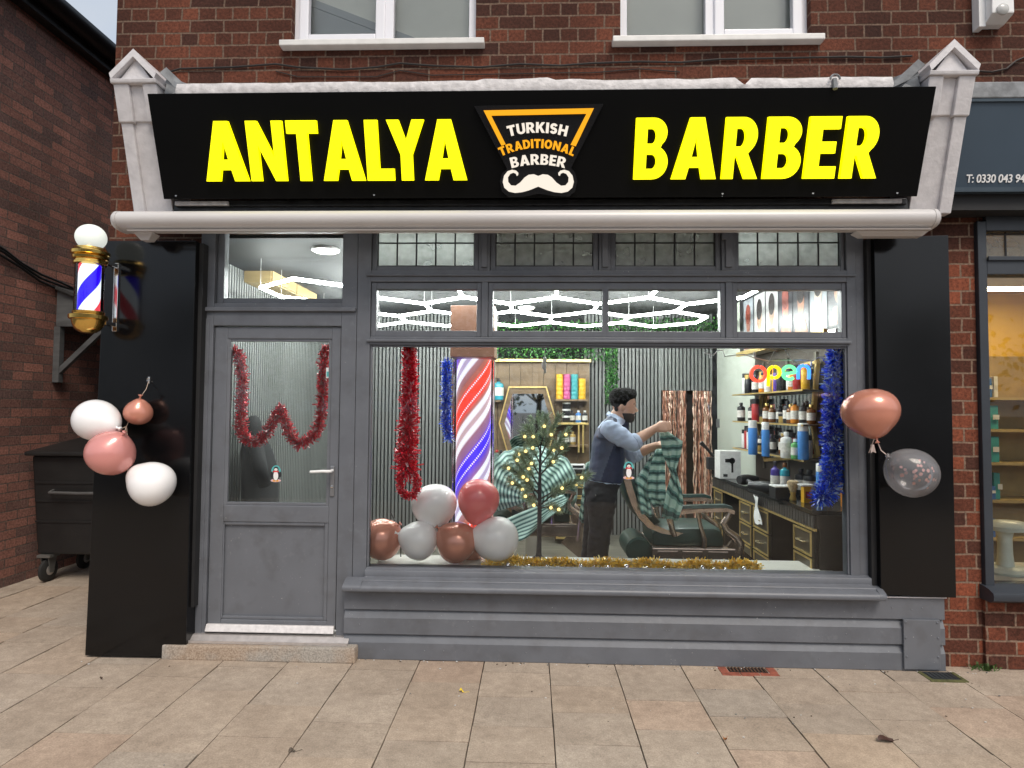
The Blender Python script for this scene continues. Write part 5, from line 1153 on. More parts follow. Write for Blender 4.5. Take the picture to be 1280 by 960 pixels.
# ------------------------------------------------------------------ lit spiral column
yc = 1.15; ca = at(568, 520, Y=yc); cb3 = at(616, 520, Y=yc); cx_, cr = (ca.x+cb3.x)/2, (cb3.x-ca.x)/2
ct = at(592, 450, Y=yc).z
lc = thing('light_column', (cx_, yc, FZ), 'tall lit barber column with red, white and blue spiral light strips', 'light')
def col_mat():
    mt, t, b = newmat('spiral light strips'); tc = t.nodes.new('ShaderNodeTexCoord'); sp = t.nodes.new('ShaderNodeSeparateXYZ'); t.links.new(tc.outputs['Object'], sp.inputs[0])
    def M(op, a, b_=None, c_=None):
        n = t.nodes.new('ShaderNodeMath'); n.operation = op
        for i, v in enumerate((a, b_, c_)):
            if v is None: continue
            if isinstance(v, (int, float)): n.inputs[i].default_value = v
            else: t.links.new(v, n.inputs[i])
        return n.outputs[0]
    an = M('ARCTAN2', sp.outputs[1], sp.outputs[0])
    h = M('MULTIPLY_ADD', an, -1.0/(2*PI)*1.0, M('MULTIPLY', sp.outputs[2], 0.93))
    h = M('FRACT', M('ADD', h, COL_PH))
    rp = t.nodes.new('ShaderNodeValToRGB'); rp.color_ramp.interpolation = 'LINEAR'; el = rp.color_ramp.elements
    stops = [(0.0,(.30,.12,.12)),(.06,(.35,.18,.2)),(.08,(.85,.85,.95)),(.115,(.85,.85,.95)),(.135,(.42,.34,.5)),(.17,(.42,.34,.5)),(.19,(.85,.85,.95)),(.225,(.85,.85,.95)),(.245,(.25,.12,.3)),
             (.31,(.12,.06,.6)),(.34,(.06,.03,.85)),(.44,(.08,.04,.85)),(.47,(.25,.12,.3)),(.55,(.30,.14,.2)),(.575,(.9,.88,.95)),(.61,(.9,.88,.95)),(.63,(.5,.35,.38)),(.665,(.5,.35,.38)),(.685,(.9,.88,.95)),(.72,(.9,.88,.95)),(.745,(.4,.14,.12)),(.80,(.85,.05,.03)),(.93,(.9,.06,.03)),(.96,(.4,.12,.09))]
    el[0].position, el[0].color = stops[0][0], (*stops[0][1],1); el[1].position, el[1].color = stops[-1][0], (*stops[-1][1],1)
    for p_, c in stops[1:-1]: e = el.new(p_); e.color = (*c, 1)
    t.links.new(h, rp.inputs[0])
    # dots along red and blue strip edges
    zz_ = M('FRACT', M('MULTIPLY', M('ADD', M('MULTIPLY', sp.outputs[2], 0.8), M('MULTIPLY', an, .12)), 46.0)); dz = M('ABSOLUTE', M('SUBTRACT', zz_, .5))
    def near(c): return M('ABSOLUTE', M('SUBTRACT', h, c))
    dm = M('MINIMUM', M('MINIMUM', near(.345), near(.435)), M('MINIMUM', near(.81), near(.92)))
    dot = M('MULTIPLY', M('LESS_THAN', dm, .010), M('LESS_THAN', dz, .28))
    mx = t.nodes.new('ShaderNodeMix'); mx.data_type = 'RGBA'; t.links.new(dot, mx.inputs[0]); t.links.new(rp.outputs[0], mx.inputs[6]); mx.inputs[7].default_value = (.9,.75,.85,1)
    t.links.new(mx.outputs[2], b.inputs['Base Color']); t.links.new(mx.outputs[2], b.inputs['Emission Color']); b.inputs['Emission Strength'].default_value = 0.85; b.inputs['Roughness'].default_value = .35
    return mt
COL_PH = 1.12
mb = MB(); mb.lathe([(cr*0.90,FZ+0.16),(cr*0.90,ct)], (cx_,yc,0), 'Z', 40); mb.build('spiral_strips', col_mat(), lc, smooth=True)
mb = MB(); mb.lathe([(cr,FZ+0.15),(cr,ct+0.01)], (cx_,yc,0), 'Z', 40, caps=False); mb.build('clear_tube', glass('clear tube', (.97,.97,.98), 0.03), lc, smooth=True)
mb = MB(); mb.lathe([(cr*1.1,FZ),(cr*1.1,FZ+0.12),(cr*1.02,FZ+0.16)], (cx_,yc,0), 'Z', 40); mb.build('base', P('column base', (.10,.06,.04), .5), lc, smooth=True)
mb = MB(); mb.box(cx_-cr*1.12, cx_+cr*1.12, yc-cr*1.05, yc+cr*1.05, ct+0.011, ct+0.42, 0.004); mb.build('top_box', P('copper brown box', (.20,.10,.065), .4, var=.12, scale=6), lc)
for s_ in (-1, 1):
    mb = MB(); mb.tube([(cx_+s_*cr*1.06, yc-0.03, FZ+0.1), (cx_+s_*cr*1.06, yc-0.03, ct)], 0.008, 8); mb.build('side_rod', CHROME, lc)

# ------------------------------------------------------------------ mirror alcove with shelves at the back
YA = 3.48
PLANK = P('brown plank panel', (.17,.115,.065), .45, var=.25, scale=2.5, stretch=(1,1,7))
ax0, ax1 = at(608, 520, Y=YA).x, at(737, 520, Y=YA).x; azt = at(680, 453, Y=YA).z
st_ = thing('mirror_station', ((ax0+ax1)/2, YA, FZ), 'brown plank alcove with gold hexagon mirror, shelves and drawers at the back', 'styling station')
mb = MB(); n = 9
for i in range(n):
    a = ax0+(ax1-ax0)*i/n; mb.box(a, a+(ax1-ax0)/n-0.004, YA, YA+0.15, FZ, azt)
mb.build('plank_panel', PLANK, st_)
mb = MB(); mb.box(ax0-0.01, ax1+0.01, YA-0.06, YA+0.02, azt+0.001, azt+0.035, 0.004); mb.build('gold_cornice', BRASS, st_)
hexp = [at(600+x/6, 420+y/6, Y=YA-0.04) for x, y in ((215,378),(500,378),(580,655),(500,920),(215,920),(140,655))]
hc = sum(hexp, Vector())/6
def hexring(k0, k1, y0, y1):
    mb = MB(); A = [hc+(p_-hc)*k0 for p_ in hexp]; B = [hc+(p_-hc)*k1 for p_ in hexp]
    for i in range(6):
        j = (i+1) % 6
        q = [Vector((p_.x, y0, p_.z)) for p_ in (A[i], A[j], B[j], B[i])]; r_ = [Vector((p_.x, y1, p_.z)) for p_ in (A[i], A[j], B[j], B[i])]
        mb.quad(*q); mb.quad(q[0], q[1], r_[1], r_[0]); mb.quad(q[3], q[2], r_[2], r_[3])
    return mb
mir = hexring(1.0, 0.955, YA-0.06, YA-0.002).build('mirror_frame', BRASS, st_)
hexring(0.954, 0.80, YA-0.045, YA-0.003).build('mirror_surround', PLANK, mir)
mb = MB(); mb.poly([Vector((hc.x+(p_.x-hc.x)*.80, YA-0.020, hc.z+(p_.z-hc.z)*.80)) for p_ in hexp]); mb.build('mirror_glass', P('mirror silver', (.75,.77,.76), .02, 1.0, var=0), mir)
def shelfz(y): return at(715, y, Y=YA-0.1).z
sx0, sx1 = at(694, 500, Y=YA-.1).x, at(735, 500, Y=YA-.1).x
for y_, mt_ in ((500.5, PLANK), (529.5, BRASS), (557, PLANK)):
    mb = MB(); mb.box(sx0, sx1, YA-0.18, YA-0.001, shelfz(y_)-0.012, shelfz(y_)+0.012, 0.003); mb.build('shelf', mt_, st_)
mb = MB(); lx = at(612, 502, Y=YA-.1).x; mb.box(ax0+.005, lx+.13, YA-0.16, YA-0.001, shelfz(502)-.012, shelfz(502)+.012, .003); mb.build('shelf', PLANK, st_)
for px in (723.5, 729):
    x_ = at(px, 530, Y=YA-.19).x; mb = MB(); mb.tube([(x_,YA-.19,shelfz(529)),(x_,YA-.19,shelfz(565))], 0.011, 8); mb.build('gold_rod', BRASS, st_)
ctz = at(700, 586, Y=YA-.35).z
mb = MB(); mb.box(ax0, ax1+.05, YA-.42, YA-.001, ctz-.035, ctz, .005); mb.build('counter', P('dark counter', (.03,.028,.025), .25), st_)
dxx0 = at(694, 620, Y=YA-.40).x
mb = MB(); mb.box(dxx0, ax1+.04, YA-.38, YA-.002, FZ+.03, ctz-.036); mb.build('cabinet', P('dark brown cabinet', (.045,.032,.02), .4, var=.2), st_)
for zt_, zb2 in ((ctz-.05, ctz-.18), (ctz-.19, ctz-.30), (ctz-.31, ctz-.40)):
    d_ = MB(); d_.box(dxx0+.01, ax1+.03, YA-.40, YA-.381, zb2, zt_, .003); dd = d_.build('drawer', P('drawer face', (.05,.036,.022), .35), st_)
    mb = MB()
    for (a, b_, c, e) in ((dxx0+.01, ax1+.03, zt_-.016, zt_), (dxx0+.01, ax1+.03, zb2, zb2+.016)): mb.box(a, b_, YA-.408, YA-.401, c, e)
    for a in (dxx0+.01, ax1+.014): mb.box(a, a+.016, YA-.408, YA-.401, zb2+.0165, zt_-.0165)
    mb.build('gold_edge', BRASS, dd)
zt_, zb2 = ctz-.42, FZ+.06
d_ = MB(); d_.box(dxx0+.01, ax1+.03, YA-.40, YA-.381, zb2, zt_, .003); dd = d_.build('cupboard_door', P('cupboard face', (.05,.036,.022), .35), st_)
mb = MB()
for (a, b_, c, e) in ((dxx0+.01, ax1+.03, zt_-.022, zt_), (dxx0+.01, ax1+.03, zb2, zb2+.022), (dxx0+.05, ax1-.0, zt_-.08, zt_-.06), (dxx0+.05, ax1-.0, zb2+.06, zb2+.08)): mb.box(a, b_, YA-.408, YA-.401, c, e)
for a in (dxx0+.01, ax1+.008): mb.box(a, a+.022, YA-.408, YA-.401, zb2+.0225, zt_-.0225)
mb.build('gold_edge', BRASS, dd)

# ------------------------------------------------------------------ small goods: one of each kind, then copies
def tin(mt_, lid):
    t = thing('tin', (0,0,0), 'tin', 'tin'); mb = MB(); mb.lathe([(.040,0),(.042,.003),(.042,.034),(.040,.037)], (0,0,0), 'Z', 18); mb.build('can', mt_, t, smooth=True)
    mb = MB(); mb.lathe([(.043,.0375),(.043,.046),(.040,.048)], (0,0,0), 'Z', 18); mb.build('lid', lid, t, smooth=True); return t
def bottle(mt_, capm, r, h, spray=False, neck=.35):
    t = thing('bottle', (0,0,0), 'bottle', 'bottle'); mb = MB()
    mb.lathe([(r*.9,0),(r,.006),(r,h*.70),(r*.92,h*.76),(r*neck,h*.82),(r*neck,h*.86)], (0,0,0), 'Z', 16); mb.build('body', mt_, t, smooth=True)
    mb = MB()
    if spray:
        mb.lathe([(r*neck*1.25,h*.861),(r*neck*1.25,h*.93),(r*neck*.6,h*.95),(r*neck*.6,h)], (0,0,0), 'Z', 12); mb.box(-r*.9, r*.3, -r*.18, r*.18, h*.965, h*1.01, .001)
    else: mb.lathe([(r*neck*1.3,h*.861),(r*neck*1.3,h*.98),(r*neck*1.1,h)], (0,0,0), 'Z', 14)
    mb.build('cap', capm, t, smooth=True)
    mb = MB(); mb.lathe([(r*1.012,h*.2),(r*1.012,h*.58)], (0,0,0), 'Z', 16, caps=False); mb.build('label_band', P('label paper', (.62,.6,.55), .6, var=.2, scale=60), t, smooth=True); return t
def can(mt_, capm, r, h):
    t = thing('spray_can', (0,0,0), 'spray can', 'spray can'); mb = MB(); mb.lathe([(r*.94,0),(r,.004),(r,h*.74),(r*.93,h*.78)], (0,0,0), 'Z', 18); mb.build('body', mt_, t, smooth=True)
    mb = MB(); mb.lathe([(r*.95,h*.781),(r*.95,h*.985),(r*.85,h)], (0,0,0), 'Z', 18); mb.build('cap', capm, t, smooth=True); return t
def jar(mt_, lid, r=.045, h=.06):
    t = thing('jar', (0,0,0), 'jar', 'jar'); mb = MB(); mb.lathe([(r*.95,0),(r,.004),(r,h*.72)], (0,0,0), 'Z', 16); mb.build('body', mt_, t, smooth=True)
    mb = MB(); mb.lathe([(r*1.04,h*.721),(r*1.04,h*.98),(r*.98,h)], (0,0,0), 'Z', 16); mb.build('lid', lid, t, smooth=True); return t
pal = lambda n, c, r=.35, me=0.0: P(n, c, r, me, var=.08, scale=30)
C_Y, C_PK, C_TL, C_BK, C_W, C_BL, C_RD, C_OR, C_GN = pal('can yellow', (.75,.42,.03)), pal('can pink', (.50,.10,.25)), pal('can teal', (.06,.33,.35)), pal('can black', (.02,.02,.022)), pal('can white', (.72,.72,.70)), pal('can blue', (.07,.25,.62)), pal('can red', (.40,.03,.03)), pal('can orange', (.75,.27,.03)), pal('can green', (.12,.40,.12))
C_AM = pal('amber glass', (.16,.06,.015), .15); C_AQ = pal('aqua liquid', (.04,.30,.38), .12); C_GO = pal('gold can', (.6,.42,.14), .3, .6)
used = {}
def place(key, maker, loc, label, cat=None, group=None, sc=1.0, rz=0.0):
    if key not in used: o = maker(); used[key] = o; 
    else: o = copy_tree(used[key])
    o.location = loc; o.scale = (sc, sc, sc); o.rotation_euler = (0, 0, rz); o['label'] = label
    if cat: o['category'] = cat
    if group: o['group'] = group
    return o
zs1 = shelfz(500.5)+.0125
for si, (px, mk, lb) in enumerate(((699.5,'y','yellow wax tin in the left stack on the top shelf of the back alcove'),(708.5,'p','pink wax tin in the stack on the top shelf of the back alcove'),(718,'t','teal wax tin in the stack on the top shelf of the back alcove'),(727.5,'y2','yellow wax tin in the right stack on the top shelf of the back alcove'))):
    x_ = at(px, 495, Y=YA-.1).x; mt_ = {'y':C_Y,'p':C_PK,'t':C_TL,'y2':C_Y}[mk]
    for k in range(6 if si < 3 else 5): place('tin'+mk[0], lambda: tin(mt_, mt_), (x_, YA-.1, zs1+k*.0485), lb, group='stacked wax tins on the back alcove shelf')
zs2 = shelfz(529.5)+.0125
for k in range(3): place('jarbw', lambda: jar(C_BK, C_W, .048, .078), (at(708, 520, Y=YA-.1).x, YA-.1, zs2+k*.079), 'black jar with white lid in a stack on the gold alcove shelf', group='stacked black jars on the gold shelf')
for px, k_, lb in ((715,'b','dark bottle on the gold alcove shelf beside the jars'),(723,'bl','blue bottle on the gold shelf of the back alcove'),(731,'w','black and white bottle at the right end of the gold alcove shelf')):
    place('bt'+k_, lambda: bottle({'b':C_BK,'bl':C_BL,'w':C_BK}[k_], {'b':C_BK,'bl':C_W,'w':C_W}[k_], .033, .14), (at(px, 520, Y=YA-.09).x, YA-.09, zs2), lb)
zs3 = shelfz(557)+.0125
for px, k_, lb in ((700,'b','dark bottle on the lowest alcove shelf'),(708,'rd','red capped bottle on the lowest alcove shelf'),(716,'gd','gold bottle on the lowest alcove shelf')):
    place('bu'+k_, lambda: bottle({'b':C_BK,'rd':C_BK,'gd':C_GO}[k_], {'b':C_BK,'rd':C_RD,'gd':C_GO}[k_], .034, .15), (at(px, 550, Y=YA-.09).x, YA-.09, zs3), lb)
zl_ = shelfz(502)+.0125
place('aqua', lambda: bottle(C_AQ, C_BK, .06, .25, True), (at(623, 495, Y=YA-.09).x, YA-.09, zl_), 'aqua blue spray bottle on the left shelf of the back alcove')
for px, k_, lb in ((621,'redcap','clear bottle with a red cap on the back counter beside the column'),(626,'dk','dark bottle on the back counter beside the column')):
    place('cc'+k_, lambda: bottle({'redcap':C_W,'dk':C_BK}[k_], {'redcap':C_RD,'dk':C_BK}[k_], .035, .20), (at(px, 580, Y=YA-.3).x, YA-.3, ctz+.001), lb)
for px, lb in ((700,'small white tray on the back counter'),(722,'square silver box on the back counter')):
    p_ = at(px, 580, Y=YA-.3); mb = MB(); mb.box(p_.x-.08, p_.x+.08, YA-.36, YA-.22, ctz+.001, ctz+.05, .006); mb.mi = 1; mb.box(p_.x-.06, p_.x+.06, YA-.3612, YA-.3605, ctz+.012, ctz+.04); single(mb, 'tray', [WHITE, C_BK], lb, 'tray')

# ------------------------------------------------------------------ right hand wall: hexagon mirror, shelves, counter
XS = XRW-.001
wm = thing('wall_mirror', (XRW-.03, 1.55, 1.0), 'gold framed hexagon mirror on the right wall behind the bottles', 'mirror')
hx_ = [at(x, y, X=XRW-.04) for x, y in ((955,470),(1022,452),(1016,527),(1022,570),(957,575),(947,528))]
hcc = sum(hx_, Vector())/6
mb = MB()
for i in range(6): mb.bar(hx_[i], hx_[(i+1)%6], .03, .03, up=(1,0,0))
mb.build('frame', BRASS, wm)
mb = MB(); mb.poly([Vector((XRW-.02, hcc.y+(p_.y-hcc.y)*.98, hcc.z+(p_.z-hcc.z)*.98)) for p_ in hx_]); mb.build('mirror_glass', P('wall mirror silver', (.6,.62,.6), .03, 1.0, var=0), wm)
ws_ = thing('wall_shelf', (2.1, 1.6, 1.1), 'three long dark gold edged shelves of bottles along the right wall', 'shelf')
ZSH = [1.18, 1.44, 1.70]
for z_ in ZSH:
    mb = MB(); mb.box(1.985, XS, .75, 2.36, z_-.011, z_, .003); s_ = mb.build('shelf', P('dark shelf', (.05,.04,.03), .4), ws_)
    mb = MB(); mb.box(1.978, 1.9845, .75, 2.36, z_-.012, z_+.001); mb.build('gold_edge', BRASS, s_)
for y_ in (1.0, 1.55, 2.1):
    mb = MB(); mb.box(2.185, XS, y_-.02, y_+.02, 1.0, 2.0); mb.build('upright', P('steel upright', (.2,.19,.16), .4, .6), ws_)
rp_ = random.Random(77)
kinds = {'blkb': (lambda: bottle(C_BK, C_BK, .036, .17), 'black bottle'), 'amb': (lambda: bottle(C_AM, C_GO, .034, .16), 'amber bottle'), 'ora': (lambda: bottle(C_OR, C_BK, .033, .17), 'orange bottle with black cap'), 'redc': (lambda: can(C_RD, C_BK, .033, .2), 'dark red can'), 'whc': (lambda: can(C_W, C_BK, .033, .19), 'white can with black cap'), 'pur': (lambda: can(pal('purple can', (.10,.05,.3)), C_BK, .034, .21), 'purple can'), 'yelc': (lambda: can(C_Y, C_OR, .03, .19), 'yellow can with orange cap'), 'goldj': (lambda: jar(C_GO, C_BK, .04, .07), 'gold jar with black lid'), 'blk': (lambda: can(C_BK, C_GO, .034, .18), 'black can with gold cap')}
rows = {2: ['yelc','whc','blk','pur','blkb','blk','ora','whc','yelc','pur','blk','whc','ora','redc','yelc'], 1: ['blkb','ora','redc','blkb','redc','goldj','amb','amb','blkb','goldj','blkb','amb','ora','blkb','amb'], 0: ['whc','redc','whc','blkb','goldj','pur','blkb','amb','goldj','redc','blkb','whc']}
nm = {2: 'highest', 1: 'middle', 0: 'lowest'}
for lev, seq in rows.items():
    y_ = 2.30; dy = (2.30-.82)/len(seq)
    for i, kd in enumerate(seq):
        mk, nm_ = kinds[kd]
        place(kd, mk, (2.07+rp_.uniform(-.03,.05), y_-i*dy, ZSH[lev]+.001), f'{nm_} on the {nm[lev]} shelf along the right wall', group='bottles and cans on the right wall shelves', sc=rp_.uniform(.92,1.08))
# counter with gold edged drawers
XF, ZK = 1.83, 0.90
kc = thing('counter', (2.0, 1.3, FZ), 'long dark counter with gold edged drawers along the right wall', 'counter')
KM = P('black gloss counter', (.012,.012,.012), .12, var=.1); KF = P('dark cabinet side', (.03,.026,.02), .35, var=.2)
mb = MB(); mb.box(XF-.03, XS, .20, 2.46, ZK-.03, ZK, .004); mb.build('top', KM, kc)
mb = MB()
y_ = .22
while y_ < 2.44: mb.box(XF-.018, XF-.004, y_, y_+.035, ZK-.115, ZK-.031); y_ += .046
mb.build('slatted_fascia', P('dark slats', (.055,.05,.045), .5), kc)
mb = MB(); mb.box(XF-.003, XF+.02, .20, 2.46, ZK-.12, ZK-.0305); mb.build('fascia_board', KF, kc)
mb = MB(); mb.box(XF-.022, XF-.002, .20, 2.46, ZK-.132, ZK-.118); mb.build('gold_edge', BRASS, kc)
mb = MB(); mb.box(XF+.02, XS, .205, .225, FZ, ZK-.032); mb.box(XF+.02, XS, 2.43, 2.455, FZ, ZK-.032); mb.box(2.15, XS, .226, 2.43, FZ, ZK-.032); mb.build('end_panel', KF, kc)
for (ya, yb_) in ((.24,.53),(.98,1.32),(1.36,1.66),(2.14,2.42)):
    mb = MB(); mb.box(XF+.004, 2.149, ya, yb_, FZ+.02, ZK-.133); mb.build('drawer_unit', KF, kc)
    for k in range(4):
        zt_ = ZK-.142-k*.175; zb2 = zt_-.163
        if zb2 < FZ: continue
        d_ = MB(); d_.box(XF-.014, XF+.0035, ya+.008, yb_-.008, zb2, zt_, .002); dd = d_.build('drawer', P('drawer dark', (.06,.048,.03), .35), kc)
        mb = MB(); e_ = .013
        mb.box(XF-.022, XF-.0145, ya+.008, yb_-.008, zt_-e_, zt_); mb.box(XF-.022, XF-.0145, ya+.008, yb_-.008, zb2, zb2+e_); mb.box(XF-.022, XF-.0145, ya+.008, ya+.008+e_, zb2+e_+.0005, zt_-e_-.0005); mb.box(XF-.022, XF-.0145, yb_-.008-e_, yb_-.008, zb2+e_+.0005, zt_-e_-.0005); mb.build('gold_edge', BRASS, dd)
        mb = MB(); ym = (ya+yb_)/2; zm = (zt_+zb2)/2; mb.tube([(XF-.0145,ym-.05,zm),(XF-.04,ym-.05,zm),(XF-.04,ym+.05,zm),(XF-.0145,ym+.05,zm)], .006, 8); mb.build('handle', P('pale gold handle', (.85,.75,.5), .25, .9), dd)
# paper towel hanging from a drawer
mb = MB(); pw = at(945, 625, X=XF-.045); n = 10
for j in range(5):
    pass
rows_ = []
for i in range(n+1):
    t_ = i/n; rows_.append([Vector((XF-.048-.012*math.sin(t_*5+j*.9), pw.y+(-.06+.03*j)*(1-.15*t_)-.05*t_, pw.z+.03-t_*.21+.006*math.sin(j*2.1))) for j in range(5)])
for A, B in zip(rows_, rows_[1:]):
    for j in range(4): mb.quad(A[j], A[j+1], B[j+1], B[j])
bmesh.ops.remove_doubles(mb.bm, verts=mb.bm.verts[:], dist=1e-5)
ge_ = bmesh.ops.solidify(mb.bm, geom=mb.bm.faces[:], thickness=.004)
single(mb, 'paper_towel', WHITE, 'crumpled white paper towel hanging from a counter drawer', 'paper towel', smooth=True)
# things on the counter
q0 = at(900, 590, X=1.98)
hbx = thing('carton', (1.99, q0.y, ZK), 'white carton printed with a black hairdryer on the right counter', 'box')
pA, pB = at(900, 596, Y=2.05), at(926, 564, Y=2.05)
mb = MB(); mb.box(pA.x, pB.x, 2.05, 2.22, ZK+.001, ZK+.26, .003); mb.build('box', C_W, hbx)
mb = MB(); sc_ = pB.x-pA.x; ox = pA.x+sc_*.48; oz = ZK+.12
mb.lathe([(.028,0),(.028,.0012)], (ox+.02, 2.0475, oz+.05), 'Y', 16); mb.box(ox-.045, ox+.03, 2.0475, 2.0488, oz+.035, oz+.068); mb.box(ox+.012, ox+.03, 2.0475, 2.0486, oz-.06, oz+.035); mb.box(pA.x+.03, pA.x+.07, 2.0475, 2.0486, ZK+.02, ZK+.045); mb.build('print', C_BK, hbx)
def hairtool(px, py, Y, L, ang, label):
    c = at(px, py, Y=Y); t = thing('hairdryer', (c.x, Y, ZK), label, 'hairdryer'); a = Vector((math.cos(ang), math.sin(ang), 0)); z_ = ZK+.05
    mb = MB(); c = Vector((c.x, Y, z_)); mb.tube([c-a*L*.5, c-a*L*.3, c, c+a*L*.35, c+a*L*.5], [.035,.045,.045,.035,.028], 16); mb.build('barrel', pal('tool black', (.025,.025,.027), .3), t, smooth=True)
    b_ = Vector((-a.y, a.x, 0)); mb = MB(); mb.tube([c-a*L*.2, c-a*L*.25-b_*.10+Vector((0,0,-.02)), c-a*L*.3-b_*.17+Vector((0,0,-.03))], [.022,.02,.018], 12); mb.build('handle', pal('tool handle', (.02,.02,.02), .35), t, smooth=True)
hairtool(952, 600, 1.05, .20, 2.4, 'black hairdryer lying on the right counter')
hairtool(935, 594, 1.55, .19, .4, 'second black hairdryer on the counter beside the printed carton')
zk = ZK+.001
bcx = at(980, 604, Y=.72)
tb = thing('clipper_box', (bcx.x, .75, ZK), 'dark clipper stand box with pale top on the right counter', 'box'); mb = MB(); mb.box(bcx.x-.07, bcx.x+.07, .70, .82, zk, zk+.085, .004); mb.build('box', C_BK, tb); mb = MB(); mb.box(bcx.x-.072, bcx.x+.072, .698, .822, zk+.0852, zk+.095, .003); mb.build('lid', C_W, tb)
br_ = at(991, 595, Y=.66); bt = thing('shaving_brush', (br_.x, .66, ZK), 'shaving brush with tan bristles on the right counter', 'brush')
mb = MB(); mb.lathe([(.022,0),(.026,.01),(.016,.04),(.022,.06)], (br_.x,.66,zk), 'Z', 16); mb.build('handle', C_GO, bt, smooth=True)
mb = MB(); mb.lathe([(.018,.058),(.028,.085),(.042,.12),(.036,.138),(.02,.144)], (br_.x,.66,zk), 'Z', 16); mb.build('bristles', P('bristle', (.5,.38,.22), .8, var=.3, scale=80), bt, smooth=True)
yb2 = at(1008, 601, Y=.55); yt = thing('carton', (yb2.x, .55, ZK), 'small yellow carton with a red square on the right counter', 'box')
mb = MB(); mb.box(yb2.x-.027, yb2.x+.027, .53, .58, zk, zk+.115, .002); mb.build('box', C_Y, yt); mb = MB(); mb.box(yb2.x-.015, yb2.x+.018, .528, .5297, zk+.035, zk+.08); mb.build('print', C_RD, yt); mb = MB(); mb.box(yb2.x-.042, yb2.x+.042, .52, .60, zk+.1155, zk+.128, .003); mb.build('top_tray', C_W, yt)
for px, Y, mk, r_, h_, lb in ((941,1.30,'bl',.036,.28,'tall blue spray can with white cap by the left edge of the wall mirror'),(957,1.10,'bl',.03,.27,'slimmer blue spray can with white cap on the counter behind the hairdryer'),(1004,.80,'bl',.038,.27,'tall blue and white spray can before the right half of the wall mirror'),(1026,.62,'bl',.034,.27,'blue spray can partly behind the thick blue tinsel')):
    x_ = at(px, 560, Y=Y).x; place('cb%d' % px, lambda: can(C_BL, C_W, r_, h_), (x_, Y, 1.175-.10 if False else ZK+.20), lb) if False else place('cb%d' % px, lambda: can(C_BL, C_W, r_, h_), (min(x_, 2.15), Y, 1.181 if Y > .75 else ZK+.001), lb)
x_ = at(983, 560, Y=.95).x; place('wt', lambda: bottle(C_W, C_W, .042, .2), (min(x_,2.14), .95, 1.181), 'white talc bottle on the lowest right wall shelf')
x_ = at(994, 566, Y=.86).x; place('gn', lambda: bottle(C_GN, C_W, .03, .15), (min(x_,2.14), .86, 1.181), 'small green bottle beside the white talc bottle')
x_ = at(969, 595, Y=.92).x; place('bk2', lambda: bottle(pal('violet bottle', (.06,.04,.25)), C_BK, .033, .26), (x_, .92, zk), 'tall violet bottle standing on the counter')
x_ = at(981, 585, Y=1.0).x; place('tl2', lambda: bottle(C_AQ, C_AM, .036, .24), (min(x_,2.1), 1.0, zk), 'teal bottle with amber cap standing on the counter')
x_ = at(1056, 605, Y=.40).x; place('or2', lambda: can(C_OR, C_W, .035, .22), (min(x_,2.12), .38, zk), 'orange can at the near end of the right counter')
for i, (px, Y) in enumerate(((1001,.98),(1012,.9))):
    x_ = at(px, 585, Y=Y).x; place('dkb', lambda: bottle(C_BK, C_BK, .045, .2), (min(x_,2.1), Y, zk), ['dark bottle on the counter left of the yellow carton','dark bottle on the counter right behind the yellow carton'][i])
# arm lamp at the far end of the counter
pL = at(893, 574, Y=2.35); am = thing('wall_hairdryer', (pL.x, 2.35, pL.z), 'black hairdryer on a swing arm at the far end of the counter', 'hairdryer')
mb = MB(); mb.tube([at(876,553,Y=2.35), at(884,561,Y=2.35), at(893,572,Y=2.35)], [.022,.014,.014], 8); mb.build('arm', C_BK, am, smooth=True)
mb = MB(); mb.box(pL.x-.07, pL.x+.05, 2.30, 2.40, pL.z-.10, pL.z+.02, .01); mb.build('head', C_BK, am)
# right wall posters high up
ps = thing('poster', (XRW-.03, 1.4, 2.28), 'row of colourful hairstyle portraits on a board high on the right wall', 'poster')
ya, yb_ = at(1060, 390, X=XRW-.04).y, at(928, 390, X=XRW-.04).y
mb = MB(); mb.box(XRW-.035, XS, ya-.1, yb_+.1, 2.12, 2.69); mb.build('board', C_BK, ps)
cols = [(.42,.22,.13), (.50,.42,.34), (.36,.16,.09), (.55,.14,.08), (.40,.26,.18), (.5,.3,.2), (.3,.14,.1)]
rq = random.Random(9); n = 7
for i in range(n):
    a = ya+(yb_-ya)*i/n; b_ = a+(yb_-ya)/n-.03; ym = (a+b_)/2; hw = (b_-a)/2
    mb = MB(); mb.prism([(ym-hw,2.15),(ym+hw,2.15),(ym+hw,2.66),(ym-hw,2.66)], [], lambda u, v: Vector((XRW-.038, u, v)), (.002,0,0)); pn = mb.build('portrait', P('portrait ground', rq.choice([(.5,.5,.5),(.05,.05,.06),(.3,.33,.36)]), .3), ps)
    mb = MB(); mb.prism([(ym+hw*.45*math.cos(t_), 2.44+.13*math.sin(t_)) for t_ in [2*PI*j/20 for j in range(20)]], [], lambda u, v: Vector((XRW-.0395, u, v)), (.001,0,0)); mb.prism([(ym-hw*.9,2.16),(ym+hw*.9,2.16),(ym+hw*.5,2.29),(ym-hw*.5,2.29)], [], lambda u, v: Vector((XRW-.0395, u, v)), (.001,0,0)); mb.build('face', P('portrait skin', cols[i], .3, var=.3, scale=14), pn)
    mb = MB(); mb.prism([(ym+hw*.5*math.cos(t_), 2.51+.10*math.sin(t_)) for t_ in [2*PI*j/20 for j in range(20)]], [], lambda u, v: Vector((XRW-.041, u, v)), (.001,0,0)); mb.build('hair', P('portrait hair', (.02,.012,.01) if i % 3 else (.25,.05,.03), .4), pn)
mb = MB(); mb.tube([at(922,412,Y=.6)+Vector((0,0,0)), at(922,412,Y=.6)+Vector((.01,0,0))], .002, 4); mb.bm.clear()
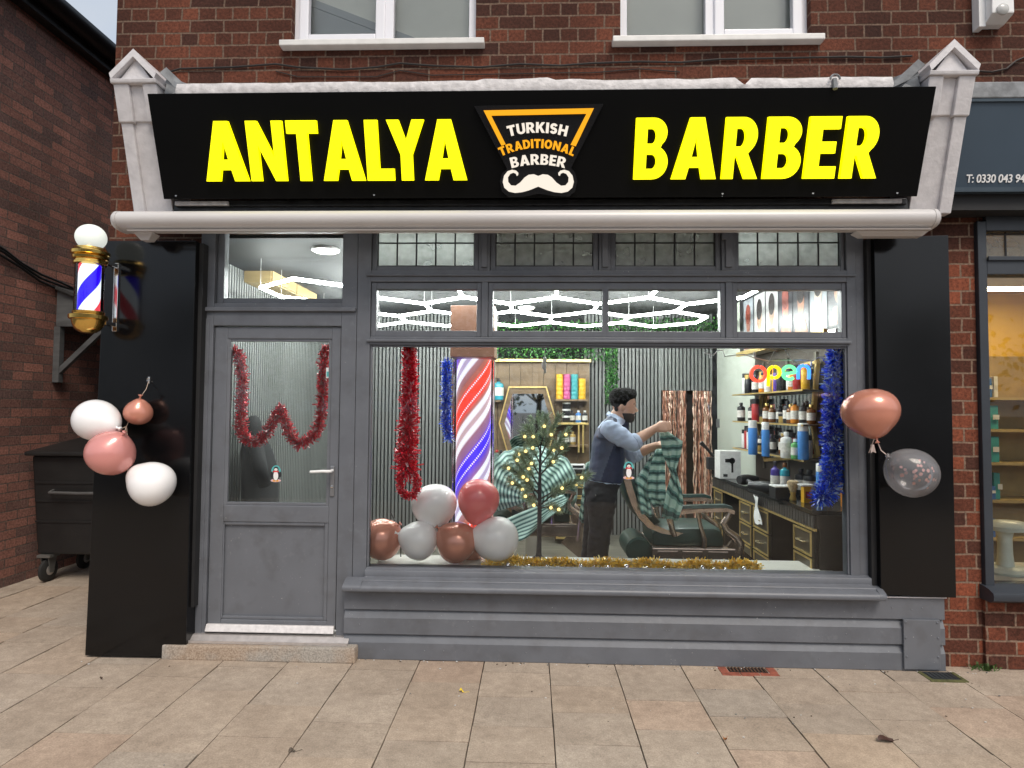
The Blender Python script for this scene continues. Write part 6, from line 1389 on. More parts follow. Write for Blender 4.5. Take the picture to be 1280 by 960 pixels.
pA, pB = Vector((XRW-.15, 2.3, 2.10)), Vector((XRW-.15, .45, 2.10))
tl = thing('light_strip', (XRW-.15, 1.4, 2.08), 'slanting lit LED strip with gold edge under the portraits', 'light')
mb = MB(); mb.box(XRW-.17, XRW-.12, .45, 2.3, 2.085, 2.10); mb.build('led_strip', E_('white strip', (.95,1,.95), 5), tl)
mb = MB(); mb.box(XRW-.20, XRW-.17, .45, 2.3, 2.07, 2.11); mb.build('gold_edge', BRASS, tl); mb = MB(); mb.box(XRW-.119, XS, .45, 2.3, 2.085, 2.11); mb.build('back_plate', C_W, tl)

# ------------------------------------------------------------------ neon open sign
YN = 0.16
no = thing('neon_sign', (at(976, 470, Y=YN).x, YN, at(976, 484, Y=YN).z), 'multicoloured lit open sign hanging inside the window', 'neon sign')
def N3(x, y): return at(880+x/6.4, 420+y/6.4, Y=YN)
def narc(cx, cy, r, a0, a1, n=18): return [N3(cx+r*math.cos(R_(a0+(a1-a0)*i/n)), cy-r*math.sin(R_(a0+(a1-a0)*i/n))) for i in range(n+1)]
def neon(parts, col, st):
    mb = MB()
    for p_, cl in parts: mb.tube(p_, .0108, 10, closed=cl)
    o = mb.build('letter', E_('neon %s' % (col,), col, st), no, smooth=True)
neon([(narc(435,303,58,0,345,23), True)], (1.0,.06,.03), 1.7)
neon([([N3(513,402)]+[N3(514,y) for y in (360,300)]+narc(560,290,46,180,-130,20), False)], (1.0,.66,0.0), 1.4)
neon([([N3(628,300), N3(680,300), N3(732,290)]+narc(681,294,52,4,310,20), False)], (.14,1.0,.32), 1.3)
neon([([N3(753,345), N3(753,290)]+narc(797,280,44,175,5,12)+[N3(841,300), N3(838,345)], False)], (.04,.22,1.0), 1.8)
mb = MB(); mb.tube([N3(510,222), N3(575,95)], .0022, 5); mb.tube([N3(710,210), N3(640,95)], .0022, 5); mb.tube([N3(505,215), N3(545,190), N3(620,186), N3(700,190), N3(760,215), N3(756,232)], .003, 5); mb.build('hanger', P('clear hanger', (.6,.6,.58), .3), no)
mb = MB(); lp_ = [(880,441),(892,444),(897,438),(903,438),(906,446),(918,444),(930,443),(942,447),(960,451),(1000,450),(1016,451),(1022,447),(1032,446)]
mb.tube([at(x,y,Y=.2) for x, y in lp_], .0035, 6)
for x, y in ((888,442),(943,440),(1014,452)): p_ = at(x,y,Y=.2); mb.tube([p_, p_-Vector((0,0,.03))], .006, 6)
single(mb, 'string_lights', WHITE, 'white cord of fairy lights along the top right of the display window', 'cord')
p_ = at(681, 452, Y=.3); mb = MB(); mb.tube([(p_.x,.3,2.1),(p_.x,.3,p_.z+.03)], .0015, 5); mb.ell((p_.x,.3,p_.z+.012), .014,.012,.022, 10, 8); mb.ell((p_.x-.006,.3,p_.z-.025), .016,.012,.03, 10, 8); mb.ell((p_.x+.002,.3,p_.z-.06), .008,.008,.02, 8, 6)
single(mb, 'hanging_ornament', C_W, 'small white figure ornament hanging on a thread at top centre of the window', 'ornament')

# ------------------------------------------------------------------ twig tree with lights
YT = 0.36
tr = thing('twig_tree', (at(675,690,Y=YT).x, YT, LZ), 'small artificial fir tree with warm fairy lights on the window ledge', 'christmas tree')
def T3(x, y, dy=0): return at(600+x/5.647, 560+y/5.647, Y=YT+dy)
mb = MB(); tb0 = T3(415, 755); tb0.z = LZ+.004
mb.tube([tb0, T3(418,650), T3(420,450), T3(422,250), T3(425,80), T3(428,-30)], [.020,.016,.015,.012,.009,.005], 10)
mb.lathe([(.055,0.0),(.05,.012),(.022,.03),(.018,.05)], (tb0.x, YT, LZ+.001), 'Z', 18)
mb.build('trunk', P('dark brown trunk', (.03,.025,.028), .7, var=.3, scale=20), tr, smooth=True)
rt = random.Random(14)
br = [((420,390),(330,230),(245,60),-.05),((420,330),(300,190),(190,130),-.08),((422,280),(330,130),(270,20),.05),((425,200),(360,90),(310,20),-.03),((425,120),(380,0),(300,-100),.03),((428,40),(400,-70),(330,-150),.0),
      ((430,400),(540,290),(770,185),-.06),((428,360),(560,270),(700,240),.06),((425,190),(510,100),(600,-20),-.04),((428,120),(500,20),(620,-120),.04),((430,60),(480,-60),(560,-230),-.02),((425,420),(380,400),(310,330),-.06),((420,430),(500,400),(560,430),-.07),((424,300),(300,300),(210,230),.07),((430,-20),(460,-120),(470,-230),.0)]
NEED = [P('fir needles', (.22,.30,.19), .7, var=.3, scale=10), P('pale needles', (.42,.50,.38), .7)]
mbn = MB(); mbw = MB(); bulbs = []
for a, b_, c, dy in br:
    p0, p1, p2 = T3(*a), T3(b_[0], b_[1], dy*.5), T3(c[0], c[1], dy)
    pts = [p0*(1-t_)**2+p1*2*t_*(1-t_)+p2*t_*t_ for t_ in [i/10 for i in range(11)]]
    mbw.tube(pts, [.006-.0004*i for i in range(11)], 6)
    L = (p2-p0).length
    for i in range(int(L*1250)):
        t_ = rt.uniform(.25,1); k = min(9, int(t_*10)); q = pts[k].lerp(pts[k+1], t_*10-k); d = (pts[k+1]-pts[k]).normalized(); r_ = Vector((rt.gauss(0,1), rt.gauss(0,.8), rt.gauss(0,1))).normalized(); dd = (d*.8+r_*.75).normalized()*rt.uniform(.03,.06); s_ = dd.cross(Vector((rt.gauss(0,1),1,rt.gauss(0,1)))).normalized()*.0022
        mbn.mi = 0 if rt.random() < .7 else 1; mbn.quad(q-s_, q+s_, q+dd+s_*.5, q+dd-s_*.5)
    for t_ in ((.55,.97) if a[1] > 100 else (.6,)):
        k = min(9, int(t_*10)); bulbs.append(pts[k]+Vector((rt.uniform(-.01,.01), -.02, rt.uniform(-.012,.012))))
mbw.build('branches', P('twig brown', (.05,.04,.03), .8), tr); mbn.build('needles', NEED, tr, fix=False)
BUL = E_('warm fairy bulb', (1.0,.72,.25), 1.6)
for q in bulbs:
    mb = MB(); mb.ell(q, .0105, .0105, .0105, 10, 8); mb.build('bulb', BUL, tr, smooth='all')
mb = MB(); x0 = at(488, 640, Y=.3); mb.tube([at(488,640,Y=.3), at(492,648,Y=.3), at(497,658,Y=.28), at(501,675,Y=.25), at(501,696,Y=.24)], .004, 6)
single(mb, 'balloon_stick', C_BK, 'thin dark stick and wire between the two leftmost window balloons', 'stick')

# ------------------------------------------------------------------ cloth helper: pleated striped cape
def stripe_mat(name, sc, axis):
    mt, t, b = newmat(name); uv = t.nodes.new('ShaderNodeUVMap'); sp = t.nodes.new('ShaderNodeSeparateXYZ'); t.links.new(uv.outputs[0], sp.inputs[0])
    mu = t.nodes.new('ShaderNodeMath'); mu.operation = 'MULTIPLY'; mu.inputs[1].default_value = sc; t.links.new(sp.outputs[axis], mu.inputs[0])
    fr = t.nodes.new('ShaderNodeMath'); fr.operation = 'FRACT'; t.links.new(mu.outputs[0], fr.inputs[0])
    rp = t.nodes.new('ShaderNodeValToRGB'); el = rp.color_ramp.elements; rp.color_ramp.interpolation = 'CONSTANT'
    el[0].position = 0; el[0].color = (.40,.58,.50,1); el[1].position = .42; el[1].color = (.12,.27,.23,1); e = el.new(.62); e.color = (.025,.075,.07,1); e = el.new(.86); e.color = (.16,.30,.26,1)
    t.links.new(fr.outputs[0], rp.inputs[0]); t.links.new(rp.outputs[0], b.inputs['Base Color']); b.inputs['Roughness'].default_value = .5; b.inputs['Sheen Weight'].default_value = .2
    return mt
CAPE = stripe_mat('striped cape cloth', 7.0, 1); CAPE2 = stripe_mat('striped cape cloth fan', 11.0, 1)
def cloth(name, rows, mats, parent=None, thick=.004, label=None, cat=None):
    """rows: list of point rows -> one thick sheet with uv"""
    me = bpy.data.meshes.new(name); nr, nc = len(rows), len(rows[0])
    org = Vector((0,0,0)) if parent is None else ORG[parent.name]
    if parent is None:
        allp = [p_ for r_ in rows for p_ in r_]; org = Vector((sum(p_.x for p_ in allp)/len(allp), sum(p_.y for p_ in allp)/len(allp), min(p_.z for p_ in allp)))
    me.from_pydata([p_-org for r_ in rows for p_ in r_], [], [(i*nc+j, i*nc+j+1, (i+1)*nc+j+1, (i+1)*nc+j) for i in range(nr-1) for j in range(nc-1)])
    uvl = me.uv_layers.new(name='UVMap')
    for lp_ in me.loops: i, j = divmod(lp_.vertex_index, nc); uvl.data[lp_.index].uv = (j/(nc-1), i/(nr-1))
    o = bpy.data.objects.new(name, me); COL.objects.link(o); o.parent = parent
    if parent is None: o.location = org
    ORG[o.name] = org
    me.materials.append(mats); me.polygons.foreach_set('use_smooth', [True]*len(me.polygons))
    md = o.modifiers.new('thick', 'SOLIDIFY'); md.thickness = thick; md.offset = 0
    dg = bpy.context.evaluated_depsgraph_get(); dg.update(); nm_ = bpy.data.meshes.new_from_object(o.evaluated_get(dg)); o.modifiers.clear(); o.data = nm_
    if label: tag(o, label, cat)
    return o

# ------------------------------------------------------------------ barber chairs
GLE = P('dark green leather', (.018,.05,.042), .38, var=.15, scale=12, bump=.1, bscale=60); BRZ = P('antique bronze frame', (.46,.37,.31), .22, .85, var=.2, scale=12)
def barber_chair(cx0, cy0, S, label, detail=True):
    """S maps chair drawing (u forward, v height) to the room; chair faces +X"""
    ch = thing('barber_chair', (cx0, cy0, FZ), label, 'barber chair', 'barber chairs')
    W = .25
    def Pp(u, y, v): return Vector((cx0+u, cy0+y, v))
    # backrest: curved padded slab
    prof = [(-.42,1.10),(-.395,.98),(-.355,.86),(-.29,.74),(-.21,.655)]
    for y0, y1, mt_, nm_, th in ((-W+.05, W-.05, GLE, 'backrest', .085),):
        mb = MB(); rings = []
        for i, (u, v) in enumerate(prof):
            k = .8 if i in (0, len(prof)-1) else 1
            rings.append([Pp(u,y0*k,v), Pp(u+th*.5,y0*.95*k,v+.01), Pp(u+th,y0*.6,v+.02), Pp(u+th,y1*.6,v+.02), Pp(u+th*.5,y1*.95*k,v+.01), Pp(u,y1*k,v), Pp(u-.03,y1*.6,v-.01), Pp(u-.03,y0*.6,v-.01)])
        mb.loft(rings); mb.build(nm_, GLE, ch, smooth='all')
    for s_ in (-1, 1):
        mb = MB(); y = s_*(W-.02)
        pts = [(-.425,1.105),(-.40,1.03),(-.375,.93),(-.34,.83),(-.29,.74),(-.22,.665),(-.12,.625),(.0,.605)]
        mb.loft([[Pp(u-.022,y-.02,v-.012), Pp(u+.022,y-.02,v+.012), Pp(u+.022,y+.02,v+.012), Pp(u-.022,y+.02,v-.012)] for u, v in pts]); mb.build('back_side_frame', BRZ, ch, smooth=True)
    mb = MB(); rings = []
    for u, k, zt_ in ((-.20,.9,.62),(-.17,1,.645),(.05,1,.66),(.26,1,.66),(.31,.96,.64),(.33,.9,.60)): rings.append([Pp(u,-W*.9*k,.52),Pp(u,-W*.95*k,.56),Pp(u,-W*.9*k,zt_-.015),Pp(u,-W*.7*k,zt_),Pp(u,W*.7*k,zt_),Pp(u,W*.9*k,zt_-.015),Pp(u,W*.95*k,.56),Pp(u,W*.9*k,.52)])
    mb.loft(rings); mb.build('seat', GLE, ch, smooth=True)
    for s_ in (-1, 1):
        y = s_*(W+.03)
        mb = MB(); mb.loft([[Pp(u,y-.035,z_),Pp(u,y+.035,z_),Pp(u,y+.03,z_+.022),Pp(u,y-.03,z_+.022)] for u, z_ in ((-.10,.790),(-.07,.800),(.15,.815),(.32,.820),(.37,.805))]); arm = mb.build('armrest_pad', GLE, ch, smooth=True)
        mb = MB(); mb.loft([[Pp(u,y-.03,z_-.03),Pp(u,y+.03,z_-.03),Pp(u,y+.03,z_-.002),Pp(u,y-.03,z_-.002)] for u, z_ in ((-.11,.785),(.15,.812),(.33,.818),(.385,.80))])
        mb.tube([Pp(-.06,y,.775),Pp(-.085,y,.72),Pp(-.07,y,.66),Pp(-.05,y,.60)], [.02,.026,.022,.018], 10)
        mb.tube([Pp(.36,y,.79),Pp(.34,y,.74),Pp(.31,y,.70),Pp(.33,y,.65),Pp(.40,y,.60),Pp(.43,y,.555),Pp(.42,y,.48),Pp(.41,y,.36)], [.020,.022,.024,.026,.03,.036,.034,.032], 10)
        mb.tube([Pp(.12,y,.78),Pp(.14,y,.68),Pp(.17,y,.58),Pp(.17,y,.47)], [.014,.016,.020,.018], 8)
        mb.build('arm_frame', BRZ, ch, smooth=True)
        mb = MB(); mb.box(cx0-.22, cx0+.40, cy0+y-.018, cy0+y+.018, .40, .515, .008); 
        for u in (-.18, .0, .19): mb.box(cx0+u, cx0+u+.15, cy0+y-s_*0-.024, cy0+y-.0185, .42, .495, .004)
        mb.build('side_rail', BRZ, ch)
    mb = MB(); mb.box(cx0-.21, cx0+.36, cy0-W-.01, cy0+W+.01, .40, .515, .01); mb.build('seat_base', BRZ, ch)
    mb = MB(); mb.lathe([(.27,.0),(.29,.012),(.27,.035),(.12,.06),(.075,.09),(.07,.35),(.09,.399)], (cx0,cy0,FZ), 'Z', 28); mb.build('pedestal', CHROME, ch, smooth=True)
    mb = MB(); mb.lathe([(.085,-W*.8),(.10,-W*.75),(.10,W*.75),(.085,W*.8)], (cx0-.30,cy0,.47), 'Y', 18); mb.build('head_roll', GLE, ch, smooth=True)
    mb = MB(); mb.bar(Pp(.36,0,.40), Pp(.58,0,.22), .30, .03, up=(0,1,0)); mb.build('footrest', BRZ, ch)
    return ch
c0 = at(846, 650, Y=1.12)
barber_chair(c0.x-.03, 1.12, 1, 'green leather and bronze barber chair beside the standing barber')
c1 = at(664, 640, Y=2.05)
barber_chair(c1.x+.02, 2.05, 1, 'barber chair draped in a striped cape behind the fairy light tree')

# striped cape draped over the far chair, fanned over its back
rows = []; nj = 64
ctr = at(664, 625, Y=1.75)
for i in range(15):
    t_ = i/14; row = []
    for j in range(nj+1):
        a = R_(200)-R_(220)*j/nj; r_ = (.05+t_*.36)*(1+.06*math.sin(a*3)); pl_ = .028*t_*math.sin(j*PI*2/5.0)
        row.append(ctr+Vector((r_*math.cos(a)*1.02, -.10+.22*t_*t_+pl_, .02+r_*math.sin(a)*1.18+pl_*.3)))
    rows.append(row)
cloth('barber_cape', rows, CAPE2, None, .004, 'green striped cape fanned over the back of the far barber chair', 'cape')
rows = []
for i in range(14):
    t_ = i/13; row = []
    for j in range(31):
        s_ = j/30; base = at(624+80*s_, 652-34*s_, Y=1.66); row.append(base+Vector((.03*math.sin(t_*4), -.05*t_-.03*math.sin(s_*14+t_*2)*t_, -.30*t_*(1-.55*s_)+.02*math.sin(s_*9)*t_)))
    rows.append(row)
cloth('barber_cape', rows, CAPE, None, .004, 'lower fold of green striped cape across the seat of the far chair', 'cape')

# ------------------------------------------------------------------ the barber
YM = 0.80; SK = P('skin', (.56,.33,.23), .5, var=.08, scale=18); SHIRT = P('pale blue shirt', (.46,.55,.72), .75, var=.06, scale=30, bump=.15, bscale=18); VEST = P('navy waistcoat', (.012,.02,.055), .7, var=.15, scale=40); VESTB = P('slate satin waistcoat back', (.055,.07,.115), .45, var=.1, scale=12); JEAN = P('black jeans', (.008,.008,.010), .8, var=.2, scale=12, bump=.05, bscale=60); HAIR = P('black hair', (.004,.0035,.003), .8, var=.3, scale=80, bump=.5, bscale=120, spec=.15); BEARD = P('dark beard', (.022,.014,.010), .7, var=.3, scale=120)
def Q(x, y, dy=0.0): return at(720+x/3.692, 460+y/3.692, Y=YM+dy)
man = thing('person', (Q(110,700).x, YM, FZ), 'barber in pale blue shirt and navy waistcoat shaking out a striped cape', 'person')
def ring(c, rx, ry, n=18, sq=1.0, tilt=0.0):
    out = []
    for k in range(n):
        a = 2*PI*k/n; ca_, sa_ = math.cos(a), math.sin(a)
        x = rx*math.copysign(abs(ca_)**sq, ca_); y = ry*math.copysign(abs(sa_)**sq, sa_)
        out.append(Vector((c.x+x*math.cos(tilt), c.y+y, c.z-x*math.sin(tilt))))
    return out
mp = .00603   # metres per picture unit at this depth, per source pixel
hd = Q(228, 172)    # head centre
def torso(k, top=True, low=0.0):
    """rings from hip to neck base; drawing half-width w (zoom units), depth half-width d (m)"""
    u = (YM+3.9)/FPX/3.692
    R0 = [(112,600,80,.165),(112,560,82,.17),(128,520,86,.16),(140,470,84,.155),(146,420,80,.16),(146,370,76,.17),(150,320,68,.185),(156,280,58,.195),(170,245,44,.15),(186,222,28,.075)]
    return [ring(Q(x, y), w_*u*k, d*k, 20, .9, .12) for x, y, w_, d in R0]
# continuous body: torso core, neck, head, arms, hands, legs
mb = MB(); u = (YM+3.9)/FPX/3.692
mb.loft(torso(.80))
mb.tube([Q(176,250), Q(196,215), Q(214,190)], [.062,.056,.055], 14)
hr = [(248,248,10,.022),(242,240,22,.040),(232,228,36,.052),(226,212,43,.060),(222,195,49,.068),(220,178,54,.073),(219,160,57,.076),(218,143,57,.075),(216,126,52,.068),(214,112,40,.050),(214,104,22,.028)]
mb.loft([ring(Q(x, y), w_*u*.97, d, 18) for x, y, w_, d in hr])
# brow, nose, lips, chin
mb.loft([ring(Q(*c), a, b_, 10) for c, a, b_ in (((268,176),.006,.010),((275,186),.013,.012),((279,196),.017,.016),((277,203),.014,.018),((268,206),.008,.012))])
mb.ell(Q(268,168), .012, .034, .008, 12, 8); mb.ell(Q(266,217), .011, .022, .006, 12, 8); mb.ell(Q(264,224), .010, .020, .007, 12, 8); mb.ell(Q(256,240), .016, .022, .014, 12, 8)
for s_ in (-1, 1): mb.ell(Q(204,182)+Vector((0, s_*.078, 0)), .018, .010, .030, 12, 8)
def limb(pts, rs): mb.tube(pts, rs, 14); [mb.ell(p_, r_, r_, r_, 12, 8) for p_, r_ in zip(pts, rs)]
shR, shL = Q(158,285,-.17), Q(172,285,.17)
elR, elL = Q(258,348,-.20), Q(262,402,.10)
wrR, wrL = Q(366,278,-.13), Q(372,358,.04)
limb([shR, (shR+elR)/2, elR], [.055,.050,.042]); limb([elR, elR.lerp(wrR,.35), wrR], [.043,.042,.029])
limb([shL, (shL+elL)/2, elL], [.055,.050,.042]); limb([elL, elL.lerp(wrL,.35), wrL], [.043,.042,.029])
def hand(wr, dirv, up, curl):
    d = dirv.normalized(); s_ = d.cross(up).normalized(); n_ = s_.cross(d).normalized()
    pc_ = wr+d*.045; mb.loft([[wr+d*t_+s_*a*w_+n_*b_*h_ for a, b_ in ((-1,-1),(0,-1.2),(1,-1),(1.1,0),(1,1),(0,1.2),(-1,1),(-1.1,0))] for t_, w_, h_ in ((-.005,.022,.018),(.03,.034,.015),(.07,.040,.013),(.09,.038,.011))])
    for k, (off, L) in enumerate(((-.030,.062),(-.010,.072),(.011,.068),(.030,.054))):
        b0 = wr+d*.085+s_*off; p1 = b0+d*L*.45-n_*L*.12*curl; p2 = p1+d*L*.22*(1-.5*curl)-n_*L*.34*curl; p3 = p2-d*L*.15*curl+d*L*.2*(1-curl)-n_*L*.26*curl
        mb.tube([b0-d*.015, b0, p1, p2, p3], [.0085,.0088,.0082,.0075,.006], 8); mb.ell(p3, .006,.006,.006, 8, 6)
    t0 = wr+d*.025-s_*.030; t1 = t0+d*.03-s_*.018-n_*.012; t2 = t1+d*.028+s_*.004-n_*.016
    mb.tube([t0+s_*.01, t0, t1, t2], [.012,.0115,.0100,.0075], 8); mb.ell(t2, .0075,.0075,.0075, 8, 6)
hand(wrR, Vector((.9,.05,.15)), Vector((0,-1,.4)), .95); hand(wrL, Vector((.9,-.1,.2)), Vector((0,-.5,1)), .9)
hipR, hipL = Q(118,600,-.085), Q(106,600,.085); 
knR, knL = Q(112,740,-.09), Q(84,750,.10)
anR, anL = Vector((knR.x-.055, YM-.10, FZ+.08)), Vector((knL.x-.05, YM+.11, FZ+.08))
limb([hipR, hipR.lerp(knR,.5), knR], [.085,.075,.058]); limb([knR, knR.lerp(anR,.3), anR], [.056,.056,.040]); limb([hipL, hipL.lerp(knL,.5), knL], [.085,.075,.058]); limb([knL, knL.lerp(anL,.3), anL], [.056,.056,.040])
body = mb.build('body', SK, man, smooth='all'); remesh(body, .0065, 5)
def wear(name, mats, vox, sm=4, fold=0.0):
    o = mb.build(name, mats, man, smooth='all'); remesh(o, vox, sm)
    if fold:       # creases running round the limbs
        for v in o.data.vertices:
            c = v.co; q = noise.noise(Vector((c.x*9+c.z*14, c.y*7, c.z*26-c.x*20)))+.6*noise.noise(Vector((c.x*30, c.y*12, c.z*48)))
            v.co = c+v.normal*fold*q
    return o
# hair: cap swept up at the front
mb = MB()
mb.loft([ring(Q(x, y), w_*u, d, 18) for x, y, w_, d in ((207,178,38,.080),(206,165,47,.083),(208,150,56,.085),(213,136,62,.085),(218,122,64,.080),(220,108,60,.068),(219,97,48,.048),(216,91,26,.024))])
mb.ell(Q(262,120), .030,.052,.026, 12, 8); mb.ell(Q(186,190), .022,.060,.034, 12, 8)
wear('hair', HAIR, .007, 3)
mb = MB(); mb.loft([ring(Q(x, y), w_*u, d, 16) for x, y, w_, d in ((250,253,10,.024),(245,244,23,.045),(238,232,33,.056),(232,220,38,.061),(226,208,39,.066))]); mb.ell(Q(268,212), .009,.026,.004, 10, 6); wear('beard', BEARD, .006, 3)
for s_ in (-1, 1):
    mb = MB(); mb.ell(Q(258,176)+Vector((.0,s_*.033,0)), .010,.013,.006, 10, 8); mb.build('eye', P('eye', (.35,.33,.31), .2), man, smooth='all')
    mb = MB(); mb.ell(Q(263,166)+Vector((.0,s_*.035,0)), .008,.018,.004, 10, 6); mb.build('eyebrow', HAIR, man, smooth='all')
# shirt: torso, collar, rolled sleeves
mb = MB(); mb.loft(torso(.90)[1:]); 
mb.loft([ring(Q(176,240), .080,.086, 18, 1, .5), ring(Q(184,228), .074,.078, 18, 1, .5), ring(Q(189,219), .068,.070, 18, 1, .5)])
limb([shR, shR.lerp(elR,.5), elR, elR.lerp(wrR,.10)], [.073,.071,.062,.057]); limb([shL, shL.lerp(elL,.5), elL, elL.lerp(wrL,.22)], [.073,.068,.060,.055])
wear('shirt', SHIRT, .009, 4, .0075)
mb = MB(); 
for e_, w_ in ((elR, wrR), (elL, wrL)):
    a = e_.lerp(w_, .06); b_ = e_.lerp(w_, .26); mb.tube([a, a.lerp(b_,.5), b_], [.064,.062,.058], 16)
wear('rolled_cuffs', SHIRT, .008, 3)
mb = MB(); tr_ = torso(.965); mb.loft(tr_[2:8]); o = wear('waistcoat', [VESTB, VEST], .009, 4, .003)
fx = Q(150,400).x
for p_ in o.data.polygons:
    c = p_.center+ORG[o.name]; p_.material_index = 1 if c.x > Q(118+(520-(c.z-Q(0,520).z)/-u*0-0)*0+ 18, 420).x+ (c.z-Q(0,420).z)*.35 else 0
mb = MB(); mb.tube([Q(150,300,-.19), Q(168,262,-.15), Q(178,240,-.09)], [.035,.032,.024], 12); mb.tube([Q(150,300,.19), Q(168,262,.15), Q(178,240,.09)], [.035,.032,.024], 12); mb.tube([Q(120,330,-.14), Q(136,280,-.13), Q(160,244,-.07), Q(160,240,0), Q(160,244,.07), Q(136,280,.13), Q(120,330,.14)], [.05,.045,.04,.035,.04,.045,.05], 12); wear('waistcoat_shoulders', VESTB, .009, 4)
mb = MB(); mb.tube([Q(222,238,-.0), Q(226,255,.0), Q(226,300,0), Q(224,340,0)], [.022,.03,.034,.03], 8); wear('tie', VEST, .009, 2)
mb = MB(); mb.loft(torso(.93)[:3]); limb([hipR, hipR.lerp(knR,.5), knR], [.112,.100,.082]); limb([knR, knR.lerp(anR,.5), anR+Vector((0,0,-.02))], [.082,.076,.074]); limb([hipL, hipL.lerp(knL,.5), knL], [.112,.100,.082]); limb([knL, knL.lerp(anL,.5), anL+Vector((0,0,-.02))], [.082,.076,.074]); wear('jeans', JEAN, .010, 4, .008)
mb = MB(); 
for an in (anR, anL): mb.loft([ring(Vector((an.x+.03, an.y, FZ+z_)), a, b_, 16) for z_, a, b_ in ((.002,.13,.045),(.03,.13,.047),(.06,.10,.045),(.09,.06,.045))])
wear('shoes', pal('black leather', (.015,.015,.015), .3), .008, 2)
mb = MB(); mb.box(Q(82,573).x-.006, Q(82,573).x+.006, YM-.178, YM-.172, Q(82,573).z-.006, Q(82,573).z+.006, .002); mb.build('rivet', CHROME, man)

# cape in his hands
def cape_rows(path, n_j, amp, fold, seed):
    """path: list of (left point, right point) from top to hem"""
    rows = []; rr = random.Random(seed); ph = rr.uniform(0,6)
    m_ = 5*(len(path)-1)
    for i in range(m_+1):
        f_ = i/5; k = min(len(path)-2, int(f_)); t_ = f_-k; A = path[k][0].lerp(path[k+1][0], t_); B = path[k][1].lerp(path[k+1][1], t_)
        row = []
        for j in range(n_j+1):
            s_ = j/n_j; p_ = A.lerp(B, s_); a = amp*(.35+.65*min(1, i/m_*1.6)); w_ = math.sin(s_*fold*2*PI+ph+.6*math.sin(i*.35))+.4*math.sin(s_*fold*4.3*PI+ph*2+i*.1)
            row.append(p_+Vector((.25*a*w_, a*w_, .3*a*math.cos(s_*fold*2*PI+ph))))
        rows.append(row)
    return rows
Dz = -.10
cA = cape_rows([(Q(385,300,Dz),Q(420,292,Dz)),(Q(392,345,Dz),Q(492,340,Dz)),(Q(402,400,Dz),Q(485,395,Dz)),(Q(425,455,Dz),Q(462,470,Dz)),(Q(440,500,Dz),Q(490,580,Dz)),(Q(420,560,Dz),Q(495,630,Dz)),(Q(395,690,Dz),Q(470,705,Dz))], 36, .012, 2.1, 2)
cape = cloth('barber_cape', cA, CAPE, None, .005, 'green striped cape held up by the barber over his chair', 'cape')
def cpart(rows, nm_='fold'):
    o = cloth(nm_, rows, CAPE, None, .005); d = o.location.copy(); o.parent = cape; o.location = d-cape.location; return o
cpart(cape_rows([(Q(370,375,-.02),Q(408,370,-.06)),(Q(345,440,-.02),Q(412,440,-.06)),(Q(330,520,-.02),Q(412,520,-.08)),(Q(325,590,0),Q(415,600,-.10)),(Q(360,640,0),Q(440,640,-.10))], 30, .011, 1.8, 5))
cpart(cape_rows([(Q(350,400,.06),Q(372,392,.0)),(Q(310,460,.06),Q(345,480,.0)),(Q(270,520,.04),Q(330,560,.0)),(Q(285,600,.02),Q(345,640,.0)),(Q(300,670,.0),Q(350,690,-.02))], 26, .011, 1.5, 9))
rows = cape_rows([(Q(45,440,.16),Q(62,430,.16)),(Q(35,540,.15),Q(64,540,.15)),(Q(22,620,.15),Q(60,640,.15)),(Q(14,700,.15),Q(58,735,.15))], 14, .012, 1.5, 3)
cloth('towel', rows, CAPE, None, .004, 'striped green towel hanging behind the barber at his back', 'towel')

# ------------------------------------------------------------------ hooded figure added inside for the dark shape in the door glass
YH = 1.2
def H3(x, y, dy=0): return at(270+x/4, 410+y/4, Y=YH+dy)
pp = H3(215, 800); hp_ = thing('person', (pp.x, YH, FZ), 'black hooded figure added to stand for the dark shape in the door glass', 'person')
BKC = P('black coat', (.012,.012,.014), .85, var=.2); uH = (YH+3.9)/FPX/4
mb = MB()
zfoot = FZ
mb.loft([ring(p_, a, b_, 16) for p_, a, b_ in ((Vector((pp.x,YH,FZ+.12)),.17,.19),(Vector((pp.x,YH,FZ+.45)),.18,.20),(H3(222,860),80*uH,.20),(H3(222,760),82*uH,.20),(H3(215,680),76*uH,.19),(H3(205,620),66*uH,.19),(H3(198,575),52*uH,.17),(H3(192,548),36*uH,.09))])
for s_ in (-1, 1): mb.tube([H3(200,590,s_*.16), H3(222,700,s_*.22), H3(245,790,s_*.18)], [.06,.055,.045], 12)
o = mb.build('coat', BKC, hp_, smooth='all'); 
mb2 = mb = MB(); mb.loft([ring(H3(x, y), a*uH, b_, 16) for x, y, a, b_ in ((192,560,26,.07),(192,535,34,.085),(190,505,38,.092),(188,475,36,.088),(187,450,26,.066),(188,438,12,.03))]); mb.build('hood', BKC, hp_, smooth='all')
mb = MB(); mb.loft([ring(H3(x, y), a*uH, b_, 14) for x, y, a, b_ in ((190,545,16,.05),(191,520,24,.065),(190,495,26,.07),(189,470,20,.05))]); mb.build('body', SK, hp_, smooth='all')
for s_ in (-1, 1):
    mb = MB(); mb.box(pp.x-.09, pp.x+.16, YH+s_*.10-.045, YH+s_*.10+.045, FZ+.001, FZ+.1, .02); mb.tube([(pp.x,YH+s_*.10,FZ+.08),(pp.x,YH+s_*.10,FZ+.3)], [.055,.07], 12); mb.build('boot', pal('boot', (.015,.015,.015)), hp_, smooth=True)

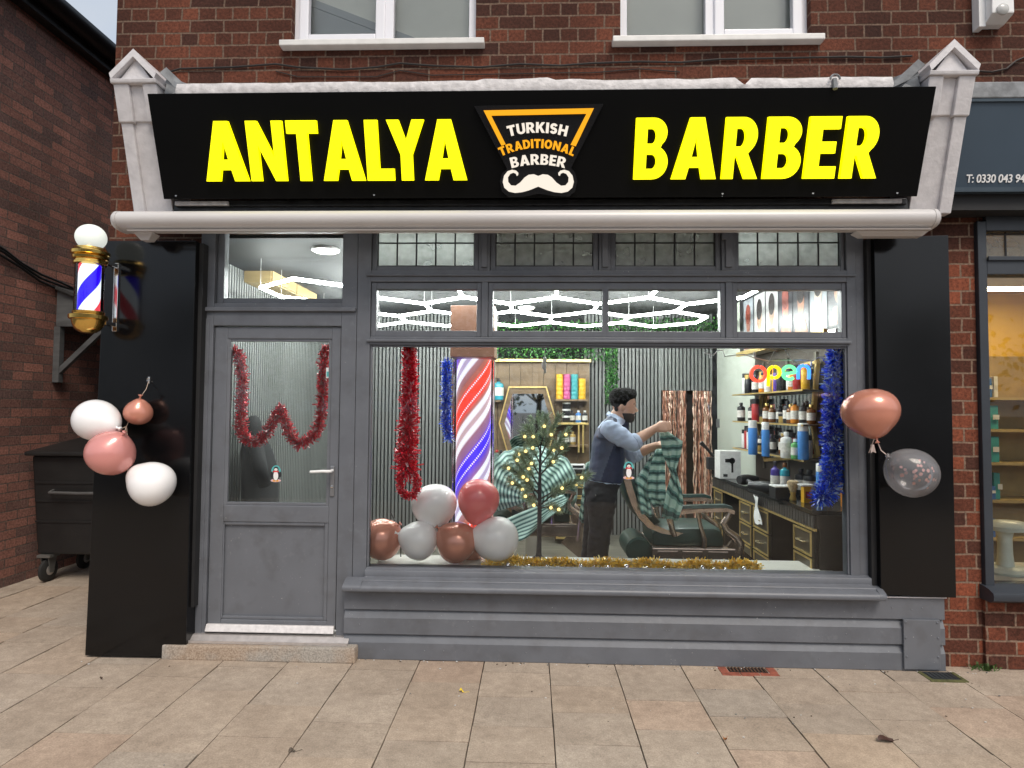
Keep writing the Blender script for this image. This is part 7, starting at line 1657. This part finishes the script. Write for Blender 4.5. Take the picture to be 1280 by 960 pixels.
# ------------------------------------------------------------------ trees across the road (seen mirrored in the glass)
RL = [P('tree leaf', (.045,.07,.03), .7, var=.3), P('tree leaf dark', (.025,.04,.02), .7)]
def street_tree(x, y, h, wd_, seed, label):
    t = thing('tree', (x, y, -.13), label, 'tree', 'trees across the road behind the photographer'); rr = random.Random(seed)
    mb = MB(); mb.tube([(x,y,-.13),(x+.1,y,h*.35),(x,y+.1,h*.7)], [.2,.15,.06], 8)
    for k in range(6): a = k*1.05; mb.tube([(x,y,h*.35),(x+math.cos(a)*wd_*.3,y+math.sin(a)*wd_*.3,h*.6)], [.08,.03], 6)
    mb.build('trunk', P('bark', (.06,.045,.03), .9), t)
    cl = [Vector((x+rr.gauss(0,wd_*.28), y+rr.gauss(0,wd_*.28), h*rr.uniform(.35,.92))) for _ in range(16)]; mb = MB()
    for i in range(1500):
        c = rr.choice(cl); p_ = c+Vector((rr.gauss(0,1),rr.gauss(0,1),rr.gauss(0,.8)))*wd_*.13; d = Vector((rr.gauss(0,1),rr.gauss(0,1),rr.gauss(0,1))).normalized()*.17; u = d.cross(Vector((rr.gauss(0,1),rr.gauss(0,1),1))).normalized()*.11; mb.mi = rr.choice((0,1)); mb.poly([p_-d, p_+u, p_+d, p_-u])
    mb.build('crown', RL, t, fix=False)
for k, (x, y, h, wd_) in enumerate(((-16,-25,6.8,6),(-10.5,-26,6.0,6),(-5.2,-25,6.6,6.4),(0.3,-27,5.6,6),(5.4,-25,6.4,6.2),(11,-26,6.9,6.4),(17,-25,6.2,6))):
    street_tree(x, y, h, wd_, 40+k, 'leafy tree across the road mirrored in the shop windows')

# grit and paint flakes swept against the foot of the shopfront
mb = MB(); rg = random.Random(61)
for i in range(150):
    x = rg.uniform(-1.1, 2.7) if rg.random() < .75 else rg.uniform(-2.7, 3.5); y = -.055-abs(rg.gauss(0,.02)) if rg.random() < .6 else -.06-abs(rg.gauss(0,.8)); q = rg.uniform(.0015,.0055)
    if x < -1.05 and y > -.13: y -= .12
    p_ = Vector((x, y, .002)); a = rg.uniform(0,6); u = Vector((math.cos(a),math.sin(a),0))*q; v = Vector((-math.sin(a),math.cos(a),0))*q*rg.uniform(.4,1); mb.mi = rg.choice((0,0,1,2))
    mb.hexa([p_-u-v, p_+u-v, p_+u*.7+v, p_-u*.8+v], [(p_-u-v)*1+Vector((0,0,q*.7)), p_+u-v+Vector((0,0,q*.7)), p_+u*.7+v+Vector((0,0,q*.7)), p_-u*.8+v+Vector((0,0,q*.7))])
gm = mb.build('grit', [P('pale flakes', (.6,.58,.55), .8), P('brown crumbs', (.10,.07,.045), .9), P('grey grit', (.2,.19,.18), .9)])
tag(gm, 'pale paint flakes and grit scattered along the foot of the shopfront', 'grit', kind='stuff')
